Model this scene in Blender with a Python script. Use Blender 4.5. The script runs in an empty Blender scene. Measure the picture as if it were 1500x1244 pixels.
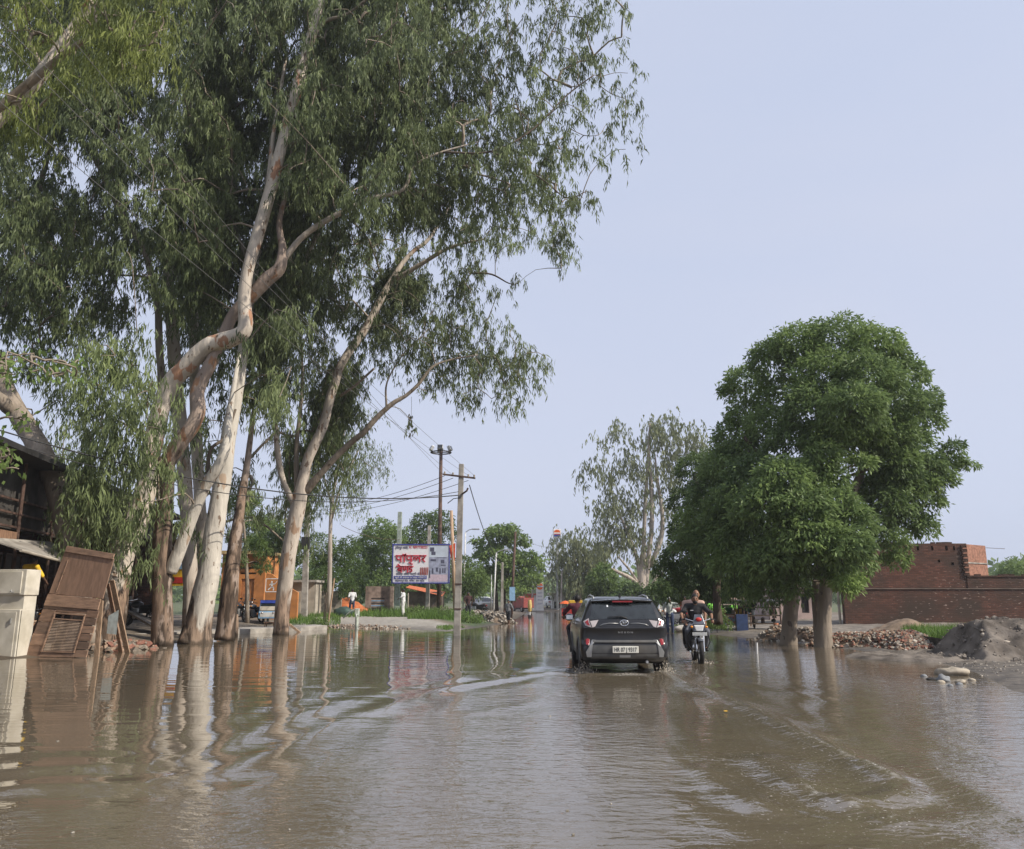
import bpy, bmesh, math, random
import numpy as np
from mathutils import Vector, Matrix, noise as mnoise
R = math.radians
SC = bpy.context.scene
COL = SC.collection
# ---------------------------------------------------------------- camera, sky, sun, exposure
F = 1190.0; CX = 750.0; CY = 622.0; CAMH = 1.5; PITCH = math.atan((876 - CY) / F)
cp, sp = math.cos(PITCH), math.sin(PITCH)
cam = bpy.data.cameras.new('camera'); camo = bpy.data.objects.new('camera', cam); COL.objects.link(camo)
cam.sensor_fit = 'HORIZONTAL'; cam.sensor_width = 36; cam.lens = 36 * F / 1500; cam.clip_start = .05; cam.clip_end = 3000
camo.location = (0, 0, CAMH); camo.rotation_euler = (R(90) + PITCH, 0, 0); SC.camera = camo
SUN_EL, SUN_AZ = R(40), R(112)          # azimuth clockwise from +Y: the sun stands to the right of the road
W = bpy.data.worlds.new('World'); SC.world = W; W.use_nodes = True
nt = W.node_tree; nt.nodes.clear()
sky = nt.nodes.new('ShaderNodeTexSky'); sky.sky_type = 'NISHITA'; sky.sun_disc = False
sky.sun_elevation = SUN_EL; sky.sun_rotation = SUN_AZ; sky.air_density = 1.0; sky.dust_density = 2.5; sky.ozone_density = 2.0
hs = nt.nodes.new('ShaderNodeHueSaturation'); hs.inputs['Saturation'].default_value = .42; hs.inputs['Value'].default_value = 1.0
mx = nt.nodes.new('ShaderNodeMix'); mx.data_type = 'RGBA'; mx.inputs[0].default_value = .8
mx.inputs[7].default_value = (4.45, 5.0, 6.5, 1)   # thin even high haze veiling the blue
bg = nt.nodes.new('ShaderNodeBackground'); bg.inputs[1].default_value = .141
wo = nt.nodes.new('ShaderNodeOutputWorld')
nt.links.new(sky.outputs[0], hs.inputs['Color']); nt.links.new(hs.outputs[0], mx.inputs[6])
tcw = nt.nodes.new('ShaderNodeTexCoord'); mpw = nt.nodes.new('ShaderNodeMapping'); mpw.inputs['Scale'].default_value = (1, 1, 2.6); nw = nt.nodes.new('ShaderNodeTexNoise')
nw.inputs['Scale'].default_value = 1.6; nw.inputs['Detail'].default_value = 5; nw.inputs['Distortion'].default_value = .6      # faint high cloud over the whole dome
rw_ = nt.nodes.new('ShaderNodeMapRange'); rw_.inputs[1].default_value = .35; rw_.inputs[2].default_value = .75; rw_.inputs[3].default_value = 0; rw_.inputs[4].default_value = .36
mw = nt.nodes.new('ShaderNodeMix'); mw.data_type = 'RGBA'; mw.inputs[7].default_value = (4.9, 5.05, 5.9, 1)
nt.links.new(tcw.outputs['Generated'], mpw.inputs[0]); nt.links.new(mpw.outputs[0], nw.inputs['Vector']); nt.links.new(nw.outputs[0], rw_.inputs[0]); nt.links.new(rw_.outputs[0], mw.inputs[0])
nt.links.new(mx.outputs[2], mw.inputs[6]); nt.links.new(mw.outputs[2], bg.inputs[0]); nt.links.new(bg.outputs[0], wo.inputs[0])
sl = bpy.data.lights.new('sun', 'SUN'); sl.energy = 5.0; sl.angle = R(.6); sl.color = (1, .93, .82)
so = bpy.data.objects.new('sun', sl); COL.objects.link(so)
sd = Vector((math.sin(SUN_AZ) * math.cos(SUN_EL), math.cos(SUN_AZ) * math.cos(SUN_EL), math.sin(SUN_EL)))
so.rotation_euler = sd.to_track_quat('Z', 'Y').to_euler(); so.location = sd * 60
SC.view_settings.view_transform = 'Standard'; SC.view_settings.look = 'None'; SC.view_settings.exposure = 0.0
SC.view_settings.gamma = 1; SC.view_settings.use_curve_mapping = False
SC.render.engine = 'CYCLES'
SC.cycles.max_bounces = 7; SC.cycles.diffuse_bounces = 3; SC.cycles.glossy_bounces = 3; SC.cycles.transmission_bounces = 4
SC.cycles.transparent_max_bounces = 6; SC.cycles.caustics_reflective = False; SC.cycles.caustics_refractive = False

# ---------------------------------------------------------------- placing by sight lines
def ray(px, py):
    u = (px - CX) / F; v = (CY - py) / F
    return u, cp - v * sp, sp + v * cp
def at(px, py, Y):
    u, dy, dz = ray(px, py); t = Y / dy
    return Vector((t * u, Y, CAMH + t * dz))
def gp(px, py, z=0.0):
    u, dy, dz = ray(px, py); t = (z - CAMH) / dz
    return Vector((t * u, t * dy, z))
def mpp(py, Y):                        # metres per photo pixel at depth Y
    u, dy, dz = ray(CX, py); return Y / dy / F
def X_(px, Y): return at(px, 876, Y).x

# ---------------------------------------------------------------- materials
MATS = {}
def pmat(name, col, rough=.7, metal=0.0, var=.18, scale=6.0, bump=0.0, bscale=40.0, col2=None, dirt=0.0, spec=.4, coat=0.0, emit=None, detail=4.0, lo=.38, hi=.62, aniso=None):
    if name in MATS: return MATS[name]
    m = bpy.data.materials.new(name); m.use_nodes = True; n = m.node_tree; b = n.nodes['Principled BSDF']
    b.inputs['Roughness'].default_value = rough; b.inputs['Metallic'].default_value = metal
    b.inputs['Specular IOR Level'].default_value = spec; b.inputs['Coat Weight'].default_value = coat
    tc = n.nodes.new('ShaderNodeTexCoord'); mp = n.nodes.new('ShaderNodeMapping'); n.links.new(tc.outputs['Object'], mp.inputs[0])
    if aniso: mp.inputs['Scale'].default_value = aniso
    nz = n.nodes.new('ShaderNodeTexNoise'); nz.inputs['Scale'].default_value = scale; nz.inputs['Detail'].default_value = detail
    n.links.new(mp.outputs[0], nz.inputs['Vector'])
    rp = n.nodes.new('ShaderNodeValToRGB'); rp.color_ramp.elements[0].position = lo; rp.color_ramp.elements[1].position = hi
    c1 = [c * (1 - var) for c in col]; c2 = col2 if col2 else [min(1, c * (1 + var)) for c in col]
    rp.color_ramp.elements[0].color = (*c1, 1); rp.color_ramp.elements[1].color = (*c2, 1)
    n.links.new(nz.outputs[0], rp.inputs[0]); last = rp.outputs[0]
    if dirt > 0:
        n2 = n.nodes.new('ShaderNodeTexNoise'); n2.inputs['Scale'].default_value = scale * .31; n2.inputs['Detail'].default_value = 6
        n.links.new(tc.outputs['Object'], n2.inputs['Vector'])
        r2 = n.nodes.new('ShaderNodeValToRGB'); r2.color_ramp.elements[0].position = .45; r2.color_ramp.elements[1].position = .7
        r2.color_ramp.elements[0].color = (0, 0, 0, 1); r2.color_ramp.elements[1].color = (dirt, dirt, dirt, 1)
        n.links.new(n2.outputs[0], r2.inputs[0])
        mm = n.nodes.new('ShaderNodeMix'); mm.data_type = 'RGBA'; mm.inputs[7].default_value = (.11, .085, .06, 1)
        n.links.new(r2.outputs[0], mm.inputs[0]); n.links.new(last, mm.inputs[6]); last = mm.outputs[2]
    n.links.new(last, b.inputs['Base Color'])
    if emit: b.inputs['Emission Color'].default_value = (*emit[:3], 1); b.inputs['Emission Strength'].default_value = emit[3]
    if bump > 0:
        n3 = n.nodes.new('ShaderNodeTexNoise'); n3.inputs['Scale'].default_value = bscale; n3.inputs['Detail'].default_value = 5
        n.links.new(mp.outputs[0], n3.inputs['Vector'])
        bp = n.nodes.new('ShaderNodeBump'); bp.inputs['Strength'].default_value = bump; bp.inputs['Distance'].default_value = .02
        n.links.new(n3.outputs[0], bp.inputs['Height']); n.links.new(bp.outputs[0], b.inputs['Normal'])
    MATS[name] = m; return m

def leaf_mat(name, dark, light, trans=.32, rough=.5):
    if name in MATS: return MATS[name]
    m = bpy.data.materials.new(name); m.use_nodes = True; n = m.node_tree; b = n.nodes['Principled BSDF']; out = n.nodes['Material Output']
    a = n.nodes.new('ShaderNodeAttribute'); a.attribute_name = 'tint'
    rp = n.nodes.new('ShaderNodeValToRGB'); rp.color_ramp.elements[0].color = (*dark, 1); rp.color_ramp.elements[1].color = (*light, 1)
    n.links.new(a.outputs['Fac'], rp.inputs[0]); n.links.new(rp.outputs[0], b.inputs['Base Color'])
    b.inputs['Roughness'].default_value = rough; b.inputs['Specular IOR Level'].default_value = .22
    t = n.nodes.new('ShaderNodeBsdfTranslucent'); g = n.nodes.new('ShaderNodeGamma'); g.inputs[1].default_value = .9
    n.links.new(rp.outputs[0], g.inputs[0]); n.links.new(g.outputs[0], t.inputs[0])
    ms = n.nodes.new('ShaderNodeMixShader'); ms.inputs[0].default_value = trans
    n.links.new(b.outputs[0], ms.inputs[1]); n.links.new(t.outputs[0], ms.inputs[2]); n.links.new(ms.outputs[0], out.inputs[0])
    MATS[name] = m; return m

def bark_mat(name, pale, brown, orange, base_h=2.2, patch=.5, rough_base=True):
    if name in MATS: return MATS[name]
    m = bpy.data.materials.new(name); m.use_nodes = True; n = m.node_tree; b = n.nodes['Principled BSDF']
    b.inputs['Roughness'].default_value = .8; b.inputs['Specular IOR Level'].default_value = .2
    tc = n.nodes.new('ShaderNodeNewGeometry')
    def nz(scale, st, det=5):
        mp = n.nodes.new('ShaderNodeMapping'); mp.inputs['Scale'].default_value = st; n.links.new(tc.outputs['Position'], mp.inputs[0])
        x = n.nodes.new('ShaderNodeTexNoise'); x.inputs['Scale'].default_value = scale; x.inputs['Detail'].default_value = det
        n.links.new(mp.outputs[0], x.inputs['Vector']); return x.outputs[0]
    def ramp(src, p0, p1, c0=(0, 0, 0, 1), c1=(1, 1, 1, 1)):
        r = n.nodes.new('ShaderNodeValToRGB'); r.color_ramp.elements[0].position = p0; r.color_ramp.elements[1].position = p1
        r.color_ramp.elements[0].color = c0; r.color_ramp.elements[1].color = c1; n.links.new(src, r.inputs[0]); return r.outputs[0]
    def mix(f, a, bb):
        x = n.nodes.new('ShaderNodeMix'); x.data_type = 'RGBA'; n.links.new(f, x.inputs[0])
        for s, i in ((a, 6), (bb, 7)):
            if isinstance(s, tuple): x.inputs[i].default_value = (*s, 1)
            else: n.links.new(s, x.inputs[i])
        return x.outputs[2]
    base = ramp(nz(1.3, (1, 1, .45)), .3, .72, (*[c * .62 for c in pale], 1), (*pale, 1))
    fine = nz(14, (1, 1, .35)); base = mix(ramp(fine, .52, .75, c1=(.35, .35, .35, 1)), base, tuple(c * .6 for c in pale))
    c1 = mix(ramp(nz(2.3, (1, 1, .36), 7), patch - .015, patch + .015), base, orange); c1 = mix(ramp(nz(2.9, (1, 1, .3), 7), .60, .63), c1, tuple(c * .72 for c in pale))
    c2 = mix(ramp(nz(5.5, (1, 1, .45), 5), .63, .655), c1, brown)
    last = c2; hgt = fine
    if rough_base:
        sx = n.nodes.new('ShaderNodeSeparateXYZ'); n.links.new(tc.outputs['Position'], sx.inputs[0])
        nn = nz(1.6, (1, 1, .3)); ad = n.nodes.new('ShaderNodeMath'); ad.operation = 'MULTIPLY_ADD'; ad.inputs[1].default_value = 5.0
        n.links.new(nn, ad.inputs[0]); n.links.new(sx.outputs[2], ad.inputs[2])
        f = ramp(ad.outputs[0], 0, 1); rr = f.node; 
        mr = n.nodes.new('ShaderNodeMapRange'); mr.inputs[1].default_value = base_h + 2.3; mr.inputs[2].default_value = base_h + 2.75
        mr.inputs[3].default_value = 1; mr.inputs[4].default_value = 0; n.links.new(ad.outputs[0], mr.inputs[0])
        rb = mix(ramp(nz(5, (1, 1, .16)), .42, .58), tuple(c * .4 for c in brown), tuple(min(1, c * 1.7) for c in brown)); rb = mix(ramp(nz(3.2, (1, 1, .35)), .58, .64), rb, tuple(c * .8 for c in pale)); rb = mix(ramp(nz(13, (1, 1, .22)), .60, .68), rb, tuple(c * .3 for c in brown))
        last = mix(mr.outputs[0], c2, rb)
        wt = n.nodes.new('ShaderNodeMath'); wt.operation = 'MULTIPLY_ADD'; wt.inputs[1].default_value = .35; n.links.new(nz(5, (1, 1, .5)), wt.inputs[0]); n.links.new(sx.outputs[2], wt.inputs[2])
        wm = n.nodes.new('ShaderNodeMapRange'); wm.inputs[1].default_value = .27; wm.inputs[2].default_value = .36; wm.inputs[3].default_value = .75; wm.inputs[4].default_value = 0; n.links.new(wt.outputs[0], wm.inputs[0])
        last = mix(wm.outputs[0], last, (.055, .042, .03))      # soaked bark above the flood line
    n.links.new(last, b.inputs['Base Color'])
    bp = n.nodes.new('ShaderNodeBump'); bp.inputs['Strength'].default_value = .9; bp.inputs['Distance'].default_value = .06
    n.links.new(nz(6, (1, 1, .22), 8), bp.inputs['Height']); n.links.new(bp.outputs[0], b.inputs['Normal'])
    MATS[name] = m; return m

# ---------------------------------------------------------------- mesh building
def rotm(rx=0, ry=0, rz=0):
    return Matrix.Rotation(rz, 3, 'Z') @ Matrix.Rotation(ry, 3, 'Y') @ Matrix.Rotation(rx, 3, 'X')
class MB:
    def __init__(s): s.v = []; s.f = []; s.m = []; s.t = None
    def add(s, vs, fs, mi=0):
        k = len(s.v); s.v += [tuple(v) for v in vs]; s.f += [tuple(i + k for i in f) for f in fs]; s.m += [mi] * len(fs); return s
    def box(s, c, d, rot=None, mi=0, top=1.0):
        x, y, z = d[0] / 2, d[1] / 2, d[2] / 2; c = Vector(c); vs = []
        for sz in (-1, 1):
            k = top if sz > 0 else 1
            for sx, sy in ((-1, -1), (1, -1), (1, 1), (-1, 1)):
                v = Vector((sx * x * k, sy * y * k, sz * z)); vs.append(c + (rot @ v if rot else v))
        return s.add(vs, [(3, 2, 1, 0), (4, 5, 6, 7), (0, 1, 5, 4), (1, 2, 6, 5), (2, 3, 7, 6), (3, 0, 4, 7)], mi)
    def hexa(s, p, mi=0):              # 8 corners: bottom ring then top ring
        return s.add(p, [(3, 2, 1, 0), (4, 5, 6, 7), (0, 1, 5, 4), (1, 2, 6, 5), (2, 3, 7, 6), (3, 0, 4, 7)], mi)
    def tube(s, pts, rad, n=8, cap=True, mi=0, flat=1.0):
        pts = [Vector(p) for p in pts]
        if not hasattr(rad, '__len__'): rad = [rad] * len(pts)
        k = len(s.v); up = None
        for i, p in enumerate(pts):
            d = (pts[min(i + 1, len(pts) - 1)] - pts[max(i - 1, 0)])
            d = d.normalized() if d.length > 1e-9 else Vector((0, 0, 1))
            if up is None: up = Vector((1, 0, 0)) if abs(d.x) < .8 else Vector((0, 1, 0))
            a = (up - d * up.dot(d)).normalized(); b = d.cross(a); up = a
            for j in range(n):
                t = 2 * math.pi * j / n; s.v.append(tuple(p + a * (math.cos(t) * rad[i]) + b * (math.sin(t) * rad[i] * flat)))
        for i in range(len(pts) - 1):
            for j in range(n):
                j2 = (j + 1) % n; s.f.append((k + i * n + j, k + i * n + j2, k + (i + 1) * n + j2, k + (i + 1) * n + j)); s.m.append(mi)
        if cap:
            s.f.append(tuple(k + j for j in range(n))[::-1]); e = k + (len(pts) - 1) * n; s.f.append(tuple(e + j for j in range(n))); s.m += [mi, mi]
        return s
    def bar(s, a, b, r, n=8, mi=0): return s.tube([a, b], r, n, True, mi)
    def lathe(s, prof, n=16, c=(0, 0, 0), axis='Z', mi=0, closed=False):
        k = len(s.v); c = Vector(c)
        for r, h in prof:
            for j in range(n):
                t = 2 * math.pi * j / n; x, y = r * math.cos(t), r * math.sin(t)
                p = (x, y, h) if axis == 'Z' else ((h, x, y) if axis == 'X' else (y, h, x)); s.v.append(tuple(c + Vector(p)))
        m = len(prof)
        for i in range(m if closed else m - 1):
            i2 = (i + 1) % m
            for j in range(n):
                j2 = (j + 1) % n; s.f.append((k + i * n + j, k + i * n + j2, k + i2 * n + j2, k + i2 * n + j)); s.m.append(mi)
        if not closed:
            s.f.append(tuple(k + j for j in range(n))[::-1]); e = k + (m - 1) * n; s.f.append(tuple(e + j for j in range(n))); s.m += [mi, mi]
        return s
    def ell(s, c, r, nu=12, nv=8, rot=None, mi=0):
        if not hasattr(r, '__len__'): r = (r, r, r)
        k = len(s.v); c = Vector(c); vs = [Vector((0, 0, -r[2]))]
        for i in range(1, nv):
            a = -math.pi / 2 + math.pi * i / nv
            for j in range(nu):
                t = 2 * math.pi * j / nu; vs.append(Vector((r[0] * math.cos(a) * math.cos(t), r[1] * math.cos(a) * math.sin(t), r[2] * math.sin(a))))
        vs.append(Vector((0, 0, r[2]))); s.v += [tuple(c + (rot @ v if rot else v)) for v in vs]
        fs = []
        for j in range(nu): fs.append((0, 1 + (j + 1) % nu, 1 + j))
        for i in range(nv - 2):
            for j in range(nu):
                a = 1 + i * nu + j; b = 1 + i * nu + (j + 1) % nu; fs.append((a, b, b + nu, a + nu))
        e = len(vs) - 1; l = 1 + (nv - 2) * nu
        for j in range(nu): fs.append((l + j, l + (j + 1) % nu, e))
        s.f += [tuple(k + i for i in f) for f in fs]; s.m += [mi] * len(fs); return s
    def prism(s, poly, a, b, axis='Y', mi=0):   # polygon in the two other axes, from a to b along axis
        n = len(poly)
        def P(p, h): return (p[0], h, p[1]) if axis == 'Y' else ((h, p[0], p[1]) if axis == 'X' else (p[0], p[1], h))
        vs = [P(p, a) for p in poly] + [P(p, b) for p in poly]
        fs = [tuple(range(n))[::-1], tuple(range(n, 2 * n))] + [(i, (i + 1) % n, n + (i + 1) % n, n + i) for i in range(n)]
        return s.add(vs, fs, mi)
    def build(s, name, mat, parent=None, smooth=False, bevel=0, off=None, mod=None):
        me = bpy.data.meshes.new(name)
        vs = s.v if off is None else [(v[0] - off[0], v[1] - off[1], v[2] - off[2]) for v in s.v]
        me.from_pydata(vs, [], s.f)
        mats = mat if isinstance(mat, (list, tuple)) else [mat]
        for m in mats: me.materials.append(m)
        if len(mats) > 1: me.polygons.foreach_set('material_index', s.m)
        bm = bmesh.new(); bm.from_mesh(me); bmesh.ops.recalc_face_normals(bm, faces=bm.faces); bm.to_mesh(me); bm.free()
        if smooth: me.polygons.foreach_set('use_smooth', [True] * len(me.polygons))
        o = bpy.data.objects.new(name, me); COL.objects.link(o)
        if parent: o.parent = parent
        if bevel:
            b = o.modifiers.new('bevel', 'BEVEL'); b.width = bevel; b.segments = 2; b.limit_method = 'ANGLE'; b.angle_limit = R(35)
        if smooth == 'auto':
            me.set_sharp_from_angle(angle=R(40))
        return o

def tag(o, label=None, cat=None, group=None, kind=None):
    if label: o['label'] = label
    if cat: o['category'] = cat
    if group: o['group'] = group
    if kind: o['kind'] = kind
    return o
def thing(name, label, cat, loc=(0, 0, 0), rz=0.0, group=None):
    o = bpy.data.objects.new(name, None); COL.objects.link(o); o.location = loc; o.rotation_euler = (0, 0, rz); o.empty_display_size = .2
    return tag(o, label, cat, group)
def dup(root, loc, rz, label, group=None):
    def cpy(o, par):
        c = o.copy(); COL.objects.link(c)
        if par: c.parent = par
        for ch in o.children: cpy(ch, c)
        return c
    r = cpy(root, None); r.location = loc; r.rotation_euler = (0, 0, rz); r['label'] = label
    if group: r['group'] = group
    return r
TMP = bpy.data.scenes.new('scratch')
def evaluated(o):                      # the mesh an object's modifiers give, made in a scratch scene
    COL.objects.unlink(o) if o.name in COL.objects else None
    TMP.collection.objects.link(o); vl = TMP.view_layers[0]; vl.update(); dg = vl.depsgraph or bpy.context.evaluated_depsgraph_get(); dg.update()
    me = bpy.data.meshes.new_from_object(o.evaluated_get(dg)); TMP.collection.objects.unlink(o); return me
def blob(name, mb, mat, parent, voxel=.02, smooth=3, off=None):
    o = mb.build('scratch_shape', mat, None); r = o.modifiers.new('r', 'REMESH'); r.mode = 'VOXEL'; r.voxel_size = voxel
    s = o.modifiers.new('s', 'SMOOTH'); s.iterations = smooth; s.factor = .5
    me = evaluated(o); old = o.data; bpy.data.objects.remove(o); bpy.data.meshes.remove(old)
    me.materials.clear(); me.materials.append(mat if not isinstance(mat, list) else mat[0])
    me.polygons.foreach_set('use_smooth', [True] * len(me.polygons)); me.name = name
    n = bpy.data.objects.new(name, me); COL.objects.link(n); n.parent = parent; return n
def text(s, size, mat, parent, M, name='lettering', depth=.002, width=None, font=None, bold=0):
    cu = bpy.data.curves.new('t', 'FONT'); cu.body = s; cu.size = size; cu.align_x = 'LEFT'; cu.extrude = depth; cu.resolution_u = 3; cu.offset = bold
    o = bpy.data.objects.new('t', cu); me = evaluated(o); bpy.data.objects.remove(o)
    if width and len(me.vertices):
        xs = [v.co.x for v in me.vertices]; k = width / max(1e-6, max(xs) - min(xs)); x0 = min(xs)
        for v in me.vertices: v.co.x = (v.co.x - x0) * k
    me.transform(M); me.materials.clear(); me.materials.append(mat); me.name = name
    n = bpy.data.objects.new(name, me); COL.objects.link(n); n.parent = parent; return n
def np_mesh(name, v, quads, mat, parent=None, tint=None, off=None):
    v = np.asarray(v, np.float32).reshape(-1, 3)
    if off is not None: v = v - np.array(off, np.float32)
    q = np.asarray(quads, np.int32); k = q.shape[1]; nf = len(q)
    me = bpy.data.meshes.new(name); me.vertices.add(len(v)); me.vertices.foreach_set('co', v.ravel())
    me.loops.add(nf * k); me.loops.foreach_set('vertex_index', q.ravel())
    me.polygons.add(nf); me.polygons.foreach_set('loop_start', np.arange(0, nf * k, k, dtype=np.int32))
    me.update(calc_edges=True)
    if tint is not None:
        a = me.attributes.new('tint', 'FLOAT', 'FACE'); a.data.foreach_set('value', np.asarray(tint, np.float32))
    me.materials.append(mat); o = bpy.data.objects.new(name, me); COL.objects.link(o)
    if parent: o.parent = parent
    return o
# ---------------------------------------------------------------- ground and flood water
SHORE = [(-15, -40), (-14.6, 8)] + [tuple(gp(*p)[:2]) for p in (
    (0, 966), (60, 962), (110, 960), (170, 950), (262, 942), (345, 929), (430, 918), (480, 916), (520, 919), (600, 921), (655, 925), (700, 919), (735, 914),
    (752, 907), (764, 901), (772, 896), (960, 896), (985, 904), (972, 917), (1000, 925), (1060, 931), (1140, 938), (1230, 949),
    (1290, 956), (1375, 968), (1440, 986), (1500, 1014))] + [(9.5, 8), (10, -40)]
SA = np.array(SHORE)
def shore_dist(x, y):                  # positive on land, negative in the flood
    x = np.asarray(x, float); y = np.asarray(y, float); A = SA; B = np.roll(SA, -1, 0)
    best = np.full(x.shape, 1e9); ins = np.zeros(x.shape, bool)
    for (ax, ay), (bx, by) in zip(A, B):
        dx, dy = bx - ax, by - ay; t = np.clip(((x - ax) * dx + (y - ay) * dy) / (dx * dx + dy * dy + 1e-9), 0, 1)
        best = np.minimum(best, np.hypot(x - ax - t * dx, y - ay - t * dy))
        c = ((ay > y) != (by > y)) & (x < (bx - ax) * (y - ay) / ((by - ay) if abs(by - ay) > 1e-9 else 1e-9) + ax); ins ^= c
    return np.where(ins, -best, best)
def height(x, y):
    d = shore_dist(x, y); x = np.asarray(x, float)
    slope = np.where(x > 2, .055, .11); top = np.where(x > 2, .36, .44)
    wob = .05 * np.sin(x * 1.3 + np.sin(np.asarray(y) * .7) * 1.5) * np.sin(np.asarray(y) * 1.1 + x * .4) + .025 * np.sin(x * 3.7 + 1) * np.sin(np.asarray(y) * 3.1)
    land = top * (1 - np.exp(-np.maximum(d, 0) * slope / top)) + wob * np.clip(d / 2, 0, 1) * .8 + .012
    return np.where(d > 0, land, np.maximum(-.14, d * .07 + .008))
def gz(x, y): return float(height(np.array([x]), np.array([y]))[0])
def on(px, Y, dz=0):                   # a point on the ground at photo column px, depth Y
    x = X_(px, Y); return (x, Y, gz(x, Y) + dz)
def lines(dense0, dense1, step, far0, far1, g=1.16):
    a = list(np.arange(dense0, dense1, step)); s = step; x = a[-1]
    while x < far1: s *= g; x += s; a.append(x)
    s = step; x = dense0
    while x > far0: s *= g; x -= s; a.insert(0, x)
    return np.array(a)
def grid(xs, ys, zf):
    Xg, Yg = np.meshgrid(xs, ys); Z = zf(Xg.ravel(), Yg.ravel()); v = np.stack([Xg.ravel(), Yg.ravel(), Z], 1)
    nx, ny = len(xs), len(ys); i = np.arange(nx * ny).reshape(ny, nx)
    q = np.stack([i[:-1, :-1].ravel(), i[:-1, 1:].ravel(), i[1:, 1:].ravel(), i[1:, :-1].ravel()], 1); return v, q
def pt_attr(o, name, val):
    a = o.data.attributes.new(name, 'FLOAT', 'POINT'); a.data.foreach_set('value', np.asarray(val, np.float32))
def seg_dist(x, y, P):
    best = np.full(x.shape, 1e9)
    for (ax, ay), (bx, by) in zip(P[:-1], P[1:]):
        dx, dy = bx - ax, by - ay; t = np.clip(((x - ax) * dx + (y - ay) * dy) / (dx * dx + dy * dy + 1e-9), 0, 1)
        best = np.minimum(best, np.hypot(x - ax - t * dx, y - ay - t * dy))
    return best
def inpoly(x, y, P):
    ins = np.zeros(x.shape, bool)
    for (ax, ay), (bx, by) in zip(P, P[1:] + P[:1]):
        ins ^= ((ay > y) != (by > y)) & (x < (bx - ax) * (y - ay) / ((by - ay) if abs(by - ay) > 1e-9 else 1e-9) + ax)
    return ins
def ground_mat():
    m = bpy.data.materials.new('earth'); m.use_nodes = True; n = m.node_tree; b = n.nodes['Principled BSDF']
    geo = n.nodes.new('ShaderNodeNewGeometry')
    def nz(s, d=6):
        x = n.nodes.new('ShaderNodeTexNoise'); x.inputs['Scale'].default_value = s; x.inputs['Detail'].default_value = d; n.links.new(geo.outputs['Position'], x.inputs['Vector']); return x.outputs[0]
    def ramp(src, p0, p1, c0, c1):
        r = n.nodes.new('ShaderNodeValToRGB'); r.color_ramp.elements[0].position = p0; r.color_ramp.elements[1].position = p1
        r.color_ramp.elements[0].color = (*c0, 1); r.color_ramp.elements[1].color = (*c1, 1); n.links.new(src, r.inputs[0]); return r.outputs[0]
    def mix(f, a, c):
        x = n.nodes.new('ShaderNodeMix'); x.data_type = 'RGBA'; n.links.new(f, x.inputs[0]); n.links.new(a, x.inputs[6]); n.links.new(c, x.inputs[7]); return x.outputs[2]
    def attr(k):
        a = n.nodes.new('ShaderNodeAttribute'); a.attribute_name = k; return a.outputs['Fac']
    earth = ramp(nz(1.8), .35, .68, (.10, .078, .055), (.21, .17, .125))
    path = ramp(nz(3.5), .3, .7, (.24, .215, .18), (.36, .33, .285))
    sand = ramp(nz(2.6), .34, .66, (.105, .088, .07), (.25, .215, .175))
    grass = ramp(nz(4), .35, .65, (.045, .075, .02), (.10, .14, .045))
    c = mix(attr('path'), mix(attr('sand'), mix(attr('grass'), earth, grass), sand), path)
    sx = n.nodes.new('ShaderNodeSeparateXYZ'); n.links.new(geo.outputs['Position'], sx.inputs[0])
    ma = n.nodes.new('ShaderNodeMath'); ma.operation = 'MULTIPLY_ADD'; ma.inputs[1].default_value = .08; n.links.new(nz(2.2), ma.inputs[0]); n.links.new(sx.outputs[2], ma.inputs[2])
    mr = n.nodes.new('ShaderNodeMapRange'); mr.inputs[1].default_value = .06; mr.inputs[2].default_value = .17; n.links.new(ma.outputs[0], mr.inputs[0])
    g = n.nodes.new('ShaderNodeMix'); g.data_type = 'RGBA'; g.blend_type = 'MULTIPLY'; g.inputs[0].default_value = 1
    wet = ramp(mr.outputs[0], 0, 1, (.5, .48, .45), (1, 1, 1)); n.links.new(c, g.inputs[6]); n.links.new(wet, g.inputs[7]); n.links.new(g.outputs[2], b.inputs['Base Color'])
    rr = n.nodes.new('ShaderNodeMapRange'); rr.inputs[3].default_value = .62; rr.inputs[4].default_value = .9; n.links.new(mr.outputs[0], rr.inputs[0]); n.links.new(rr.outputs[0], b.inputs['Roughness'])
    bp = n.nodes.new('ShaderNodeBump'); bp.inputs['Strength'].default_value = .7; bp.inputs['Distance'].default_value = .09; n.links.new(nz(6, 9), bp.inputs['Height']); n.links.new(bp.outputs[0], b.inputs['Normal'])
    return m
gx = lines(-20, 18, .34, -1500, 1500, 1.25); gy = lines(8, 62, .42, -300, 2200, 1.2)
v, q = grid(gx, gy, height)
ground = np_mesh('ground', v, q, ground_mat()); tag(ground, 'bare muddy roadside ground around the flooded road', kind='structure')
def zone(poly, soft=.5):
    P = [tuple(gp(px, py, .35)[:2]) for px, py in poly]; x, y = v[:, 0], v[:, 1]
    d = seg_dist(x, y, P + P[:1]); return np.where(inpoly(x, y, P), np.clip(d / soft, 0, 1), 0)
pt_attr(ground, 'path', zone([(380, 915), (470, 902), (560, 901), (650, 907), (700, 912), (740, 910), (690, 920), (640, 917), (560, 917), (500, 913), (430, 918)]))
pt_attr(ground, 'grass', np.maximum(np.where(shore_dist(v[:, 0], v[:, 1]) > 14, .7, 0), np.maximum(zone([(400, 903), (470, 893), (560, 891), (680, 896), (740, 903), (700, 910), (640, 906), (560, 900), (480, 901), (420, 912)]),
    zone([(1310, 925), (1350, 918), (1420, 918), (1420, 934), (1330, 935)]))))
pt_attr(ground, 'sand', np.where((v[:, 0] > 5) & (v[:, 1] < 60), 1, 0))

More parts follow.
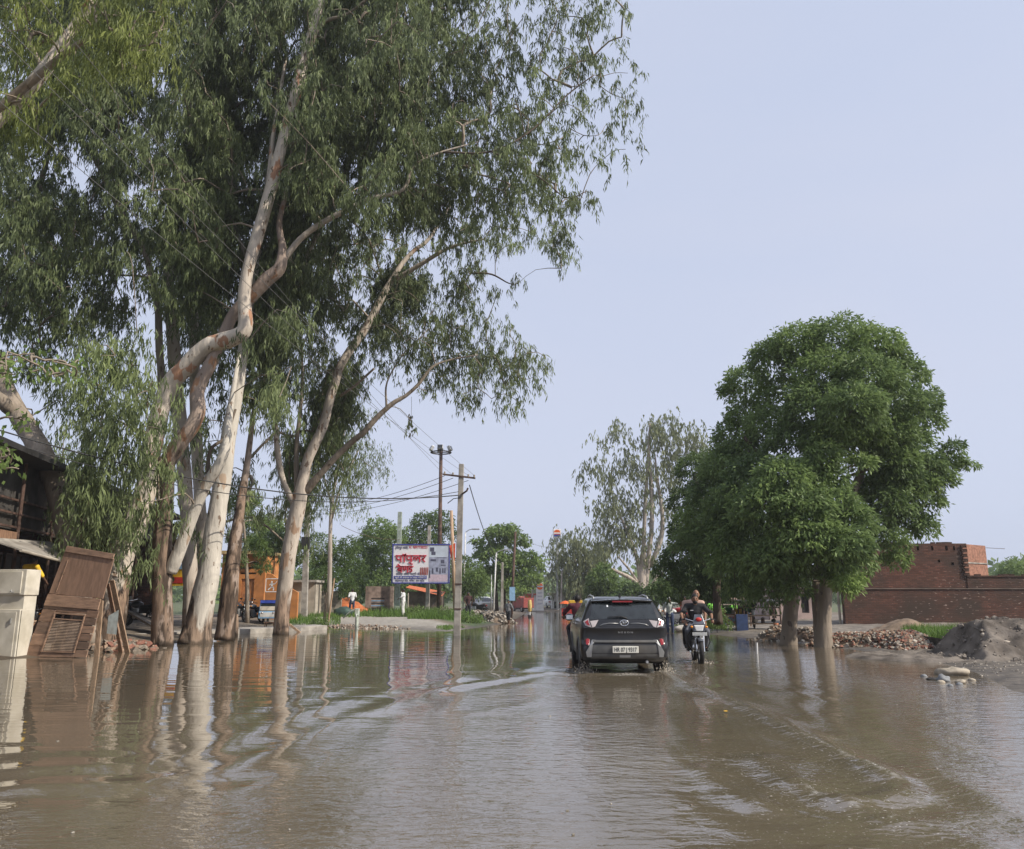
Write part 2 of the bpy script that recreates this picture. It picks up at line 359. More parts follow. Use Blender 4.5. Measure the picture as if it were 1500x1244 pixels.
FRONT = [tuple(gp(*p)[:2]) for p in ((-200, 1180), (60, 1150), (200, 1150), (330, 1128), (430, 1092), (520, 1050), (640, 1012), (730, 996), (790, 975), (800, 940), (810, 915))]
WAKES = [([(966, 985), (1000, 1000), (1060, 1022), (1120, 1048), (1180, 1078), (1240, 1108), (1300, 1138)], .10, .68),
         ([(1270, 1122), (1306, 1140), (1325, 1155), (1318, 1165), (1290, 1171), (1245, 1173)], .05, .7),
         ([(1108, 1110), (1150, 1140), (1200, 1166), (1260, 1185), (1330, 1205)], .05, .8),
         ([(1330, 1120), (1400, 1150), (1500, 1195), (1600, 1240)], .05, .5),
         ([(1025, 1125), (1060, 1155), (1120, 1182)], .04, .6), ([(1380, 1218), (1440, 1235)], .03, .4),
         ([(868, 985), (830, 1010), (780, 1030), (700, 1045)], .05, .35), ([(800, 985), (740, 996), (650, 1010)], .06, .45),
         ([(1000, 985), (1150, 1012), (1280, 1040)], .05, .3)]
WAKES = [([tuple(gp(*p)[:2]) for p in w], a, b) for w, a, b in WAKES]
wx = lines(-14, 11, .14, -260, 260, 1.2); wy = lines(2.6, 26, .12, -60, 260, 1.08)
def wz(x, y):
    z = np.zeros_like(x)
    for P, w, a in WAKES:
        d = seg_dist(x, y, P); z += .04 * a * np.exp(-(d / (w * 2.2)) ** 2) - .014 * a * np.exp(-((d - .32) / .16) ** 2)
    d = np.minimum(seg_dist(x, y, WAKES[0][0]), seg_dist(x, y, WAKES[1][0])); z += .013 * np.cos(d * 9.5) * np.exp(-d / .9)
    d = seg_dist(x, y, FRONT); z += .012 * np.cos(d * 7.5) * np.exp(-d / 1.0) * (y < 24)
    for cx_, cy_ in ((1.53, 17.7), (3.13, 17.7), (4.45, 20.2)):
        r = np.hypot(x - cx_, y - cy_); z += .03 * np.cos(r * 9) * np.exp(-r / .55)
    return z
wv, wq = grid(wx, wy, wz)
def water_mat():
    m = bpy.data.materials.new('muddy_water'); m.use_nodes = True; n = m.node_tree; b = n.nodes['Principled BSDF']
    geo = n.nodes.new('ShaderNodeNewGeometry')
    def attr(k):
        a = n.nodes.new('ShaderNodeAttribute'); a.attribute_name = k; return a.outputs['Fac']
    def nz(s, d, sc=(1, 1, 1), dist=0):
        mp = n.nodes.new('ShaderNodeMapping'); mp.inputs['Scale'].default_value = sc; n.links.new(geo.outputs['Position'], mp.inputs[0])
        x = n.nodes.new('ShaderNodeTexNoise'); x.inputs['Scale'].default_value = s; x.inputs['Detail'].default_value = d; x.inputs['Distortion'].default_value = dist
        n.links.new(mp.outputs[0], x.inputs['Vector']); return x.outputs[0]
    def math_(op, a, c, k=None):
        x = n.nodes.new('ShaderNodeMath'); x.operation = op
        for i, s in enumerate((a, c, k)):
            if s is None: continue
            if isinstance(s, (int, float)): x.inputs[i].default_value = s
            else: n.links.new(s, x.inputs[i])
        return x.outputs[0]
    b.inputs['IOR'].default_value = 1.62; b.inputs['Specular IOR Level'].default_value = .5
    rp = n.nodes.new('ShaderNodeValToRGB'); rp.color_ramp.elements[0].position = .3; rp.color_ramp.elements[1].position = .7
    rp.color_ramp.elements[0].color = (.108, .086, .058, 1); rp.color_ramp.elements[1].color = (.15, .122, .084, 1); n.links.new(nz(.35, 3), rp.inputs[0])
    fm = math_('MULTIPLY', attr('foam'), nz(17, 5))
    bub = n.nodes.new('ShaderNodeMapRange'); bub.inputs[1].default_value = .24; bub.inputs[2].default_value = .6; n.links.new(fm, bub.inputs[0])
    sp1 = n.nodes.new('ShaderNodeMapRange'); sp1.inputs[1].default_value = .66; sp1.inputs[2].default_value = .74; n.links.new(nz(38, 1), sp1.inputs[0])
    spk = math_('MULTIPLY', sp1.outputs[0], attr('speck')); ff = math_('MINIMUM', math_('ADD', math_('MULTIPLY', bub.outputs[0], .75), math_('MULTIPLY', spk, .6)), 1.0)
    mc = n.nodes.new('ShaderNodeMix'); mc.data_type = 'RGBA'; mc.inputs[7].default_value = (.55, .52, .47, 1); n.links.new(ff, mc.inputs[0]); n.links.new(rp.outputs[0], mc.inputs[6]); n.links.new(mc.outputs[2], b.inputs['Base Color'])
    n.links.new(math_('MULTIPLY_ADD', ff, .5, .025), b.inputs['Roughness'])
    ch = math_('MULTIPLY', attr('chop'), .28)
    h1 = math_('MULTIPLY', nz(2.6, 2, (.75, 1.25, 1), .4), .6); h2 = math_('MULTIPLY', nz(8.5, 3, (.7, 1.3, 1), .3), .68); h3 = math_('MULTIPLY', nz(21, 2), .10)
    hh = math_('MULTIPLY', math_('ADD', math_('ADD', h1, h2), h3), ch)
    calm = math_('MULTIPLY', nz(1.1, 2, (.5, 1.6, 1), .5), .17)
    bp = n.nodes.new('ShaderNodeBump'); bp.inputs['Strength'].default_value = 1; bp.inputs['Distance'].default_value = .055
    n.links.new(math_('ADD', hh, calm), bp.inputs['Height']); n.links.new(bp.outputs[0], b.inputs['Normal'])
    return m
water = np_mesh('flood_water', wv, wq, water_mat()); tag(water, 'brown flood water standing over the road', kind='structure')
water.data.polygons.foreach_set('use_smooth', [True] * len(water.data.polygons))
x, y = wv[:, 0], wv[:, 1]
FP = FRONT + [tuple(gp(960, 905)[:2]), (14, 60), (16, -30), (-40, -30)]
dF = seg_dist(x, y, FRONT); ins = inpoly(x, y, FP)
chop = np.where(ins, np.clip(.12 + dF / 1.5, 0, 1), np.exp(-dF / .9) * .25) * .9
rt = np.clip((x - 5.2) / 3, 0, 1) * np.clip((y - 11) / 6, 0, 1); chop = chop * (1 - .65 * rt)
lane = inpoly(x, y, [tuple(gp(*p)[:2]) for p in ((870, 985), (960, 985), (1060, 1025), (1180, 1085), (1310, 1145), (1290, 1180), (1250, 1244), (1000, 1244), (1010, 1120), (940, 1050), (850, 1010))]); chop = np.where(lane, chop * .4, chop)
for P, w_, a in (WAKES[0], WAKES[2], WAKES[3], WAKES[8]): chop = chop + .6 * a * np.exp(-(seg_dist(x, y, P) / .45) ** 2)
pt_attr(water, 'chop', chop + .03)
foam = np.zeros_like(x)
for P, w_, a in WAKES: foam = np.maximum(foam, a * np.exp(-(seg_dist(x, y, P) / w_) ** 2))
for cx_, cy_, r_ in ((1.53, 17.5, .4), (3.13, 17.5, .4), (4.47, 20.15, .25), (2.35, 17.0, .6)):
    foam = np.maximum(foam, .95 * np.exp(-(np.hypot((x - cx_), (y - cy_)) / r_) ** 2))
pt_attr(water, 'foam', foam)
spk = np.zeros_like(x)
for P, w_, a in WAKES[:4]: spk = np.maximum(spk, 1.3 * a * np.exp(-(seg_dist(x, y, P) / .6) ** 2))
pt_attr(water, 'speck', np.maximum(spk, np.where(lane, .55, 0)))
# ---------------------------------------------------------------- trees
def smooth_path(P, n):
    P = [np.array(p, float) for p in P]; P = [2 * P[0] - P[1]] + P + [2 * P[-1] - P[-2]]; out = []
    for i in range(1, len(P) - 2):
        for k in range(n):
            t = k / n; a, b, c, d = P[i - 1], P[i], P[i + 1], P[i + 2]
            out.append(.5 * ((2 * b) + (c - a) * t + (2 * a - 5 * b + 4 * c - d) * t * t + (3 * b - a - 3 * c + d) * t ** 3))
    out.append(P[-2]); return np.array(out)
class Tree:
    """one tree: trunk and limbs as tubes, twigs to every leaf cluster, one crown mesh"""
    def __init__(s, name, label, base, group=None, cat='tree'):
        s.base = Vector(base); s.root = thing(name, label, cat, base, 0, group); s.sk = []; s.cl = []; s.leaf = []; s.tint = []; s.tri = False; s.thin = .86 if 'eucalyptus' in name else 1; s.tw = MB(); s.rng = np.random.default_rng(abs(hash(label)) % 1000 if False else sum(map(ord, label)))
    def limb(s, pts, mat, name='limb', n=5, seg=12, rough=.06, world=False):
        Wp = []
        for p in pts:
            if world: Wp.append((*p[:3], p[3]))
            else:
                q = at(p[0], p[1], p[2]); Wp.append((q.x, q.y, q.z, p[3] * mpp(p[1], p[2]) / 2 * s.thin))
        S = smooth_path(Wp, n); mb = MB(); k0 = len(mb.v)
        S[:, 3] = np.maximum(S[:, 3], .004); mb.tube([tuple(a[:3]) for a in S], [float(a[3]) for a in S], seg)
        S[:, 3] *= 1
        if rough:
            vv = []
            for i, p in enumerate(mb.v):
                c = S[min(i // seg, len(S) - 1)]; q = Vector(p); r = q - Vector(c[:3])
                f = 1 + rough * 2.2 * mnoise.noise(Vector((q.x * 2.2, q.y * 2.2, q.z * .8))) + rough * mnoise.noise(q * 5)
                vv.append(tuple(Vector(c[:3]) + r * f))
            mb.v = vv
        s.sk += [tuple(a) for a in S]
        return mb.build(name, mat, s.root, smooth=True, off=s.base)
    def twig(s, c, r0=.028, up=.12, seg=4): s.cl.append(np.array(c, float))
    def grow_twigs(s):
        """every cluster hangs on the nearest limb or earlier twig, so twigs fork like real ones"""
        if not s.cl: return
        C = np.array(s.cl); K = np.array(s.sk); d0 = np.array([np.linalg.norm(K[:, :3] - c, axis=1).min() for c in C]); C = C[np.argsort(d0)]
        M = len(K); Nd = np.zeros((M + 2 * len(C), 4)); Nd[:M] = K; par = {}; cnt = np.zeros(len(Nd)); n = M; paths = []
        for c in C:
            v = Nd[:n, :3] - c; d = np.linalg.norm(v, axis=1) + .5 * np.maximum(0, v[:, 2]); d[:M] *= 1.0; i = int(np.argmin(d)); D = float(np.linalg.norm(v[i]))
            p = Nd[i, :3].copy(); m = (p + c) / 2 + np.array([0, 0, .14 * D]) + s.rng.normal(0, .10 * D + .01, 3)
            Nd[n] = (*m, 0); Nd[n + 1] = (*c, 0); par[n] = i; par[n + 1] = n; paths.append((i, n, n + 1)); n += 2
            j = n - 1
            while j >= M: cnt[j] += 1; j = par[j]
        for i, m, e in paths:
            r = [.007 + .0075 * math.sqrt(cnt[k]) for k in (m, m, e)]; cap = Nd[i, 3] * .75 if i < M else 9
            P = smooth_path([(*Nd[i, :3], min(r[0] * 1.15, cap)), (*Nd[m, :3], min(r[1], cap)), (*Nd[e, :3], r[2] * .8)], 2)
            s.tw.tube([tuple(a[:3]) for a in P], [float(a[3]) for a in P], 4, cap=False)
    def strands(s, c, Rr, ns, nl, L, W_, tint, drop=.9, spread=.30):
        """hanging sprays of narrow leaves round the point c"""
        g = s.rng; N = ns * nl
        s0 = c + g.normal(0, 1, (ns, 3)) * np.array([.5, .5, .38]) * Rr; h = g.normal(0, 1, (ns, 3)); h[:, 2] = np.abs(h[:, 2]) * .3; h /= np.linalg.norm(h, axis=1)[:, None] + 1e-6
        ln = drop * g.uniform(.45, 1.15, ns) * Rr
        t = g.uniform(.05, 1, (ns, nl)); P = s0[:, None] + h[:, None] * (t * ln[:, None] * .55)[..., None]; P[..., 2] -= (t ** 1.7) * ln[:, None] * .95
        P = P.reshape(-1, 3) + g.normal(0, .045, (N, 3)); D = g.normal(0, spread, (N, 3)); D[:, 2] = -1 + g.normal(0, .3, N); D /= np.linalg.norm(D, axis=1)[:, None]
        s.blades(P, D, L * g.uniform(.65, 1.25, N), W_ * g.uniform(.7, 1.25, N), np.repeat(tint + g.normal(0, .07, ns), nl) + g.normal(0, .09, N))
    def blades(s, P, D, L, W_, tint, mid=.42):
        g = s.rng; N = len(P); Sd = np.cross(D, g.normal(0, 1, (N, 3))); Sd /= np.linalg.norm(Sd, axis=1)[:, None] + 1e-6
        M = P + D * (L * mid)[:, None]; T = P + D * L[:, None]; T[:, 2] -= L * .06
        s.leaf.append(np.stack([P, M + Sd * (W_ / 2)[:, None], T, M - Sd * (W_ / 2)[:, None]], 1)); s.tint.append(tint)
    def clump(s, c, r, n, L, W_, tint, fan=6, low=-.35, inner=.5, droop=.65):
        """a rounded clump: fans of leaflets over its upper shell, drooping outward"""
        g = s.rng; r = np.array(r if hasattr(r, '__len__') else (r, r, r)); k = max(1, n // fan)
        U = g.normal(0, 1, (int(k * 1.8) + 8, 3)); U /= np.linalg.norm(U, axis=1)[:, None]; U = U[(U[:, 2] > low) | (g.uniform(0, 1, len(U)) < .22)][:k]; k = len(U)
        rad = np.clip(1 - np.abs(g.normal(0, .22, k)), inner, 1.05); nz_ = np.array([mnoise.noise(Vector(u * 2.3 + c)) for u in U]); rad = rad * (1 + .28 * nz_)
        P0 = c + U * r * rad[:, None]; ti = tint + g.normal(0, .10, k) + .22 * nz_
        N = k * fan; P = np.repeat(P0, fan, 0) + g.normal(0, L * .35, (N, 3)); D = np.repeat(U, fan, 0) * .75 + g.normal(0, .6, (N, 3)); D[:, 2] -= droop; D /= np.linalg.norm(D, axis=1)[:, None]
        s.blades(P, D, L * g.uniform(.65, 1.25, N), W_ * g.uniform(.7, 1.2, N), np.repeat(ti, fan) + g.normal(0, .07, N), .5)
    def finish(s, mat, barkm):
        s.grow_twigs()
        if s.tw.v: s.tw.build('twigs', barkm, s.root, smooth=True, off=s.base)['kind'] = 'stuff'
        if s.leaf:
            V = np.concatenate(s.leaf)
            if s.tri: V = V[:, :3] + np.array([[[0, 0, 0]], ]) ; V[:, 1] = V[:, 1] * 2 - (V[:, 0] * (1 - .42) + V[:, 2] * .42)
            q_ = V.shape[1]; V = V.reshape(-1, 3); n = len(V) // q_
            o = np_mesh('crown', V, np.arange(n * q_).reshape(n, q_), mat, s.root, np.clip(np.concatenate(s.tint), 0, 1), s.base); o['kind'] = 'stuff'
        return s
EUC = leaf_mat('eucalyptus_leaf', (.058, .078, .036), (.29, .35, .145), .36)
EUCY = leaf_mat('eucalyptus_young_leaf', (.08, .105, .03), (.27, .31, .085), .42)
EUCF = leaf_mat('eucalyptus_hazed_leaf', (.11, .13, .07), (.31, .335, .17), .36)  # paler than the near leaf: distance haze put into the leaf colour
BROAD = leaf_mat('broad_leaf', (.066, .108, .045), (.265, .365, .11), .38)
BROADD = leaf_mat('dark_broad_leaf', (.045, .075, .032), (.15, .22, .065), .34)
BROADL = leaf_mat('light_broad_leaf', (.065, .11, .03), (.2, .28, .08), .38)
BARK_P = bark_mat('pale_eucalyptus_bark', (.68, .59, .49), (.19, .13, .09), (.38, .21, .13), 2.0, .60)
BARK_R = bark_mat('rough_eucalyptus_bark', (.40, .31, .25), (.15, .105, .075), (.30, .17, .10), 6.0, .6)
BARK_C = bark_mat('cream_eucalyptus_bark', (.68, .62, .53), (.2, .145, .105), (.40, .30, .22), .9, .66)
BARK_H = bark_mat('flaking_eucalyptus_bark', (.58, .50, .42), (.21, .15, .11), (.33, .22, .15), 1.6, .62)
BARK_D = bark_mat('dark_bark', (.13, .10, .075), (.07, .05, .035), (.11, .08, .06), 0, .7, False)
BARK_G = bark_mat('grey_brown_bark', (.34, .28, .22), (.13, .10, .075), (.23, .18, .13), 0, .62, False)
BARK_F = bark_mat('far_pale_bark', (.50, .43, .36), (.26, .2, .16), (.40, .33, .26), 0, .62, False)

G = 'eucalyptus trees standing in the flood on the left'
b0 = gp(128, 944); tA = Tree('eucalyptus_tree', 'bare grey eucalyptus trunk leaning far left behind the brown wooden panel', b0, G)
tA.limb([(128, 948, 25, 46), (116, 880, 25.2, 42), (98, 778, 25.5, 38), (74, 690, 26, 36), (42, 631, 26.4, 34), (17, 589, 26.7, 31), (-2, 545, 27, 28), (-40, 440, 27.5, 24), (-60, 300, 28, 19), (-50, 100, 28, 13), (-40, -60, 28, 6)], BARK_G, 'trunk')
tA.limb([(22, 605, 26.6, 24), (0, 586, 26, 22), (-50, 540, 25.6, 18), (-120, 420, 25, 13), (-150, 250, 25, 6)], BARK_G)
tA.limb([(-42, 440, 27.5, 12), (20, 380, 29, 10), (62, 260, 30, 8), (90, 130, 30.5, 5)], BARK_G)
b0 = gp(160, 945); tB = Tree('eucalyptus_tree', 'eucalyptus whose pale limb with orange peeling bark bends right then rises out of view', b0, G)
tB.limb([(152, 950, 26, 60), (163, 880, 26.2, 52), (178, 808, 26.4, 46), (196, 770, 26.6, 42), (214, 715, 26.8, 36), (222, 655, 27, 31), (245, 572, 27.1, 29), (270, 541, 27.1, 29), (304, 508, 27, 29), (340, 496, 26.9, 28), (359, 480, 26.8, 24), (358, 434, 26.8, 21), (364, 392, 26.8, 20), (380, 338, 26.9, 21), (398, 270, 27, 20), (415, 203, 27.1, 19), (438, 118, 27.2, 17), (456, 51, 27.3, 15), (474, -10, 27.4, 13), (500, -110, 27.5, 8)], BARK_P, 'trunk', seg=14)
tB.limb([(424, 215, 27.1, 8), (455, 195, 27.4, 7), (490, 170, 28, 6), (520, 150, 29, 4)], BARK_D)
tB.limb([(440, 110, 27.2, 8), (470, 38, 26.9, 7), (510, 20, 26.6, 5), (560, -20, 26.2, 3)], BARK_G)
tB.limb([(384, 330, 26.9, 9), (392, 280, 27.4, 8), (400, 200, 27.9, 7), (418, 90, 28.2, 5)], BARK_P)
b0 = gp(238, 943); tC = Tree('eucalyptus_tree', 'eucalyptus with a rough brown trunk and a kinked pale limb with brown patches', b0, G)
tC.limb([(238, 948, 27, 37), (238, 900, 27, 34), (237, 850, 27, 33), (238, 790, 27, 30), (243, 720, 27, 27), (243, 683, 27, 27), (260, 652, 26.9, 27), (279, 628, 26.8, 26), (290, 604, 26.8, 24), (289, 577, 26.9, 23), (298, 552, 27, 23), (312, 525, 27.1, 22), (325, 498, 27.3, 21), (341, 462, 27.4, 19), (362, 440, 27.4, 22), (388, 413, 27.3, 23), (409, 393, 27.2, 21), (414, 364, 27.3, 14), (409, 325, 27.6, 10), (422, 270, 27.8, 7), (430, 200, 28, 4)], [BARK_R, BARK_P][0], 'trunk', seg=14)
tC.limb([(228, 948, 26.8, 16), (231, 912, 26.9, 14), (232, 880, 27, 9)], BARK_R, 'root_flare', rough=.1)
tC.limb([(250, 838, 27, 22), (259, 815, 26.9, 22), (279, 765, 26.8, 20), (299, 716, 26.7, 19), (318, 686, 26.6, 18), (331, 655, 26.6, 15), (336, 610, 26.8, 11), (350, 520, 27.5, 7)], BARK_C)
tC.limb([(304, 705, 26.7, 7), (308, 660, 26.9, 6), (330, 640, 27.4, 5), (345, 600, 28, 4)], BARK_D)
tC.limb([(406, 395, 27.3, 10), (440, 350, 27.2, 10), (480, 322, 27.1, 10), (506, 309, 27, 9), (540, 292, 27, 8), (590, 278, 27, 6.5), (603, 247, 27, 5), (625, 232, 27, 4.5), (650, 222, 27.1, 3.5), (700, 208, 27.3, 2)], BARK_F)
tC.limb([(648, 223, 27.1, 4), (720, 222, 27.5, 3.5), (780, 190, 28, 3), (830, 140, 28.5, 2.5), (870, 110, 28.5, 2)], BARK_D)
tC.limb([(720, 222, 27.5, 3), (790, 260, 28, 2.4), (830, 290, 28.2, 2), (860, 280, 28.2, 1.5)], BARK_D)
b0 = gp(290, 939); tD = Tree('eucalyptus_tree', 'thickest eucalyptus, smooth cream trunk with small dark specks, flaring at the water', b0, G)
tD.limb([(288, 945, 28.4, 54), (290, 925, 28.4, 46), (296, 890, 28.4, 42), (303, 850, 28.4, 38), (310, 805, 28.5, 34), (316, 765, 28.5, 31), (323, 720, 28.5, 29), (330, 680, 28.6, 27), (338, 620, 28.7, 24), (350, 560, 28.8, 20), (358, 500, 29, 17), (372, 400, 29.3, 14), (395, 250, 29.6, 11), (410, 60, 30, 8), (430, -80, 30, 4)], BARK_C, 'trunk', seg=16)
tD.limb([(270, 945, 28, 22), (276, 925, 28.2, 20), (283, 895, 28.3, 14)], BARK_R, 'root_flare', rough=.12)
tD.limb([(356, 510, 29, 10), (420, 440, 30, 9), (470, 330, 30.5, 8), (540, 180, 31, 6), (600, 60, 31, 4)], BARK_F)
tD.limb([(372, 400, 29.3, 8), (330, 300, 30, 7), (300, 170, 30.5, 5), (310, 60, 31, 4)], BARK_F)
tD.limb([(300, 170, 30.5, 7), (335, 160, 30.3, 7), (370, 144, 30, 6)], BARK_F)
b0 = gp(279, 928); tF = Tree('eucalyptus_tree', 'straight grey eucalyptus trunk rising behind the thick cream trunk', b0, G)
tF.limb([(279, 930, 32, 28), (279, 870, 32, 26), (277, 800, 32, 25), (272, 720, 32, 24), (265, 640, 32, 23), (257, 547, 32, 22), (252, 470, 32, 21), (247, 386, 32, 18), (258, 330, 32, 14), (268, 260, 32, 12), (275, 200, 32, 11), (285, 100, 32, 10), (335, 0, 32, 6)], BARK_H, 'trunk')
tF.limb([(236, 578, 31, 13), (236, 547, 31, 13), (233, 500, 31, 13), (231, 443, 31, 12), (221, 400, 31, 12), (208, 358, 31, 11), (182, 320, 31, 11), (160, 275, 31, 10), (145, 243, 31, 9), (118, 200, 31, 7), (95, 155, 31, 5)], BARK_G)
tF.limb([(262, 320, 32, 9), (295, 240, 33, 8), (330, 100, 33, 6)], BARK_F)
b0 = gp(286, 925); tF2 = Tree('eucalyptus_tree', 'slender eucalyptus farthest back in the clump, mostly hidden by the cream trunk', b0, G)
tF2.limb([(300, 925, 34, 18), (296, 800, 34, 19), (288, 650, 34, 19), (284, 490, 34, 17), (282, 380, 34, 14), (320, 200, 34, 9), (350, 50, 34, 5)], BARK_H, 'trunk')
b0 = gp(331, 935); tG = Tree('eucalyptus_tree', 'short dark brown trunk just right of the thick cream trunk, under yellowish leaves', b0, G)
tG.limb([(328, 938, 30, 36), (333, 900, 30, 32), (338, 850, 30, 27), (344, 800, 30.3, 22), (352, 740, 30.8, 16), (362, 680, 31.4, 11), (372, 600, 32, 7)], BARK_R, 'trunk')
b0 = gp(413, 927); tH = Tree('eucalyptus_tree', 'forked eucalyptus standing apart on the right of the clump, flaking bark over a dark foot', b0, G)
tH.limb([(411, 932, 35, 28), (413, 900, 35, 26), (418, 850, 35, 26), (424, 810, 35, 25), (431, 770, 35, 25), (438, 735, 35, 26), (445, 700, 35, 19), (453, 668, 35, 17), (472, 628, 35, 16.5), (482, 590, 35, 15.5), (490, 563, 35, 15), (500, 534, 35, 14), (520, 503, 35.2, 14), (534, 484, 35.3, 13), (556, 442, 35.5, 12), (571, 415, 35.6, 11), (590, 385, 35.8, 8), (608, 366, 36, 7), (628, 350, 36.2, 6), (660, 300, 36.5, 4)], BARK_H, 'trunk', seg=14)
tH.limb([(436, 745, 35, 14), (422, 722, 34.8, 11), (411, 690, 34.8, 10), (405, 645, 34.8, 9), (404, 590, 35, 6), (412, 520, 35.4, 4)], BARK_H)
tH.limb([(436, 735, 35, 10), (434, 660, 35.3, 8), (439, 611, 35.4, 7), (443, 552, 35.6, 5), (440, 480, 36, 3)], BARK_G)
tH.limb([(448, 720, 35, 14), (462, 703, 34.8, 12), (486, 676, 34.6, 11), (510, 652, 34.4, 10), (532, 634, 34.2, 10), (552, 612, 34.1, 9), (574, 592, 34, 8), (594, 580, 34, 6.5), (613, 563, 34, 5.5), (633, 538, 34, 4.5), (661, 527, 34.2, 3), (700, 520, 34.4, 2)], BARK_G)
tH.limb([(574, 410, 35.6, 9), (590, 403, 35.4, 8), (620, 385, 35.2, 7), (661, 362, 35, 5), (710, 350, 34.8, 3)], BARK_F)
tH.limb([(498, 580, 35, 5), (520, 565, 34.6, 4.5), (548, 540, 34.2, 4)], BARK_G)
tH.limb([(566, 596, 34, 4), (567, 560, 34.2, 3), (590, 520, 34.5, 2.4), (610, 500, 34.6, 2)], BARK_G)
tH.limb([(690, 400, 35, 3.5), (720, 402, 35, 3), (745, 415, 35, 2), (758, 416, 35, 1)], BARK_D)
GROVE = [tA, tB, tC, tD, tF, tF2, tG, tH]
for t in GROVE: t.tri = True
ROWS = """4455|5566666666666666655542110
4456|66777777777777777655432
4456|77888888888888888655343
4456|57888888888888888630542
4455|37888888888888888732562
4445|17888888888888888755653
4455|27888888888888888765445
5555|46888888888888888766434
5555|56778887788888888766531
4455|65467778788888888776620
5555|77667788888888888765530
5555|78778888888888756655500
4455|67677888888888525640400
4444|66567477888887645520200
3444|65565355688887666530000
3334|56665333467735777650000
2233|35576532367631357775000
2222|23465532366520014553000
1122|14566533366431000012000
1111|02566543364200000000000
0011|02566543353000000000000
0000|00566542024000000000000
0000|00355541036000000000000
0000|00023530015000000000000""".split('\n')
rg = np.random.default_rng(7)
SKA = [(np.array(t.sk)[:, :3], np.array(t.sk)[:, 3]) for t in GROVE]
big = np.concatenate([np.array(t.sk) for t in GROVE]); big = big[big[:, 3] > .11]
for r, row in enumerate(ROWS):
    row = row.replace('|', '')
    for c, ch in enumerate(row[:27]):
        d = int(ch); y0 = -120 + 40 * r; x0 = -160 + 40 * c
        if d == 0: continue
        nclu = d * d / 64 * (11.2 if y0 < 480 or x0 > 310 else 5.5) * (1.7 if 310 < x0 < 430 and y0 > 390 else 1) * (.8 if x0 > 560 else 1)
        if y0 >= 640 and x0 >= 400: continue
        for _ in range(int(nclu) + (rg.uniform() < nclu % 1)):
            px, py = x0 + rg.uniform(0, 40), y0 + rg.uniform(0, 40) - 14
            hgt = (px > 440 and py > 325)
            Y = (35.0 if hgt else 28.5) + rg.normal(.6, 1.0 if px > 620 else 2.2)
            if 40 < px < 235 and py > 500: Y = rg.uniform(23.8, 25.4) if px > 118 else rg.uniform(27.2, 29)
            if 330 < px < 400 and py > 560: Y = rg.uniform(29, 31.5)
            p = np.array(at(px, py, Y))
            if len(big) and not (40 < px < 235 and py > 500):
                k = np.hypot(big[:, 0] - p[0], big[:, 2] - p[2] + .25); near = (k < .72) & (p[1] < big[:, 1] + .6)
                if near.any(): p[1] = big[near, 1].max() + rg.uniform(.7, 2.6); Y = p[1]
            best = None
            for i, (K, rr) in enumerate(SKA):
                if hgt and GROVE[i] is not tH: continue
                if not hgt and GROVE[i] is tH: continue
                q = np.linalg.norm(K - p, axis=1).min()
                if best is None or q < best[0]: best = (q, i)
            t = GROVE[best[1]]; lite = .36 + .30 * mnoise.noise(Vector(p * .55)) + rg.normal(0, .08)
            if 40 < px < 235 and py > 500: lite += .16
            if px < 250 and py < 260: lite -= .02
            if 330 < px < 410 and py > 520: lite += .28
            if rg.uniform() < .03: lite += .3
            nl = int(18 + d * .8); ns = 9 if d > 4 else 7
            if hgt or px > 620: ns = 6
            t.strands(p, .62 if d > 4 else .5, ns, nl, .29, .046, lite, drop=1.9 if (py > 480 or rg.uniform() < .25) else 1.45)
            t.twig(p)
for px, py, n in ((812, 345, 5), (818, 385, 4), (822, 405, 3), (808, 330, 5), (836, 300, 4), (686, 600, 3), (678, 590, 4), (625, 585, 4), (602, 628, 3), (898, 8, 4), (880, 4, 3), (760, 300, 5), (745, 370, 4)):
    t = tH if py > 325 else tC; p = np.array(at(px, py - 12, 28.3 if t is tC else 34.3)); t.strands(p, .42, n, 18, .25, .045, .4, drop=1.7); t.twig(p, .016)
for t in GROVE: t.finish(EUC, BARK_G)

# the near eucalyptus whose branches hang into the top left corner
b0 = Vector((-14.6, 13, gz(-14.6, 13))); tN = Tree('eucalyptus_tree', 'near eucalyptus whose yellow green branches hang into the top left corner', b0)
tN.limb([(-14.6, 13, .2, .36), (-14.2, 13.2, 3, .3), (-13.2, 13.4, 6, .26), (-11.6, 13.7, 8.4, .22), (-9.6, 14, 10.8, .15), (-8.8, 14.2, 12.5, .11), (-8.0, 14.3, 14.5, .06)], BARK_P, 'trunk', world=True)
tN.limb([(-10.4, 13.9, 10.0, .09), (-8.6, 13.7, 11.6, .07), (-8.0, 13.6, 12.0, .03)], BARK_G, world=True)
tN.limb([(-12.2, 13.6, 7.5, .07), (-11.2, 13.2, 9.6, .05), (-10, 13, 11, .03)], BARK_G, world=True)
for px0, px1, py0, py1, n in ((0, 60, -60, 230, 18), (60, 250, -90, 60, 40), (60, 150, 40, 130, 10), (150, 240, 30, 90, 12), (-200, 0, -160, 240, 50), (0, 40, 140, 210, 5), (250, 330, -110, -20, 10), (180, 200, 60, 120, 3), (0, 250, -200, -80, 30)):
    for _ in range(n):
        p = np.array(at(rg.uniform(px0, px1), rg.uniform(py0, py1) - 10, rg.uniform(12.6, 15.6))); tN.strands(p, .36, 8, 16, .2, .028, rg.uniform(.25, .85), drop=1.6, spread=.3); tN.twig(p, .012)
tN.finish(EUCY, BARK_G)
b0 = Vector((-14.6, 15.5, gz(-14.6, 15.5))); tM = Tree('mulberry_tree', 'broad leaved tree whose pale green sprigs reach in at the left edge', b0)
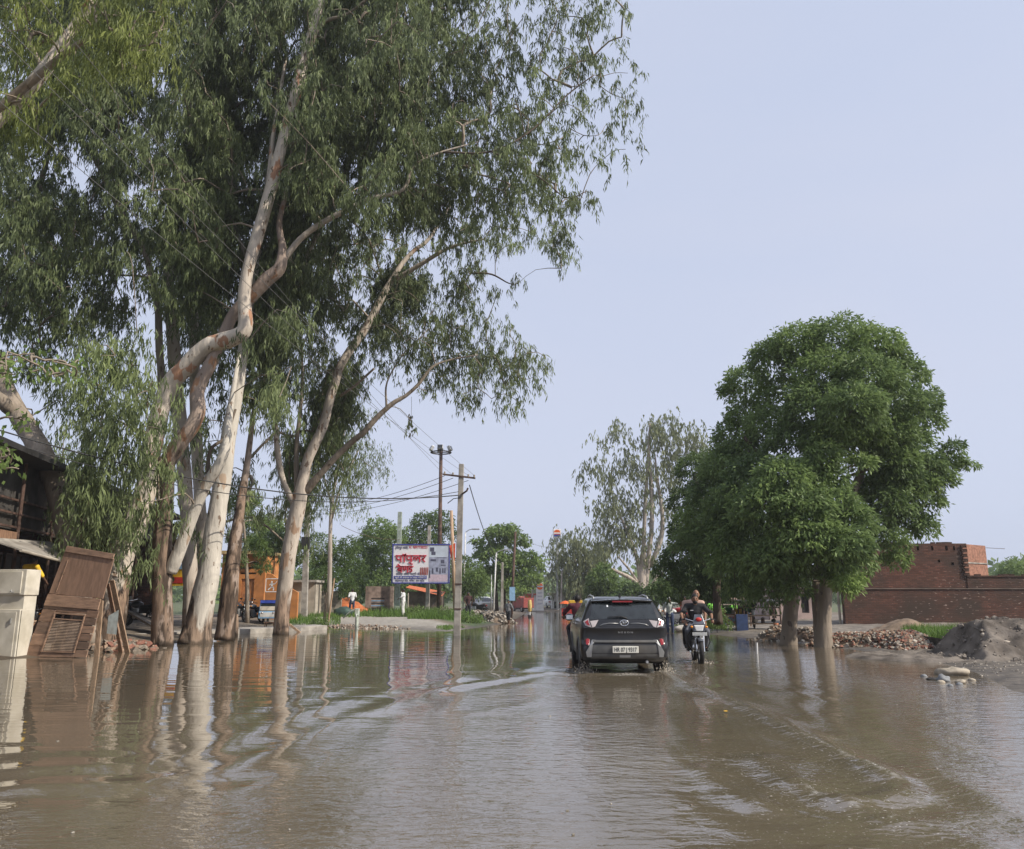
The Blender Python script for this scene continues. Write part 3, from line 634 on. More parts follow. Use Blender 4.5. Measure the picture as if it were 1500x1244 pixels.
tM.limb([(-14.6, 15.5, .2, .12), (-14.3, 15.5, 2, .1), (-13.2, 15.3, 3.8, .07), (-11.8, 15.1, 5.0, .045), (-10.6, 15, 5.9, .03), (-9.2, 15, 6.1, .012)], BARK_G, 'trunk', world=True)
tM.limb([(-13.2, 15.3, 3.8, .05), (-11.6, 15.1, 4.2, .03), (-9.9, 15, 4.35, .012)], BARK_G, world=True)
for px0, px1, py0, py1, n in ((-10, 60, 515, 550, 16), (60, 118, 528, 556, 12), (-10, 30, 655, 690, 14), (-120, -10, 500, 680, 40), (20, 45, 600, 625, 4)):
    for _ in range(n):
        p = np.array(at(rg.uniform(px0, px1), rg.uniform(py0, py1), 15 + rg.normal(0, .5))); k = 7; D = rg.normal(0, .6, (k, 3)); D[:, 2] -= .6; D /= np.linalg.norm(D, axis=1)[:, None]
        tM.blades(p + rg.normal(0, .12, (k, 3)), D, rg.uniform(.1, .17, k), rg.uniform(.06, .09, k), rg.uniform(.45, 1, k), .45); tM.twig(p, .01)
tM.finish(BROADL, BARK_G)

# the big round tree and its darker neighbour on the right
def px_blobs(t, L, Y, k, off=(0, 0), dens=1.0, LL=.13, WW=.045, tint=.4, jit=1.2, flat=.8, lowv=-.35, fan=6, depth=None):
    for b in L:
        cx, cy, r = b[:3]; Yb = (b[3] if len(b) > 3 else Y) + t.rng.normal(0, jit) * .3
        px, py = off[0] + cx * k, off[1] + cy * k; c = np.array(at(px, py, Yb)); rm = r * k * mpp(py, Yb)
        n = int(dens * (r * k) ** 2); tt = tint + t.rng.normal(0, .10)
        t.clump(c, (rm, rm * 1.05, rm * flat), n, LL, WW, tt, fan, lowv); t.twig(c, .05, .05)
b0 = gp(1180, 941); tR = Tree('shade_tree', 'big round dense green tree on two grey trunks in the water at right', b0)
tR.limb([(1155, 950, 27.6, 27), (1156, 915, 27.6, 22), (1159, 880, 27.6, 21), (1160, 840, 27.6, 20), (1168, 780, 27.6, 17), (1190, 700, 27.6, 14), (1200, 620, 27.6, 10), (1190, 540, 27.6, 6)], BARK_G, 'trunk')
tR.limb([(1206, 956, 26.2, 28), (1207, 915, 26.2, 21), (1209, 870, 26.2, 20), (1214, 820, 26.3, 18), (1235, 750, 26.5, 15), (1262, 690, 26.8, 12), (1270, 610, 27, 8), (1260, 540, 27, 5)], BARK_G, 'trunk')
tR.limb([(1199, 952, 26.5, 14), (1197, 900, 26.6, 12), (1195, 850, 26.7, 11), (1200, 800, 26.9, 8)], BARK_G)
tR.limb([(1240, 740, 26.5, 8), (1290, 720, 26.8, 6), (1340, 690, 27, 5), (1380, 690, 27, 3)], BARK_D)
tR.limb([(1180, 740, 27.6, 9), (1130, 690, 27.4, 7), (1090, 640, 27.2, 5)], BARK_D)
tR.limb([(1250, 720, 26.6, 7), (1240, 700, 26, 5), (1270, 688, 25.6, 4), (1262, 672, 25.5, 3)], BARK_D)
tR.limb([(1165, 800, 27.6, 9), (1120, 770, 26.8, 7), (1080, 740, 26, 5)], BARK_D)
BL = [(620, 210, 130), (790, 190, 150), (950, 215, 130), (1040, 260, 80), (1080, 340, 110), (750, 330, 150, 25.5), (930, 350, 150, 25), (520, 260, 110, 28.5), (400, 370, 110, 28.5), (330, 400, 50, 29), (560, 430, 120, 28), (700, 480, 150, 25), (870, 480, 140, 24.6), (1050, 470, 140, 25.6), (1160, 470, 90, 27), (1215, 420, 45, 28), (1200, 540, 70, 27), (400, 500, 90, 28.6),
      (350, 600, 100, 28.4), (500, 560, 110, 26.6), (610, 620, 120, 25.4), (760, 620, 130, 25), (890, 600, 120, 25.4), (1030, 590, 120, 26.2), (1130, 620, 80, 27), (1310, 650, 50, 27.3), (1290, 720, 55, 27.3), (1370, 725, 38, 27.3), (1240, 790, 75, 27.4), (1150, 740, 80, 28), (1170, 880, 90, 27.4), (1100, 820, 80, 28), (1090, 700, 70, 26),
      (430, 770, 120, 25.6), (560, 790, 130, 24.4), (680, 760, 100, 24.6), (480, 920, 150, 24.6), (640, 920, 140, 24), (340, 890, 120, 26.4), (780, 900, 110, 24.2), (860, 980, 110, 24.4), (650, 1050, 160, 24), (820, 1090, 130, 23.9), (370, 1060, 150, 25.4), (520, 1150, 130, 24.6), (1010, 1060, 90, 26.6), (960, 960, 80, 27.4), (1110, 980, 90, 27.4), (1180, 1000, 60, 27.2), (900, 1170, 60, 25), (1060, 1140, 55, 27), (950, 840, 60, 28), (900, 720, 60, 25.2), (1000, 760, 50, 27.8), (740, 690, 80, 24.8), (300, 760, 110, 28), (330, 680, 80, 28.5), (250, 860, 105, 28), (210, 960, 105, 28), (260, 1060, 105, 27.5), (150, 1070, 85, 28), (400, 680, 100, 27.5), (1000, 700, 95, 26.5), (1090, 770, 90, 26.6), (1120, 860, 85, 26.8), (1030, 900, 95, 26.2), (1200, 720, 70, 27), (1060, 660, 90, 26.4), (930, 560, 100, 25), (980, 820, 80, 26.4), (1190, 800, 60, 27), (760, 800, 90, 24.6), (320, 980, 110, 26.4)]
px_blobs(tR, BL, 26.8, .3333, (960, 440), 1.5, .17, .062, .44)
px_blobs(tR, [(1110, 820, 42, 25.4), (1075, 830, 40, 26), (1150, 835, 40, 25), (1190, 815, 36, 24.6), (1232, 800, 34, 24.6), (1165, 862, 24, 25), (1128, 868, 30, 25.8), (1085, 868, 26, 26.6), (1225, 838, 26, 24.4)], 25.4, 1, (0, 0), 1.5, .15, .05, .42)
px_blobs(tR, [(1240, 858, 17, 24), (1252, 848, 12, 24), (1228, 850, 12, 24)], 24, 1, (0, 0), 2.6, .17, .06, 1.05)  # brightest leaf tint paints the sunlit look of this low clump
tR.finish(BROAD, BARK_D)
b0 = Vector(on(1052, 33)); tS = Tree('shade_tree', 'darker spreading tree behind the big round tree, above the roadside stalls', b0)
tS.limb([(1052, 915, 33, 15), (1050, 880, 33, 12), (1048, 820, 33, 11), (1035, 760, 33, 8), (1020, 700, 33, 5)], BARK_D, 'trunk')
tS.limb([(1049, 850, 33, 8), (1010, 800, 32.4, 6), (985, 810, 32, 4)], BARK_D)
px_blobs(tS, [(1020, 690, 32), (1003, 735, 26), (1040, 720, 36), (1008, 775, 30), (1045, 790, 45), (1000, 818, 32), (975, 838, 20), (1020, 842, 36), (1060, 845, 36), (990, 865, 24), (1040, 872, 26), (1085, 862, 26), (968, 862, 14), (1080, 760, 40), (1050, 680, 30)], 33, 1, (0, 0), 2.2, .16, .055, .36, jit=3)
tS.finish(BROADD, BARK_D)

# trees farther off
def far_tree(name, label, px, Y, blobs, trunks, lm, bm, LL, WW, dens, tint=.45, k=1, off=(0, 0), hang=False, group=None, flat=.85):
    t = Tree(name, label, on(px, Y), group)
    t.thin = 1.15
    for i, P in enumerate(trunks): t.limb(P, bm, 'trunk' if i == 0 else 'limb', n=3, seg=8)
    if hang:
        for b in blobs:
            px_, py_, r = off[0] + b[0] * k, off[1] + b[1] * k, b[2] * k
            for _ in range(max(2, int(dens * r * r / 60))):
                a = t.rng.uniform(0, 6.28); q = r * math.sqrt(t.rng.uniform()); p = np.array(at(px_ + q * math.cos(a), py_ + q * math.sin(a), Y + t.rng.normal(0, r * mpp(py_, Y) * .6)))
                t.strands(p, hang, 6, 9, LL, WW, tint + .25 * mnoise.noise(Vector(p * .4)), drop=1.2)
            t.twig(np.array(at(px_, py_, Y)), .04, .05)
    else: px_blobs(t, blobs, Y, k, off, dens, LL, WW, tint, jit=3, flat=flat)
    return t.finish(lm, bm)
gb = on(945, 88)[2]
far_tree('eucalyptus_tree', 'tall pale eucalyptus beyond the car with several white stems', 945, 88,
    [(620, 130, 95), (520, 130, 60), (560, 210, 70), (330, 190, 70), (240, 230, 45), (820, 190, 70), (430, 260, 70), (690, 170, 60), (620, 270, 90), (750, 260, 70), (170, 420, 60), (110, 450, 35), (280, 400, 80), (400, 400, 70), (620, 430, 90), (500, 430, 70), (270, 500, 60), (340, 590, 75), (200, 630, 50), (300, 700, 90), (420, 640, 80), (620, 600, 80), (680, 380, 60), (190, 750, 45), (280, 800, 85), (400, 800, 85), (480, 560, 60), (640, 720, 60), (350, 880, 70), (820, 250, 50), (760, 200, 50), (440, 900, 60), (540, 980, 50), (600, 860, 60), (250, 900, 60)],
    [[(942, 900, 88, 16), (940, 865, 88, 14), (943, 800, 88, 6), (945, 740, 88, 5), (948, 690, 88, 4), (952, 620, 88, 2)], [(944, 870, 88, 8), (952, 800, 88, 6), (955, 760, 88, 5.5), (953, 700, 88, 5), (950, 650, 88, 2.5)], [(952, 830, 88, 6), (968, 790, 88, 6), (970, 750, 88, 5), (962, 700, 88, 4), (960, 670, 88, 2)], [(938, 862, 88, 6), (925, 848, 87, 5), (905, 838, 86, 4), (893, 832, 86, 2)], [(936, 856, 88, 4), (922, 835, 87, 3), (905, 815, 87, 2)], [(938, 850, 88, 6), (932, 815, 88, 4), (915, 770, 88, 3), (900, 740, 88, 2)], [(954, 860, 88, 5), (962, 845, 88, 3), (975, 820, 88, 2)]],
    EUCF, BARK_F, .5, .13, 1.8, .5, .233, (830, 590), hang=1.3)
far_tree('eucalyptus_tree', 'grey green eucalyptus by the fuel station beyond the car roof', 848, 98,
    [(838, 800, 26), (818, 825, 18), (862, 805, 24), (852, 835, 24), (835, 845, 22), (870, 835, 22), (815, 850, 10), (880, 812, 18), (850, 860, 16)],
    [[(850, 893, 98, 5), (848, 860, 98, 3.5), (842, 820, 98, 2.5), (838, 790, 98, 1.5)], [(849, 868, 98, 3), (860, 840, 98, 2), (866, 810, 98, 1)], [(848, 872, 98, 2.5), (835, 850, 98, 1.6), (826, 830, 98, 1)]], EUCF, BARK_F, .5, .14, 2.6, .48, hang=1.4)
far_tree('bushy_tree', 'yellow green leafy bush behind the car roof at the road side', 882, 80, [(882, 850, 20), (876, 868, 20), (890, 872, 22), (884, 835, 12), (905, 865, 16), (912, 880, 14)], [[(882, 897, 80, 4), (882, 870, 80, 3), (883, 845, 80, 1.5)]], BROADL, BARK_D, .32, .16, 3.0, .35)
far_tree('bushy_tree', 'dark low tree between the pale eucalyptus and the right side stalls', 925, 76, [(925, 868, 18), (945, 880, 16), (908, 878, 14), (962, 872, 18)], [[(925, 897, 76, 4), (925, 870, 76, 2.5)]], BROADD, BARK_D, .32, .16, 3.0, .4)
far_tree('layered_tree', 'lumpy green tree on the left of the far road behind the lamp poles', 735, 76, [(730, 782, 20), (745, 778, 16), (712, 800, 14), (755, 795, 20), (722, 812, 22), (700, 792, 8), (768, 820, 22), (785, 832, 14), (750, 830, 26), (730, 845, 26), (775, 848, 20), (792, 822, 8), (755, 860, 22), (715, 840, 16), (703, 815, 10)],
    [[(738, 897, 76, 6), (737, 850, 76, 5), (733, 810, 76, 3), (732, 790, 76, 1.5)], [(737, 850, 76, 4), (760, 820, 76, 2.5), (775, 815, 76, 1)], [(728, 897, 76.5, 5), (726, 850, 76.5, 3.5), (722, 820, 76.5, 2)]], BROAD, BARK_D, .34, .15, 2.3, .62, flat=.6)
far_tree('bushy_tree', 'light green bushy tree just right of the concrete power pole', 696, 64, [(690, 838, 20), (700, 850, 18), (684, 855, 20), (705, 862, 12), (692, 866, 18), (678, 825, 14)], [[(694, 895, 64, 4), (693, 850, 64, 2)]], BROADL, BARK_D, .22, .09, 2.6, .32)
far_tree('bushy_tree', 'dark bushy tree standing behind the top of the billboard', 632, 70, [(625, 770, 24), (645, 765, 20), (605, 790, 22), (655, 785, 14), (625, 800, 26), (640, 830, 26), (612, 840, 26), (655, 850, 22), (630, 868, 26), (600, 862, 22)], [[(632, 897, 70, 6), (631, 840, 70, 4), (640, 780, 70, 2)]], BROADD, BARK_D, .26, .1, 2.4, .5)
far_tree('bushy_tree', 'dense green tree left of the billboard behind the man in shorts', 556, 66, [(556, 780, 26), (545, 800, 28), (572, 790, 24), (530, 820, 28), (560, 825, 32), (582, 830, 22), (535, 850, 26), (565, 860, 28), (590, 865, 18), (520, 868, 20)], [[(556, 897, 66, 6), (556, 840, 66, 4)]], BROAD, BARK_D, .24, .1, 2.4, .42)
far_tree('bushy_tree', 'feathery green tree behind the thin leaning sapling', 468, 58, [(468, 800, 24), (458, 825, 24), (485, 830, 26), (500, 815, 20), (470, 850, 24), (495, 855, 24), (520, 835, 20), (510, 868, 18), (455, 860, 16), (512, 800, 16)], [[(478, 897, 58, 5), (476, 840, 58, 3)]], BROADL, BARK_D, .2, .07, 2.8, .25)
far_tree('bushy_tree', 'dark round bush hanging over the end of the orange wall', 398, 57, [(398, 795, 24), (385, 810, 22), (412, 800, 22), (420, 820, 18), (400, 825, 20), (375, 795, 16), (430, 800, 12)], [[(400, 897, 57, 6), (400, 830, 57, 4)]], BROADD, BARK_D, .2, .09, 2.8, .4)
far_tree('bushy_tree', 'bright green flat topped tree above the orange wall', 392, 62, [(392, 776, 14), (405, 772, 12), (380, 770, 12), (418, 778, 10)], [[(393, 897, 62, 5), (393, 790, 62, 3)]], BROADL, BARK_D, .22, .1, 2.6, .6)
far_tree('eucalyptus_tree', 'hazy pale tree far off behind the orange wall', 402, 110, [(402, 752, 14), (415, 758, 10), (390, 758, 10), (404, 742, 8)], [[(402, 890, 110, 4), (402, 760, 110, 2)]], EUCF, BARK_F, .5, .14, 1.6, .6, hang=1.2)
far_tree('yellow_leaved_tree', 'yellow green feathery tree behind the short dark trunk', 362, 44, [(350, 740, 22), (372, 770, 22), (350, 790, 18), (375, 800, 16), (385, 830, 12), (345, 820, 14), (365, 735, 16), (270, 775, 16), (278, 800, 12), (390, 810, 10)], [[(362, 918, 44, 6), (362, 850, 44, 5), (358, 780, 44, 3), (355, 740, 44, 1.5)]], BROADL, BARK_G, .17, .05, 4.0, .62)
far_tree('eucalyptus_tree', 'young slim eucalyptus with drooping leaves on the left bank', 482, 54, [(500, 640, 26), (525, 660, 26), (480, 640, 20), (545, 685, 22), (470, 680, 18), (510, 690, 26), (560, 690, 12), (535, 715, 18), (465, 720, 12), (505, 725, 18), (550, 650, 16), (540, 610, 16), (455, 700, 12), (518, 745, 8), (475, 745, 10)],
    [[(482, 897, 54, 6), (483, 850, 54, 5.5), (484, 780, 54, 5), (486, 740, 54, 4.5), (492, 700, 54, 4), (500, 650, 54, 3), (512, 600, 54, 1.5)], [(486, 760, 54, 3.5), (500, 710, 54, 2.5), (525, 660, 54, 1.5)], [(486, 740, 54, 3), (475, 700, 54, 2), (468, 660, 54, 1)]], EUC, BARK_F, .26, .045, 1.25, .42, hang=.8)
far_tree('round_tree', 'green round tree top showing past the right end of the brick wall', 1486, 62, [(1486, 838, 24), (1502, 842, 22), (1472, 848, 14), (1520, 848, 20), (1495, 860, 22)], [[(1488, 897, 62, 6), (1488, 850, 62, 4)]], BROAD, BARK_D, .22, .09, 2.4, .6)
for i, (px, Y, r, lb) in enumerate(((1000, 70, 22, 'dark tree filling the gap behind the man with the white cap'), (1040, 62, 22, 'dark tree behind the green hanging cloths'), (1095, 58, 24, 'dark tree behind the market cart'), (1140, 56, 22, 'dark tree beside the pale pink house'))):
    far_tree('bushy_tree', lb, px, Y, [(px, 868, r), (px - 14, 882, r * .8), (px + 16, 880, r * .8), (px + 4, 850, r * .8), (px - 10, 845, r * .6)], [[(px, 905, Y, 6), (px, 860, Y, 4)]], BROADD, BARK_D, .24, .11, 2.2, .36)
# ---------------------------------------------------------------- buildings, walls, poles
def brick_mat():
    m = bpy.data.materials.new('old_brickwork'); m.use_nodes = True; n = m.node_tree; b = n.nodes['Principled BSDF']; b.inputs['Roughness'].default_value = .9; b.inputs['Specular IOR Level'].default_value = .15
    tc = n.nodes.new('ShaderNodeTexCoord'); sx = n.nodes.new('ShaderNodeSeparateXYZ'); n.links.new(tc.outputs['Object'], sx.inputs[0])
    ad = n.nodes.new('ShaderNodeMath'); n.links.new(sx.outputs[0], ad.inputs[0]); n.links.new(sx.outputs[1], ad.inputs[1])
    cb = n.nodes.new('ShaderNodeCombineXYZ'); n.links.new(ad.outputs[0], cb.inputs[0]); n.links.new(sx.outputs[2], cb.inputs[1])
    br = n.nodes.new('ShaderNodeTexBrick'); br.inputs['Scale'].default_value = 1; br.inputs['Brick Width'].default_value = .235; br.inputs['Row Height'].default_value = .08
    br.inputs['Mortar Size'].default_value = .009; br.inputs['Mortar Smooth'].default_value = .2; br.inputs['Bias'].default_value = -.1
    br.inputs['Color1'].default_value = (.105, .046, .033, 1); br.inputs['Color2'].default_value = (.19, .085, .058, 1); br.inputs['Mortar'].default_value = (.075, .055, .045, 1)
    n.links.new(cb.outputs[0], br.inputs['Vector'])
    def nz(s, d, src): 
        x = n.nodes.new('ShaderNodeTexNoise'); x.inputs['Scale'].default_value = s; x.inputs['Detail'].default_value = d; n.links.new(src, x.inputs['Vector']); return x.outputs[0]
    def ramp(src, p0, p1, k=1.0):
        r = n.nodes.new('ShaderNodeValToRGB'); r.color_ramp.elements[0].position = p0; r.color_ramp.elements[1].position = p1; r.color_ramp.elements[1].color = (k, k, k, 1); n.links.new(src, r.inputs[0]); return r.outputs[0]
    def mix(f, a, c):
        x = n.nodes.new('ShaderNodeMix'); x.data_type = 'RGBA'; n.links.new(f, x.inputs[0]); n.links.new(a, x.inputs[6])
        if isinstance(c, tuple): x.inputs[7].default_value = (*c, 1)
        else: n.links.new(c, x.inputs[7])
        return x.outputs[2]
    c1 = mix(ramp(nz(.55, 6, tc.outputs['Object']), .36, .62, .9), br.outputs[0], (.062, .046, .036))
    mp = n.nodes.new('ShaderNodeMapping'); mp.inputs['Scale'].default_value = (4.2, 12.5, 1); n.links.new(cb.outputs[0], mp.inputs[0])
    big = ramp(nz(.35, 3, tc.outputs['Object']), .44, .62); sp_ = ramp(nz(1, 2, mp.outputs[0]), .63, .69, .85)
    mm = n.nodes.new('ShaderNodeMath'); mm.operation = 'MULTIPLY'; n.links.new(big, mm.inputs[0]); n.links.new(sp_, mm.inputs[1])
    n.links.new(mix(mm.outputs[0], c1, (.36, .27, .22)), b.inputs['Base Color'])
    bp = n.nodes.new('ShaderNodeBump'); bp.inputs['Strength'].default_value = .8; bp.inputs['Distance'].default_value = .02; iv = n.nodes.new('ShaderNodeMath'); iv.operation = 'SUBTRACT'; iv.inputs[0].default_value = 1
    n.links.new(br.outputs['Fac'], iv.inputs[1]); n.links.new(iv.outputs[0], bp.inputs['Height']); n.links.new(bp.outputs[0], b.inputs['Normal']); return m
BRICK = brick_mat()  # brick tone darkened to stand in for the shaded front wall
CONC = pmat('weathered_concrete', (.36, .33, .29), .85, var=.25, scale=3, bump=.3, bscale=30, dirt=.4)
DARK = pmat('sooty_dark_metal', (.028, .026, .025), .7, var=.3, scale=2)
TIN = pmat('dark_tin_sheet', (.05, .046, .042), .6, .3, var=.35, scale=2, dirt=.4)
WOOD = pmat('old_brown_wood', (.25, .14, .085), .75, var=.3, scale=3, bump=.3, bscale=18, aniso=(8, 1, 1), col2=(.36, .21, .13))
WOODL = pmat('pale_weathered_wood', (.42, .28, .18), .8, var=.3, scale=4, bump=.3, bscale=18, aniso=(8, 8, 1), col2=(.52, .36, .24))
ORANGE = pmat('orange_wall_paint', (.50, .20, .06), .85, var=.14, scale=2, dirt=.35, bump=.15)
PLAST = pmat('pale_plaster', (.42, .37, .30), .9, var=.2, scale=1.5, dirt=.5, bump=.2)
PINK = pmat('pale_pink_plaster', (.48, .37, .34), .9, var=.15, scale=1.5, dirt=.5, bump=.2)
WHITE = pmat('white_paint', (.72, .71, .68), .5, var=.06, scale=3, dirt=.15)
WHITE2 = pmat('clean_white_sheet', (.8, .8, .8), .5, var=.03)
RED = pmat('red_paint', (.48, .03, .025), .5, var=.12, dirt=.2)
BLUE = pmat('blue_paint', (.03, .06, .32), .5, var=.12)
LBLUE = pmat('light_blue_paint', (.28, .46, .66), .5, var=.1)
YELLOW = pmat('yellow_paint', (.75, .45, .03), .5, var=.1)
BLACK = pmat('black_rubber', (.018, .017, .017), .75, var=.25)
STEEL = pmat('galvanised_steel', (.42, .42, .41), .45, .7, var=.15)
RUST = pmat('rusty_iron', (.10, .06, .045), .8, .2, var=.35, scale=5)
GLASS = pmat('dark_window_glass', (.02, .024, .028), .06, var=.1, spec=.6)

def corner(name, label, cat, P, mb_parts): pass
def walls_with_holes(mb, x0, x1, z0, z1, y0, y1, holes, depth=.14, mi=0):
    """front wall of a block cut round rectangular holes, each with its own recess"""
    xs = sorted({x0, x1, *[h[0] for h in holes], *[h[1] for h in holes]}); zs = sorted({z0, z1, *[h[2] for h in holes], *[h[3] for h in holes]})
    for i in range(len(xs) - 1):
        for j in range(len(zs) - 1):
            a, b, c, d = xs[i], xs[i + 1], zs[j], zs[j + 1]; cx, cz = (a + b) / 2, (c + d) / 2
            hole = any(h[0] < cx < h[1] and h[2] < cz < h[3] for h in holes); y = y0 + depth if hole else y0
            mb.add([(a, y, c), (b, y, c), (b, y, d), (a, y, d)], [(0, 1, 2, 3)], mi)
            if hole: mb.add([(a, y0, c), (b, y0, c), (b, y0, d), (a, y0, d), (a, y, c), (b, y, c), (b, y, d), (a, y, d)], [(0, 4, 5, 1), (1, 5, 6, 2), (2, 6, 7, 3), (3, 7, 4, 0)], mi)

# brick building and boundary wall on the right
Yb = 40.0; xl, xc, xr = X_(1236, Yb), X_(1421, Yb), X_(1640, Yb); zb = -.1
zu = at(1421, 796, Yb).z; zm = at(1421, 845, Yb).z; zl = at(1421, 863, Yb).z
t = thing('brick_building', 'unfinished red brick building behind the big round tree, its right side lit orange', 'building', (xl, Yb, 0))
hol = []
for px, py, w, h in ((1346, 803, 3.6, 6), (1367, 803, 3.6, 6), (1388, 803, 3.8, 6.5), (1399, 803, 3.2, 6), (1416, 803, 3.6, 6), (1331, 822, 3.6, 4), (1377, 822, 3.4, 4), (1397, 826, 4.4, 4), (1413, 826, 4, 4), (1320, 804, 3, 6), (1300, 804, 3, 6)):
    a = at(px, py, Yb); hol.append((a.x - xl - w / 60, a.x - xl + w / 60, a.z - h / 60, a.z + h / 60))
mb = MB(); W0 = X_(1262, Yb) - xl; Wc = xc - xl; walls_with_holes(mb, W0, Wc, zl, zu, .10, 0, hol); mb.add([(W0, .10, zl), (W0, 5, zl), (W0, 5, zu), (W0, .10, zu)], [(0, 1, 2, 3)])
mb.add([(W0, .1, zu), (Wc, .1, zu), (Wc, 5, zu), (W0, 5, zu)], [(0, 1, 2, 3)]); mb.build('upper_wall', BRICK, t)
BR_LIT = pmat('sunlit_brick_face', (.30, .145, .095), .9, var=.3, scale=9, bump=.4, bscale=24, dirt=.2)  # lighter copy of the wall brick: sunlight on the side put into its colour
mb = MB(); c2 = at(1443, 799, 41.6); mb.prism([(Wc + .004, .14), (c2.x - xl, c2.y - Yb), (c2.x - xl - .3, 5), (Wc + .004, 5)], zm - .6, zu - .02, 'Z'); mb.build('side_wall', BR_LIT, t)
mb = MB(); mb.prism([(Wc + .02, .12), (c2.x - xl + .03, c2.y - Yb - .03), (c2.x - xl - .3, 4.9), (Wc + .02, 4.9)], at(1421, 824, Yb).z - .03, at(1421, 824, Yb).z + .03, 'Z'); mb.build('concrete_band', CONC, t)
brick_me = None
for k in range(14):
    mb = MB(); z = zm + .1 + k * .115
    if z > zu - .06: break
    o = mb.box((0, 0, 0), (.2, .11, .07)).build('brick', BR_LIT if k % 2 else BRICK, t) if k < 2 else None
    if k < 2: protos = (protos if k else []) + [o]
    else: o = protos[k % 2].copy(); COL.objects.link(o); o.parent = t
    o.location = (Wc - .04 + .055 * (k % 2), .07, z)
mb = MB(); mb.bar((c2.x - xl, c2.y - Yb, zu - .12), (c2.x - xl + 1.1, c2.y - Yb + .2, zu - .16), .012, 5); mb.build('iron_rod', RUST, t)
t = thing('boundary_wall', 'long red brick boundary wall with pale worn patches behind the sand heap', 'wall', (xl, Yb, 0))
mb = MB(); mb.box(((xr - xl) / 2, .15, (zb + zl) / 2), (xr - xl, .30, zl - zb)); mb.build('lower_wall', BRICK, t)
mb = MB(); mb.box(((Wc + xr - xl) / 2, .16, (zl + zm) / 2), (xr - xl - Wc, .2, zm - zl)); mb.build('upper_wall', BRICK, t)
mb = MB(); mb.box(((xr - xl) / 2, .0, zl + .018), (xr - xl, .1, .036)); mb.build('ledge', pmat('stained_ledge', (.16, .125, .10), .9, var=.3, scale=2, dirt=.5), t)
mb = MB(); mb.box(((Wc + xr - xl) / 2, .16, zm + .03), (xr - xl - Wc, .28, .06)); mb.build('coping', BRICK, t)
rgb = random.Random(4)
for k in range(46):                     # loose and missing bricks leave the wall heads uneven
    o = protos[0].copy(); COL.objects.link(o); o.parent = t; up = k < 22; x0_ = (W0 + .2 + rgb.random() * (Wc - W0 - .5)) if up else Wc + .3 + rgb.random() * (xr - xl - Wc - .6)
    o.location = (x0_, .2 if up else .16, (zu if up else zm + .06) + .036); o.rotation_euler = (0, 0, rgb.uniform(-.2, .2)); o.scale = (rgb.uniform(.7, 1.2), 1.4, rgb.uniform(.8, 1.1))
a = on(1228, 40.4); t = thing('drain_pipe', 'grey vertical pipe in the dark gap at the left end of the brick wall', 'pipe', a)
mb = MB(); mb.bar((0, 0, 0), (0, 0, 1.9), .06, 10).build('pipe', PLAST, t, smooth='auto')
for z in (.8, 1.5): mb = MB(); mb.bar((0, 0, z), (0, 0, z + .1), .075, 10); mb.build('collar', CONC, t)
a = on(1160, 49); t = thing('house', 'pale pink house with dark doors behind the two grey tree trunks', 'house', a)
ww = 66 * 49 / 1190; mb = MB(); hh = at(0, 862, 49).z - a[2]
H_ = [(-ww * .46, -ww * .36, .1, 1.3), (-ww * .1, ww * .08, .05, 1.5), (ww * .2, ww * .36, .4, 1.4), (ww * .42, ww * .5, .05, 1.5)]
walls_with_holes(mb, -ww / 2, ww * .62, -.3, hh, 0, 0, H_, .12); mb.box((ww * .06, 2.1, hh / 2 - .15), (ww * 1.12, 3.7, hh + .3)); mb.build('wall', PINK, t)
for h in H_:
    mb = MB(); mb.box(((h[0] + h[1]) / 2, .10, (h[2] + h[3]) / 2), (h[1] - h[0] - .01, .03, h[3] - h[2] - .01)); mb.build('door' if h[2] < .2 else 'window', DARK, t)
mb = MB(); mb.box((ww * .06, 1.9, hh + .08), (ww * 1.16, 4.4, .14)); mb.build('roof', CONC, t)

# long dark repair shed on the left
P1, P2 = gp(0, 647, 5.5), gp(270, 762, 5.5); dv = (P2 - P1); Ls = dv.length; dv.normalize(); rzs = math.atan2(dv.y, dv.x)
t = thing('repair_shed', 'long dark open fronted shed with a black roof at the left edge', 'shed', (P1.x, P1.y, 0), rzs)
s0 = -9.0; gzs = .35                                   # local x runs along the front, local y inward (left)
mb = MB(); mb.add([(s0, 0, 5.5), (Ls, 0, 5.5), (Ls, 7, 5.2), (s0, 7, 5.2), (s0, 0, 5.66), (Ls, 0, 5.66), (Ls, 7, 5.36), (s0, 7, 5.36)], [(3, 2, 1, 0), (4, 5, 6, 7), (0, 1, 5, 4), (1, 2, 6, 5), (2, 3, 7, 6), (3, 0, 4, 7)]); mb.build('roof', DARK, t)
def corr(mb, x0, x1, z0, z1, y, pitch=.2, amp=.03):
    n = int((x1 - x0) / pitch * 4); k = len(mb.v)
    for i in range(n + 1):
        x = x0 + (x1 - x0) * i / n; yy = y + amp * math.sin(2 * math.pi * (x - x0) / pitch); mb.v += [(x, yy, z0), (x, yy, z1)]
    for i in range(n): mb.f.append((k + 2 * i, k + 2 * i + 2, k + 2 * i + 3, k + 2 * i + 1)); mb.m.append(0)
mb = MB(); corr(mb, s0, 8.5, 3.5, 5.5, .9); mb.build('tin_sheet', TIN, t); mb = MB(); corr(mb, 8.6, Ls, 4.3, 5.5, 1.0); mb.build('tin_sheet', TIN, t)
for z, y in ((4.35, .8), (3.95, .78), (3.55, .76)): mb = MB(); mb.box(((s0 + 8.5) / 2, y, z), (8.5 - s0, .07, .06)); mb.build('rail', RUST, t)
mb = MB(); mb.box(((s0 + Ls) / 2, 6.6, 2.7), (Ls - s0, .2, 5.2)); mb.build('back_wall', pmat('dark_plaster', (.10, .085, .07), .9, var=.4, scale=1.2, dirt=.5), t)  # dark base colour, mottled at random
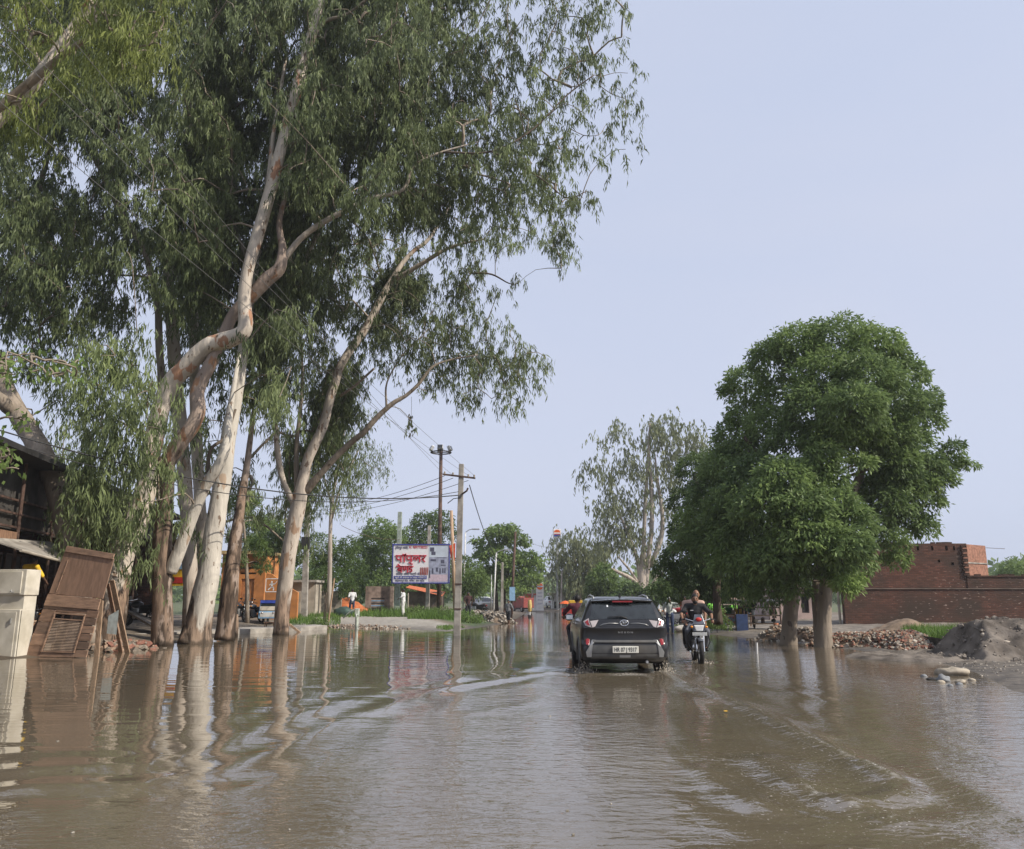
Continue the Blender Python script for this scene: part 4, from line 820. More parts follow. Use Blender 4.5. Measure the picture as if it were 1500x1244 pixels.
mb = MB(); mb.box((Ls - .1, 3.4, 2.7), (.2, 6.2, 5.2)); mb.build('end_wall', BRICK, t); mb = MB(); mb.box((8.4, 3.9, 1.9), (.2, 5.4, 3.6)); mb.build('partition_wall', BRICK, t)
for x in (-6, -2.5, .6, 3.6, 6.2, 8.8, 12.5, 16.5, 20.5, Ls - .3): mb = MB(); mb.bar((x, .7, .1), (x, .7, 5.5), .055, 8); mb.build('post', RUST, t)
mb = MB(); mb.box((-1.5, .72, 3.28), (10, .1, .24)); mb.build('lintel', WOOD, t)
for x0, x1, z0, z1 in ((-1.2, 1.4, .5, 3.1), (1.7, 4.0, 1.6, 3.1), (4.2, 6.0, .4, 2.9), (6.3, 8.2, .4, 2.9)):
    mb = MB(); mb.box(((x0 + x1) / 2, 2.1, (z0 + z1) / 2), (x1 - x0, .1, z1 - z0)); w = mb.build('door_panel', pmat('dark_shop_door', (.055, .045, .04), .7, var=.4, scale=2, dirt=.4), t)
    m2 = MB()
    for k in range(4): xx = x0 + (x1 - x0) * k / 3; m2.box((xx, 2.03, (z0 + z1) / 2), (.06, .05, z1 - z0))
    m2.box(((x0 + x1) / 2, 2.03, z1), (x1 - x0, .06, .07)); m2.box(((x0 + x1) / 2, 2.03, z0), (x1 - x0, .06, .07)); m2.build('frame', RUST, w)
mb = MB(); mb.box((2.7, 2.02, 2.35), (.8, .05, .55)); w = mb.build('window', pmat('daylit_pane', (.30, .33, .30), .3, var=.3), t)  # pale pane colour stands in for daylight showing at the window
mb = MB(); mb.add([(1.0, .5, 3.05), (5.2, .3, 3.2), (5.6, -1.0, 2.35), (.9, -.5, 2.72), (1.0, .5, 3.09), (5.2, .3, 3.24), (5.6, -1.0, 2.39), (.9, -.5, 2.76)], [(3, 2, 1, 0), (4, 5, 6, 7), (0, 1, 5, 4), (1, 2, 6, 5), (2, 3, 7, 6), (3, 0, 4, 7)]); mb.build('awning_sheet', pmat('grey_canvas', (.33, .30, .26), .8, var=.2, scale=3, dirt=.4), t)
mb = MB(); mb.bar((.8, -.52, 2.73), (5.7, -1.02, 2.36), .04, 8); mb.build('awning_bar', PLAST, t)
mb = MB(); mb.box(((s0 + Ls) / 2, 3.5, .16), (Ls - s0 - .4, 6.4, .5)); mb.build('floor_slab', pmat('dark_floor', (.11, .095, .08), .8, var=.4, scale=1.5), t)  # dark slab colour with random mottling
# concrete step, ramp board, signboard in front of the shed
a = gp(230, 935, 0); t = thing('concrete_step', 'long low concrete step at the water edge behind the tree trunks', 'step', (0, 0, 0))
q0, q1 = at(170, 935, 30.5), at(470, 915, 39); mb = MB(); mb.hexa([(q0.x, 30, -.1), (q1.x, 40.4, -.1), (q1.x - 1, 42, -.1), (q0.x - 1, 32.2, -.1), (q0.x, 30, .2), (q1.x, 40.4, .2), (q1.x - 1, 42, .2), (q0.x - 1, 32.2, .2)]); mb.build('slab', CONC, t, bevel=.02)
t = thing('ramp_board', 'grey brown plank ramp leaning down between the wooden panel and the rough trunk', 'ramp', (0, 0, 0))
u0, u1 = at(176, 892, 33.5), at(236, 928, 30.8); mb = MB(); mb.hexa([(u0.x, 33.5, u0.z), (u1.x, 30.8, u1.z), (u1.x, 31.9, u1.z), (u0.x, 34.8, u0.z), (u0.x, 33.5, u0.z + .08), (u1.x, 30.8, u1.z + .08), (u1.x, 31.9, u1.z + .08), (u0.x, 34.8, u0.z + .08)]); mb.build('board', pmat('grey_plank', (.26, .22, .18), .85, var=.3, scale=3, dirt=.3), t)
c = at(263, 846, 36); t = thing('signboard', 'yellow signboard with a red panel hanging between two trunks', 'sign', (c.x, c.y, c.z))
mb = MB(); mb.box((0, 0, 0), (.95, .1, .72)); mb.build('board', YELLOW, t, bevel=.01); mb = MB(); mb.box((-.1, -.06, -.12), (.6, .03, .26)); mb.build('red_panel', RED, t); mb = MB(); mb.box((0, -.05, .46), (.95, .06, .22)); mb.build('blue_panel', LBLUE, t)
for x in (-.42, .42): mb = MB(); mb.bar((x, .05, -1.25), (x, .05, .3), .03, 6); mb.build('leg', RUST, t)

# orange gatehouse and painted wall
a = on(365, 50); t = thing('gatehouse', 'orange painted gatehouse with a panelled gate behind the parked motorcycles', 'building', a)
k = 50 / 1190; zt = lambda py: at(365, py, 50).z - a[2]
xa, xb = X_(322, 50) - a[0], X_(385, 50) - a[0]; mb = MB(); gx0, gx1 = X_(352, 50) - a[0], X_(371, 50) - a[0]
walls_with_holes(mb, xa, xb, -.3, zt(812), 0, 0, [(gx0, gx1, .02, zt(848))], .15); mb.box(((xa + xb) / 2, 1.6, zt(812) / 2 - .15), (xb - xa, 2.88, zt(812) + .3)); mb.build('wall', ORANGE, t)
mb = MB(); mb.box(((xa + xb) / 2, 1.3, zt(812) + .09), (xb - xa + .3, 3.6, .2)); mb.build('roof_slab', pmat('ochre_paint', (.42, .30, .14), .8, dirt=.5), t)
for i in range(3):
    w = (gx1 - gx0) / 3; mb = MB(); mb.box((gx0 + w * (i + .5), .10, zt(848) / 2), (w - .03, .05, zt(848) - .05)); mb.build('gate_panel', pmat('dull_orange_gate', (.42, .17, .06), .7, dirt=.3), t)
for j in range(3): mb = MB(); mb.box(((gx0 + gx1) / 2, .03, zt(840) + j * .32), ((gx1 - gx0) * 1.25, .06, .1)); mb.build('brick_band', pmat('grey_pink_band', (.4, .27, .2), .9), t)
a = on(404, 49); t = thing('painted_wall', 'orange wall with a white painted frame and running figure beside the forked tree', 'wall', a)
zt = lambda py: at(404, py, 49).z - a[2]; xa, xb = X_(385, 49) - a[0] + .12, X_(436, 49) - a[0]; mb = MB()
mb.prism([(xa, -.3), (xb, -.3), (xb, zt(868)), (X_(418, 49) - a[0], zt(858)), (X_(408, 49) - a[0], zt(850)), (X_(396, 49) - a[0], zt(841)), (xa, zt(840))], 0, .25, 'Y'); mb.build('wall', ORANGE, t)
fx0, fx1, fz0, fz1 = X_(384.5, 49) - a[0] + .15, X_(406.5, 49) - a[0], zt(867), zt(848); mb = MB()
for c_, d_ in ((((fx0 + fx1) / 2, -.004, fz0), (fx1 - fx0, .008, .045)), (((fx0 + fx1) / 2, -.004, fz1), (fx1 - fx0, .008, .045)), ((fx0, -.004, (fz0 + fz1) / 2), (.045, .008, fz1 - fz0)), ((fx1, -.004, (fz0 + fz1) / 2), (.045, .008, fz1 - fz0))): mb.box(c_, d_)
mb.build('white_frame', WHITE2, t); mb = MB(); cxm, czm, u = (fx0 + fx1) / 2, (fz0 + fz1) / 2, (fz1 - fz0) / 2 * .8
def stroke(mb, pts, w, y0=-.006, y1=-.001):
    for (ax, az), (bx, bz) in zip(pts[:-1], pts[1:]):
        d = Vector((bx - ax, bz - az)); L = d.length or 1; nx_, nz_ = -d.y / L * w / 2, d.x / L * w / 2; ex, ez = d.x / L * w * .3, d.y / L * w * .3
        mb.prism([(ax + nx_ - ex, az + nz_ - ez), (bx + nx_ + ex, bz + nz_ + ez), (bx - nx_ + ex, bz - nz_ + ez), (ax - nx_ - ex, az - nz_ - ez)], y0, y1, 'Y')
P = lambda *q: [(cxm + a_ * u, czm + b_ * u) for a_, b_ in q]
stroke(mb, P((-.1, .35), (0, -.2)), .34 * u); stroke(mb, P((0, -.2), (.35, -.5), (.3, -.95)), .2 * u); stroke(mb, P((0, -.2), (-.3, -.5), (-.7, -.85)), .2 * u); stroke(mb, P((-.05, .3), (.4, .2), (.7, .45)), .14 * u); stroke(mb, P((-.1, .3), (-.5, .05)), .14 * u); stroke(mb, P((.55, .2), (.95, .8)), .08 * u); stroke(mb, P((-.08, .6), (-.02, .72)), .3 * u); mb.build('painted_figure', WHITE2, t)
a = on(443, 53); t = thing('hut', 'small grey plaster hut with a dark doorway behind the concrete pole', 'hut', a)
w = 34 * 53 / 1190; h = at(0, 853, 53).z - a[2]; mb = MB(); walls_with_holes(mb, -w / 2, w / 2, -.2, h, 0, 0, [(-.1, .22, 0, h * .82)], .3); mb.box((0, 1.16, h / 2 - .1), (w, 1.7, h + .2)); mb.build('wall', PLAST, t)
mb = MB(); mb.box((0, .9, h + .07), (w + .3, 2.3, .14)); mb.build('roof_slab', CONC, t); mb = MB(); mb.box((.06, .26, h * .41), (.3, .04, h * .8)); mb.build('door', pmat('dark_red_door', (.06, .025, .02), .7), t)
a = on(475, 57); t = thing('compound_wall', 'low pale wall with faded painted letters behind the thin sapling', 'wall', a); w = 50 * 57 / 1190; h = at(0, 866, 57).z - a[2]
mb = MB(); mb.box((0, 0, h / 2 - .1), (w, .22, h + .2)); mb.build('wall', pmat('faded_limewash', (.36, .32, .26), .9, var=.3, scale=2, dirt=.6), t); text('SCHOOL' if False else '', .3, DARK, t, Matrix()) if False else None
a = on(556, 60); t = thing('mural_wall', 'wall with a faded mural of blue stripes under the dense trees', 'wall', a); w = 40 * 60 / 1190; h = at(0, 859, 60).z - a[2]
mb = MB(); mb.box((0, 0, h / 2 - .1), (w, .22, h + .2)); mb.build('wall', pmat('mural_ground', (.32, .24, .2), .9, var=.35, scale=3, dirt=.5), t)
for i in range(5): mb = MB(); mb.box((-.1, -.113, .35 + i * .17), (.95, .008, .07)); mb.build('stripe', LBLUE if i % 2 else DARK, t)
a = on(640, 62); t = thing('shack', 'low dark shack with a sagging orange cloth behind the billboard posts', 'shack', a)
mb = MB(); mb.box((-.9, .9, .75), (2.6, 1.8, 1.7)); mb.build('wall', pmat('shack_boards', (.13, .10, .08), .85, var=.4, scale=2), t); mb = MB(); mb.add([(-2.3, -.4, 1.9), (.4, -.4, 1.3), (.5, 2, 1.6), (-2.3, 2, 2.1)], [(0, 1, 2, 3)]); mb.add([(-2.3, -.4, 1.86), (.4, -.4, 1.26), (.5, 2, 1.56), (-2.3, 2, 2.06)], [(3, 2, 1, 0)]); mb.build('roof_sheet', pmat('red_orange_cloth', (.5, .14, .06), .8, var=.2), t)
for x in (-2.1, .3): mb = MB(); mb.bar((x, -.35, 0), (x, -.35, 1.5), .04, 6); mb.build('post', PLAST, t)

# poles
def pole(name, label, cat, top, bot, Y, wpx, mat, square=False, group=None):
    b = at(bot[0], bot[1], Y); g = gz(b.x, Y); tp = at(top[0], top[1], Y); t = thing(name, label, cat, (b.x, Y, g)); w = wpx * Y / 1190
    mb = MB(); d = Vector((tp.x - b.x, 0, tp.z - g))
    if square:
        v = []
        for z, k_ in ((-.6, 1.0), (1, .72)):
            c = d * z if z > 0 else Vector((0, 0, z))
            for sx, sy in ((-1, -1), (1, -1), (1, 1), (-1, 1)): v.append((c.x + sx * w / 2 * k_, sy * w * .4 * k_, c.z))
        mb.hexa(v)
    else: mb.tube([(0, 0, -.5), tuple(d)], [w / 2, w * .38], 10)
    mb.build('pole', mat, t, smooth=not square, bevel=.015 if square else 0); return t, d
t, d = pole('power_pole', 'square concrete power pole standing in the water with a rusty cross arm', 'pole', (676, 680), (669, 930), 34.2, 10, CONC, True); PP = Vector((t.location.x, 34.2, t.location.z)) + d
mb = MB(); zc = d.z - .55; mb.hexa([(d.x - .78, -.16, zc + .06), (d.x + .6, -.1, zc - .1), (d.x + .6, -.02, zc - .1), (d.x - .78, -.08, zc + .06), (d.x - .78, -.16, zc + .13), (d.x + .6, -.1, zc - .03), (d.x + .6, -.02, zc - .03), (d.x - .78, -.08, zc + .13)]); ca = mb.build('cross_arm', RUST, t)
for x in (-.7, -.35, .3, .55): mb = MB(); mb.lathe([(.02, -.05), (.045, 0), (.03, .03), (.045, .06), (.02, .1)], 8, (d.x + x, -.09, zc + .12 - (x + .7) * .11)); mb.build('insulator', PLAST, ca)
mb = MB(); mb.tube([(d.x + .05, -.12, zc - .75), (d.x + .25, -.2, zc - .62), (d.x + .3, -.2, zc - .5)], .04, 6); mb.build('bracket', RUST, t)
mb = MB(); mb.tube([(d.x, -.15, zc - .9), (d.x - .3, -.2, zc - .95), (d.x - .55, -.2, zc - 1.15)], .018, 5); mb.build('cable_loop', BLACK, t)
for z in (1.2, 2.2): mb = MB(); mb.box((d.x * z / d.z, 0, z), (.31 - z * .012, .27 - z * .01, .05)); mb.build('strap', RUST, t)
t, d = pole('floodlight_mast', 'tall rusty floodlight mast with a ring of lamps behind the billboard', 'mast', (646, 662), (643, 893), 60, 6.5, RUST); u = 60 / 1190
mb = MB(); R_ = 15 * u; mb.tube([(d.x + R_ * math.cos(i / 20 * 6.2832), R_ * math.sin(i / 20 * 6.2832), d.z - .05) for i in range(21)], .05, 6, cap=False); 
for i in range(4): mb.bar((d.x, 0, d.z - .05), (d.x + R_ * math.cos(i * 1.57), R_ * math.sin(i * 1.57), d.z - .05), .035, 6)
mb.build('ring', DARK, t)
for i, an in enumerate((200, 270, 340, 100)): mb = MB(); r_ = rotm(R(-25), 0, R(an + 90)); p = Vector((d.x + R_ * .95 * math.cos(R(an)), R_ * .95 * math.sin(R(an)), d.z + .22)); mb.box(p, (.42, .22, .36), r_); l = mb.build('floodlight', STEEL, t, bevel=.02); mb = MB(); mb.box(p + r_ @ Vector((0, -.115, 0)), (.36, .012, .3), r_); mb.build('lens', GLASS, l)
t, d = pole('concrete_pole', 'square concrete pole with a dark meter box in front of the grey hut', 'pole', (451, 738), (446, 897), 51, 9, CONC, True); mb = MB(); mb.box((d.x * .62, -.25, at(0, 796, 51).z - t.location.z), (.5, .3, .75)); mb.build('meter_box', DARK, t, bevel=.02)
pole('concrete_pole', 'pale greenish concrete pole carrying the left end of the billboard', 'pole', (586, 750), (581, 898), 58.6, 8, pmat('greenish_concrete', (.33, .38, .33), .85, var=.2, dirt=.3), True)
pole('concrete_pole', 'pale concrete pole carrying the right end of the billboard', 'pole', (629, 770), (626, 896), 58.6, 6, CONC, True)
t, d = pole('wooden_pole', 'leaning tan wooden pole with an orange flag right of the billboard', 'pole', (661, 748), (668, 895), 56, 6, WOODL)
mb = MB(); mb.add([(-.1, -.1, 4.9), (-.52, -.12, 4.7), (-.42, -.05, 3.9), (-.12, -.1, 3.7), (-.1, -.07, 4.9), (-.52, -.09, 4.7), (-.42, -.02, 3.9), (-.12, -.07, 3.7)], [(3, 2, 1, 0), (4, 5, 6, 7), (0, 1, 5, 4), (1, 2, 6, 5), (2, 3, 7, 6), (3, 0, 4, 7)]); mb.build('flag', pmat('red_orange_flag', (.62, .1, .04), .8), t)
def lamp_post(label, top, bot, Y, arm, w=3):
    t, d = pole('street_lamp', label, 'street lamp', top, bot, Y, w, pmat('white_pole_paint', (.62, .61, .58), .5, dirt=.2)); a = arm * Y / 1190
    mb = MB(); mb.tube([tuple(d), (d.x + a * .5, 0, d.z + .2), (d.x + a, 0, d.z + .25)], .035, 6); mb.build('arm', STEEL, t); mb = MB(); mb.box((d.x + a + .25 * (1 if arm > 0 else -1), 0, d.z + .25), (.6, .22, .1)); mb.build('lamp_head', STEEL, t, bevel=.02)
lamp_post('white street lamp on the left of the far road, nearest the lumpy tree', (727, 810), (722, 893), 68, 12, 2.6)
lamp_post('white street lamp just right of the concrete power pole', (682, 780), (678, 893), 64, 10, 2.2)
pole('concrete_pole', 'thin pale concrete pole beside the two street lamps on the far road', 'pole', (736, 824), (735, 894), 66, 4.4, CONC, True)
t, d = pole('iron_pole', 'brown iron pole with a light blue board beside the far road', 'pole', (755, 779), (748, 897), 62, 4.4, RUST); mb = MB(); mb.box((.12, -.16, at(0, 870, 62).z - t.location.z), (.42, .04, 1.0)); mb.build('blue_board', LBLUE, t)
pole('iron_pole', 'thin pale iron post between the street lamp and the lumpy tree', 'pole', (720, 842), (719, 893), 69, 1.8, STEEL)
pole('concrete_pole', 'far concrete pole standing before the fuel station building', 'pole', (823, 836), (821, 893), 90, 2.6, CONC, True)
pole('concrete_pole', 'leaning grey pole left of the fuel station price sign', 'pole', (783, 842), (776, 893), 94, 2.4, CONC, True)

# overhead cables
CABLE = pmat('black_cable', (.03, .03, .03), .6)
def cable(label, a, b, sag=.3, r=.011, mat=None):
    a, b = Vector(a), Vector(b); mb = MB(); mb.tube([tuple(a.lerp(b, i / 16) - Vector((0, 0, sag * 4 * (i / 16) * (1 - i / 16)))) for i in range(17)], r, 5); o = mb.build('overhead_cable', mat or CABLE, None, smooth=True); tag(o, label, 'cable')
def ext(a, b, k): return tuple(Vector(a) + (Vector(b) - Vector(a)) * k)
GREYC = pmat('grey_wire', (.2, .195, .185), .5, .3)
A = [PP + Vector((x, -.1, -.5)) for x in (-.7, -.35, .3, .55)]
cable('grey wire from the power pole crossing highest over the eucalyptus crowns', A[0], ext(A[0], at(66, 0, 11), 1.12), .25, .006, GREYC)
cable('grey wire just below the highest one over the eucalyptus crowns', A[1], ext(A[1], at(20, 66, 11), 1.12), .25, .006, GREYC)
cable('grey wire crossing the pale limb with orange bark', A[2], ext(A[2], at(-10, 130, 11), 1.12), .3, .006, GREYC)
cable('lowest grey wire of those rising to the top left', A[3], ext(A[3], at(0, 20, 11), 1.12), .3, .006, GREYC)
cable('thick sagging black cable from the left edge across the trunks to the power pole', PP + Vector((-.1, -.15, -1.35)), ext(PP, at(0, 612, 22), 1.08), .9, .022)
cable('second black cable hanging close beside the thick one', PP + Vector((-.1, -.15, -1.2)), ext(PP, at(0, 622, 22), 1.08), 1.15, .014)
mh = Vector((X_(450, 51), 51, at(450, 742, 51).z))
for i in range(3): cable(('upper', 'middle', 'lower')[i] + ' of three thin wires from the power pole to the pole by the hut', A[i] + Vector((0, .1, -.1 * i)), mh + Vector((0, 0, -.25 * i)), .35, .012)
cable('black cable dropping right from the power pole to the far pole', PP + Vector((.35, 0, -.9)), at(736, 826, 66), .7, .02)
cable('thin wire between the far poles above the lumpy tree', at(755, 782, 62), at(818, 800, 96), .5, .012)
cable('orange brown wire sagging left of the billboard top', at(586, 790, 58.5), at(500, 770, 55), .3, .014, RUST)
# ---------------------------------------------------------------- billboard and fuel station signs
Yb_ = 57.8; A0, A1 = at(575, 797, Yb_), at(658.5, 855, Yb_); bw, bh = A1.x - A0.x, A0.z - A1.z
t = thing('billboard', 'white advertising hoarding with red Hindi lettering and a blue border', 'billboard', (A0.x, Yb_, A1.z))
mb = MB(); mb.box((bw / 2, .06, bh / 2), (bw, .1, bh)); mb.build('board', pmat('hoarding_white', (.82, .80, .83), .5, var=.03), t)
BB = pmat('hoarding_blue', (.05, .06, .30), .5); fr = .085
for c_, d_ in (((bw / 2, 0, bh - fr / 2), (bw + .02, .06, fr)), ((bw / 2, 0, fr / 2), (bw + .02, .06, fr)), ((fr / 2, .001, bh / 2), (fr, .05, bh)), ((bw - fr / 2, .001, bh / 2), (fr, .05, bh))): mb = MB(); mb.box(c_, d_); mb.build('border', BB, t)
HR = pmat('hoarding_red', (.62, .03, .06), .5, var=.04); HK = pmat('hoarding_ink', (.09, .08, .16), .5)
def B(px, py): return ((px - 578) / 80.5 * bw * .965 + bw * .03, bh - (py - 798) / 57 * bh)     # photo pixels on the board face
# main words drawn letter by letter with strokes: units are letter heights
LET = {'pa': [[(.08, 1), (.08, .55), (.2, .38), (.5, .38)], [(.62, 1), (.62, 0)], [(-.05, 1), (.8, 1)]],
       'o': [[(.2, 1), (.2, 0)], [(-.05, 1), (.4, 1)], [(.0, 1.22), (.2, 1.12), (.4, 1.25)], [(.2, 1.02), (.35, 1.2)]],
       'la': [[(.1, .35), (.05, .6), (.25, .72), (.4, .5), (.42, .3)], [(.42, .5), (.6, .72), (.75, .5)], [(.85, 1), (.85, 0)], [(-.05, 1), (1.0, 1)]],
       'ra': [[(.2, 1), (.42, .75), (.3, .5), (.1, .5), (.45, .02)], [(-.05, 1), (.6, 1)]],
       'ba': [[(.62, 1), (.62, 0)], [(.6, .62), (.3, .75), (.1, .5), (.3, .25), (.6, .4)], [(.18, .66), (.5, .32)], [(-.05, 1), (.8, 1)]],
       'na': [[(.1, 1), (.1, .5), (.25, .35), (.4, .5), (.4, 1)], [(.68, 1), (.68, 0)], [(-.05, 1), (.8, 1)]],
       'da': [[(.35, 1), (.35, .82), (.1, .72), (.12, .55), (.45, .5), (.5, .25), (.3, .08), (.12, .16)], [(-.05, 1), (.65, 1)]]}
def word(mb, seq, x, z, h, w, ks=1.0):
    for ch in seq:
        if ch == 'u': stroke(mb, [(x - .5 * h * ks, z - .06 * h), (x - .3 * h * ks, z - .28 * h), (x - .05 * h * ks, z - .34 * h)], w, -.034, -.002); continue
        if ch == 'ai': stroke(mb, [(x - .35 * h * ks, z + 1.02 * h), (x - .7 * h * ks, z + 1.36 * h)], w, -.034, -.002); continue
        for p in LET[ch]: stroke(mb, [(x + a_ * h * ks, z + b_ * h) for a_, b_ in p], w, -.034, -.002)
        x += {'pa': .84, 'o': .46, 'la': 1.05, 'ra': .66, 'ba': .84, 'na': .84, 'da': .7}[ch] * h * ks
    return x
HZ = bh / 57
mb = MB(); x0, z0 = B(581, 824); word(mb, ['pa', 'o', 'pa', 'u', 'la', 'ra'], x0 + .02, z0, 9.0 * HZ, 1.75 * HZ, 1.28); mb.build('lettering', HR, t)
mb = MB(); x0, z0 = B(583, 839); x1 = word(mb, ['ba', 'ai', 'na'], x0, z0, 8.4 * HZ, 1.7 * HZ, 1.2); word(mb, ['da'], x1, z0, 8.4 * HZ, 1.7 * HZ, 1.2); mb.build('lettering', HR, t)
def btext(s, px, py, size, mat, wpx): 
    x, z = B(px, py); text(s, size, mat, t, Matrix.Translation((x, -.004, z)) @ Matrix.Rotation(R(90), 4, 'X'), width=wpx / 80.5 * bw * .965, depth=.006)
btext('(\u0936\u0947\u0930\u092a\u0941\u0930 \u0935\u093e\u0932\u0947)', 580, 805, .22, HK, 18); btext('M. 9897738221', 600, 804.5, .24, HR, 26)
btext('\u0935\u093f\u0935\u093e\u0939 \u0936\u093e\u0926\u0940 \u092a\u093e\u0930\u094d\u091f\u0940 \u0915\u0947 \u0932\u093f\u090f', 582, 842.5, .2, HK, 42)
x0, z0 = B(579, 848.5); x1, z1 = B(626, 844); mb = MB(); mb.box(((x0 + x1) / 2, .004, (z0 + z1) / 2), (x1 - x0, .02, z1 - z0)); mb.build('blue_strip', BB, t)
x, z = B(580.5, 847.6); text('\u092b\u0942\u0932\u094b\u0902 \u0915\u0940 \u0938\u091c\u093e\u0935\u091f \u090f\u0935\u0902 \u0932\u093e\u0907\u091f \u092e\u093f\u0932\u0924\u0940 \u0939\u0948', .17, WHITE2, t, Matrix.Translation((x, -.012, z)) @ Matrix.Rotation(R(90), 4, 'X'), width=44 / 80.5 * bw * .965)
btext('\u0938\u0939\u093e\u0930\u0928\u092a\u0941\u0930 \u0930\u094b\u0921, \u0928\u093f\u0915\u091f, \u092c\u0938 \u0938\u094d\u091f\u0948\u0902\u0921', 581, 852, .18, HK, 42)
# little band picture and the printed house photograph
mb = MB(); x, z = B(617, 839)
for i in range(5): xx = x + i * .12; stroke(mb, [(xx, z - .15), (xx + .02, z + .22)], .07, -.012, .0); stroke(mb, [(xx + .02, z + .26), (xx + .02, z + .33)], .06, -.012, .0)
mb.build('band_picture', pmat('print_brown_red', (.4, .1, .08), .5), t)
GREYP = pmat('print_grey_blue', (.36, .38, .5), .5, var=.2, scale=4); GREYD = pmat('print_dark', (.09, .09, .14), .5); SKYP = pmat('print_sky', (.58, .64, .74), .5, var=.1, scale=2); PINKP = pmat('print_pink', (.60, .47, .55), .5, var=.1)
def bpatch(px0, py0, px1, py1, m, y=.004, name='printed_picture'):
    a_, b_ = B(px0, py0), B(px1, py1); mb = MB(); mb.box(((a_[0] + b_[0]) / 2, y, (a_[1] + b_[1]) / 2), (b_[0] - a_[0], .02, a_[1] - b_[1])); mb.build(name, m, t)
bpatch(629, 801, 655.5, 817, SKYP); bpatch(629.05, 817.1, 655.5, 842, GREYP); bpatch(629.05, 842.1, 655.5, 852, PINKP)
for q in ((630, 803, 636, 809), (632, 809.2, 638, 814), (640, 817.5, 654, 818.4), (631, 820, 639, 823), (646, 821, 651, 826), (646, 828, 653, 829.5), (633, 833, 635.5, 841), (639, 832, 642, 838), (644, 833, 646, 841), (648, 833, 650, 840), (651, 833, 653, 840), (629.2, 836, 631, 847)): bpatch(*q, GREYD, 0.0)

OR = pmat('sign_orange', (.75, .13, .02), .5, var=.04)
def disc(mb, c, r, y0, y1, n=28): mb.prism([(c[0] + r * math.cos(6.2832 * i / n), c[1] + r * math.sin(6.2832 * i / n)) for i in range(n)], y0, y1, 'Y')
def fuel_logo(t, cx_, cz_, r):
    mb = MB(); disc(mb, (cx_, cz_), r, -.03, 0); d = mb.build('orange_disc', OR, t); mb = MB(); mb.box((cx_, -.036, cz_), (r * 2.05, .012, r * .42)); mb.build('white_band', WHITE2, d)
    text('\u0907\u0902\u0921\u093f\u092f\u0928\u0911\u092f\u0932', r * .36, BLUE, d, Matrix.Translation((cx_ - r * .8, -.044, cz_ - r * .12)) @ Matrix.Rotation(R(90), 4, 'X'), width=r * 1.6)
Yt = 92.0; a = on(791, Yt); t = thing('fuel_price_sign', 'tall white fuel station sign with an orange disc at the top', 'sign', a); k = Yt / 1190; h = at(0, 853, Yt).z - a[2]
mb = MB(); mb.box((0, .2, h / 2), (10.5 * k, .4, h)); mb.build('panel', WHITE, t, bevel=.03); fuel_logo(t, 0, h - 6 * k, 4.5 * k)
for i in range(4): mb = MB(); mb.box((0, -.01, h - (15 + i * 5) * k), (7 * k, .02, 2.2 * k)); mb.build('price_strip', pmat('faded_grey_print', (.5, .5, .52), .5, var=.15), t)
mb = MB(); mb.box((0, .2, .1), (12 * k, .8, .25)); mb.build('plinth', CONC, t)
Yt = 97.0; a = on(817, Yt); t = thing('fuel_pole_sign', 'white square sign with an orange disc high on a pole above the trees', 'sign', a); k = Yt / 1190; zc = at(0, 782, Yt).z - a[2]
mb = MB(); mb.box((0, 0, zc), (11.6 * k, .5, 13 * k)); mb.build('sign_box', WHITE2, t, bevel=.04); m_ = MB(); disc(m_, (0, zc + .05), 5 * k, -.29, -.255); d_ = m_.build('orange_disc', OR, t)
mb = MB(); mb.box((0, -.298, zc + .05), (10.2 * k, .012, 1.9 * k)); mb.build('white_band', WHITE2, d_); mb = MB(); mb.box((0, -.29, zc - .22), (8.6 * k, .05, .22)); mb.build('blue_band', BLUE, d_)
mb = MB(); mb.tube([(0, .05, -.3), (0, .05, zc - 6 * k)], [.16, .12], 10); mb.build('pole', STEEL, t)
a = on(826, 100); t = thing('fuel_station', 'low white fuel station building far down the road', 'building', a); k = 100 / 1190; h = at(0, 871, 100).z - a[2]
mb = MB(); xa, xb = X_(808, 100) - a[0], X_(868, 100) - a[0]; walls_with_holes(mb, xa, xb, -.2, h, 0, 0, [(xa + .3 + i * 1.25, xa + 1.2 + i * 1.25, .05, .85) for i in range(4)], .3); mb.box(((xa + xb) / 2, 2.8, h / 2 - .1), (xb - xa, 5, h + .2)); mb.build('wall', WHITE, t)
mb = MB(); mb.box(((xa + xb) / 2, 2.3, h + .1), (xb - xa + .6, 6.6, .2)); mb.build('roof', PLAST, t)
for i in range(4): mb = MB(); mb.box((xa + .75 + i * 1.25, .25, .45), (.86, .04, .78)); mb.build('shutter', DARK, t)
a = on(778, 95); t = thing('fuel_kiosk', 'orange and white kiosk between the red truck and the tall fuel sign', 'kiosk', a); mb = MB(); mb.box((0, .7, .85), (1.5, 1.4, 1.9)); mb.build('wall', WHITE, t); mb = MB(); mb.box((-.2, -.03, 1.5), (1.0, .06, .5)); mb.build('orange_panel', OR, t); mb = MB(); mb.box((0, .6, 1.86), (1.8, 1.9, .12)); mb.build('roof', RED, t)
a = on(828, 86); t = thing('stall_umbrella', 'orange umbrella stall at the far right side of the road', 'umbrella', a); mb = MB(); mb.lathe([(.62, 1.05), (.4, 1.25), (.02, 1.36), (.02, 1.3), (.38, 1.18)], 10); mb.build('canopy', OR, t); mb = MB(); mb.bar((0, 0, 0), (0, 0, 1.3), .03, 6); mb.build('pole', STEEL, t); mb = MB(); mb.box((0, 0, .35), (.8, .6, .5)); mb.build('counter', RED, t)
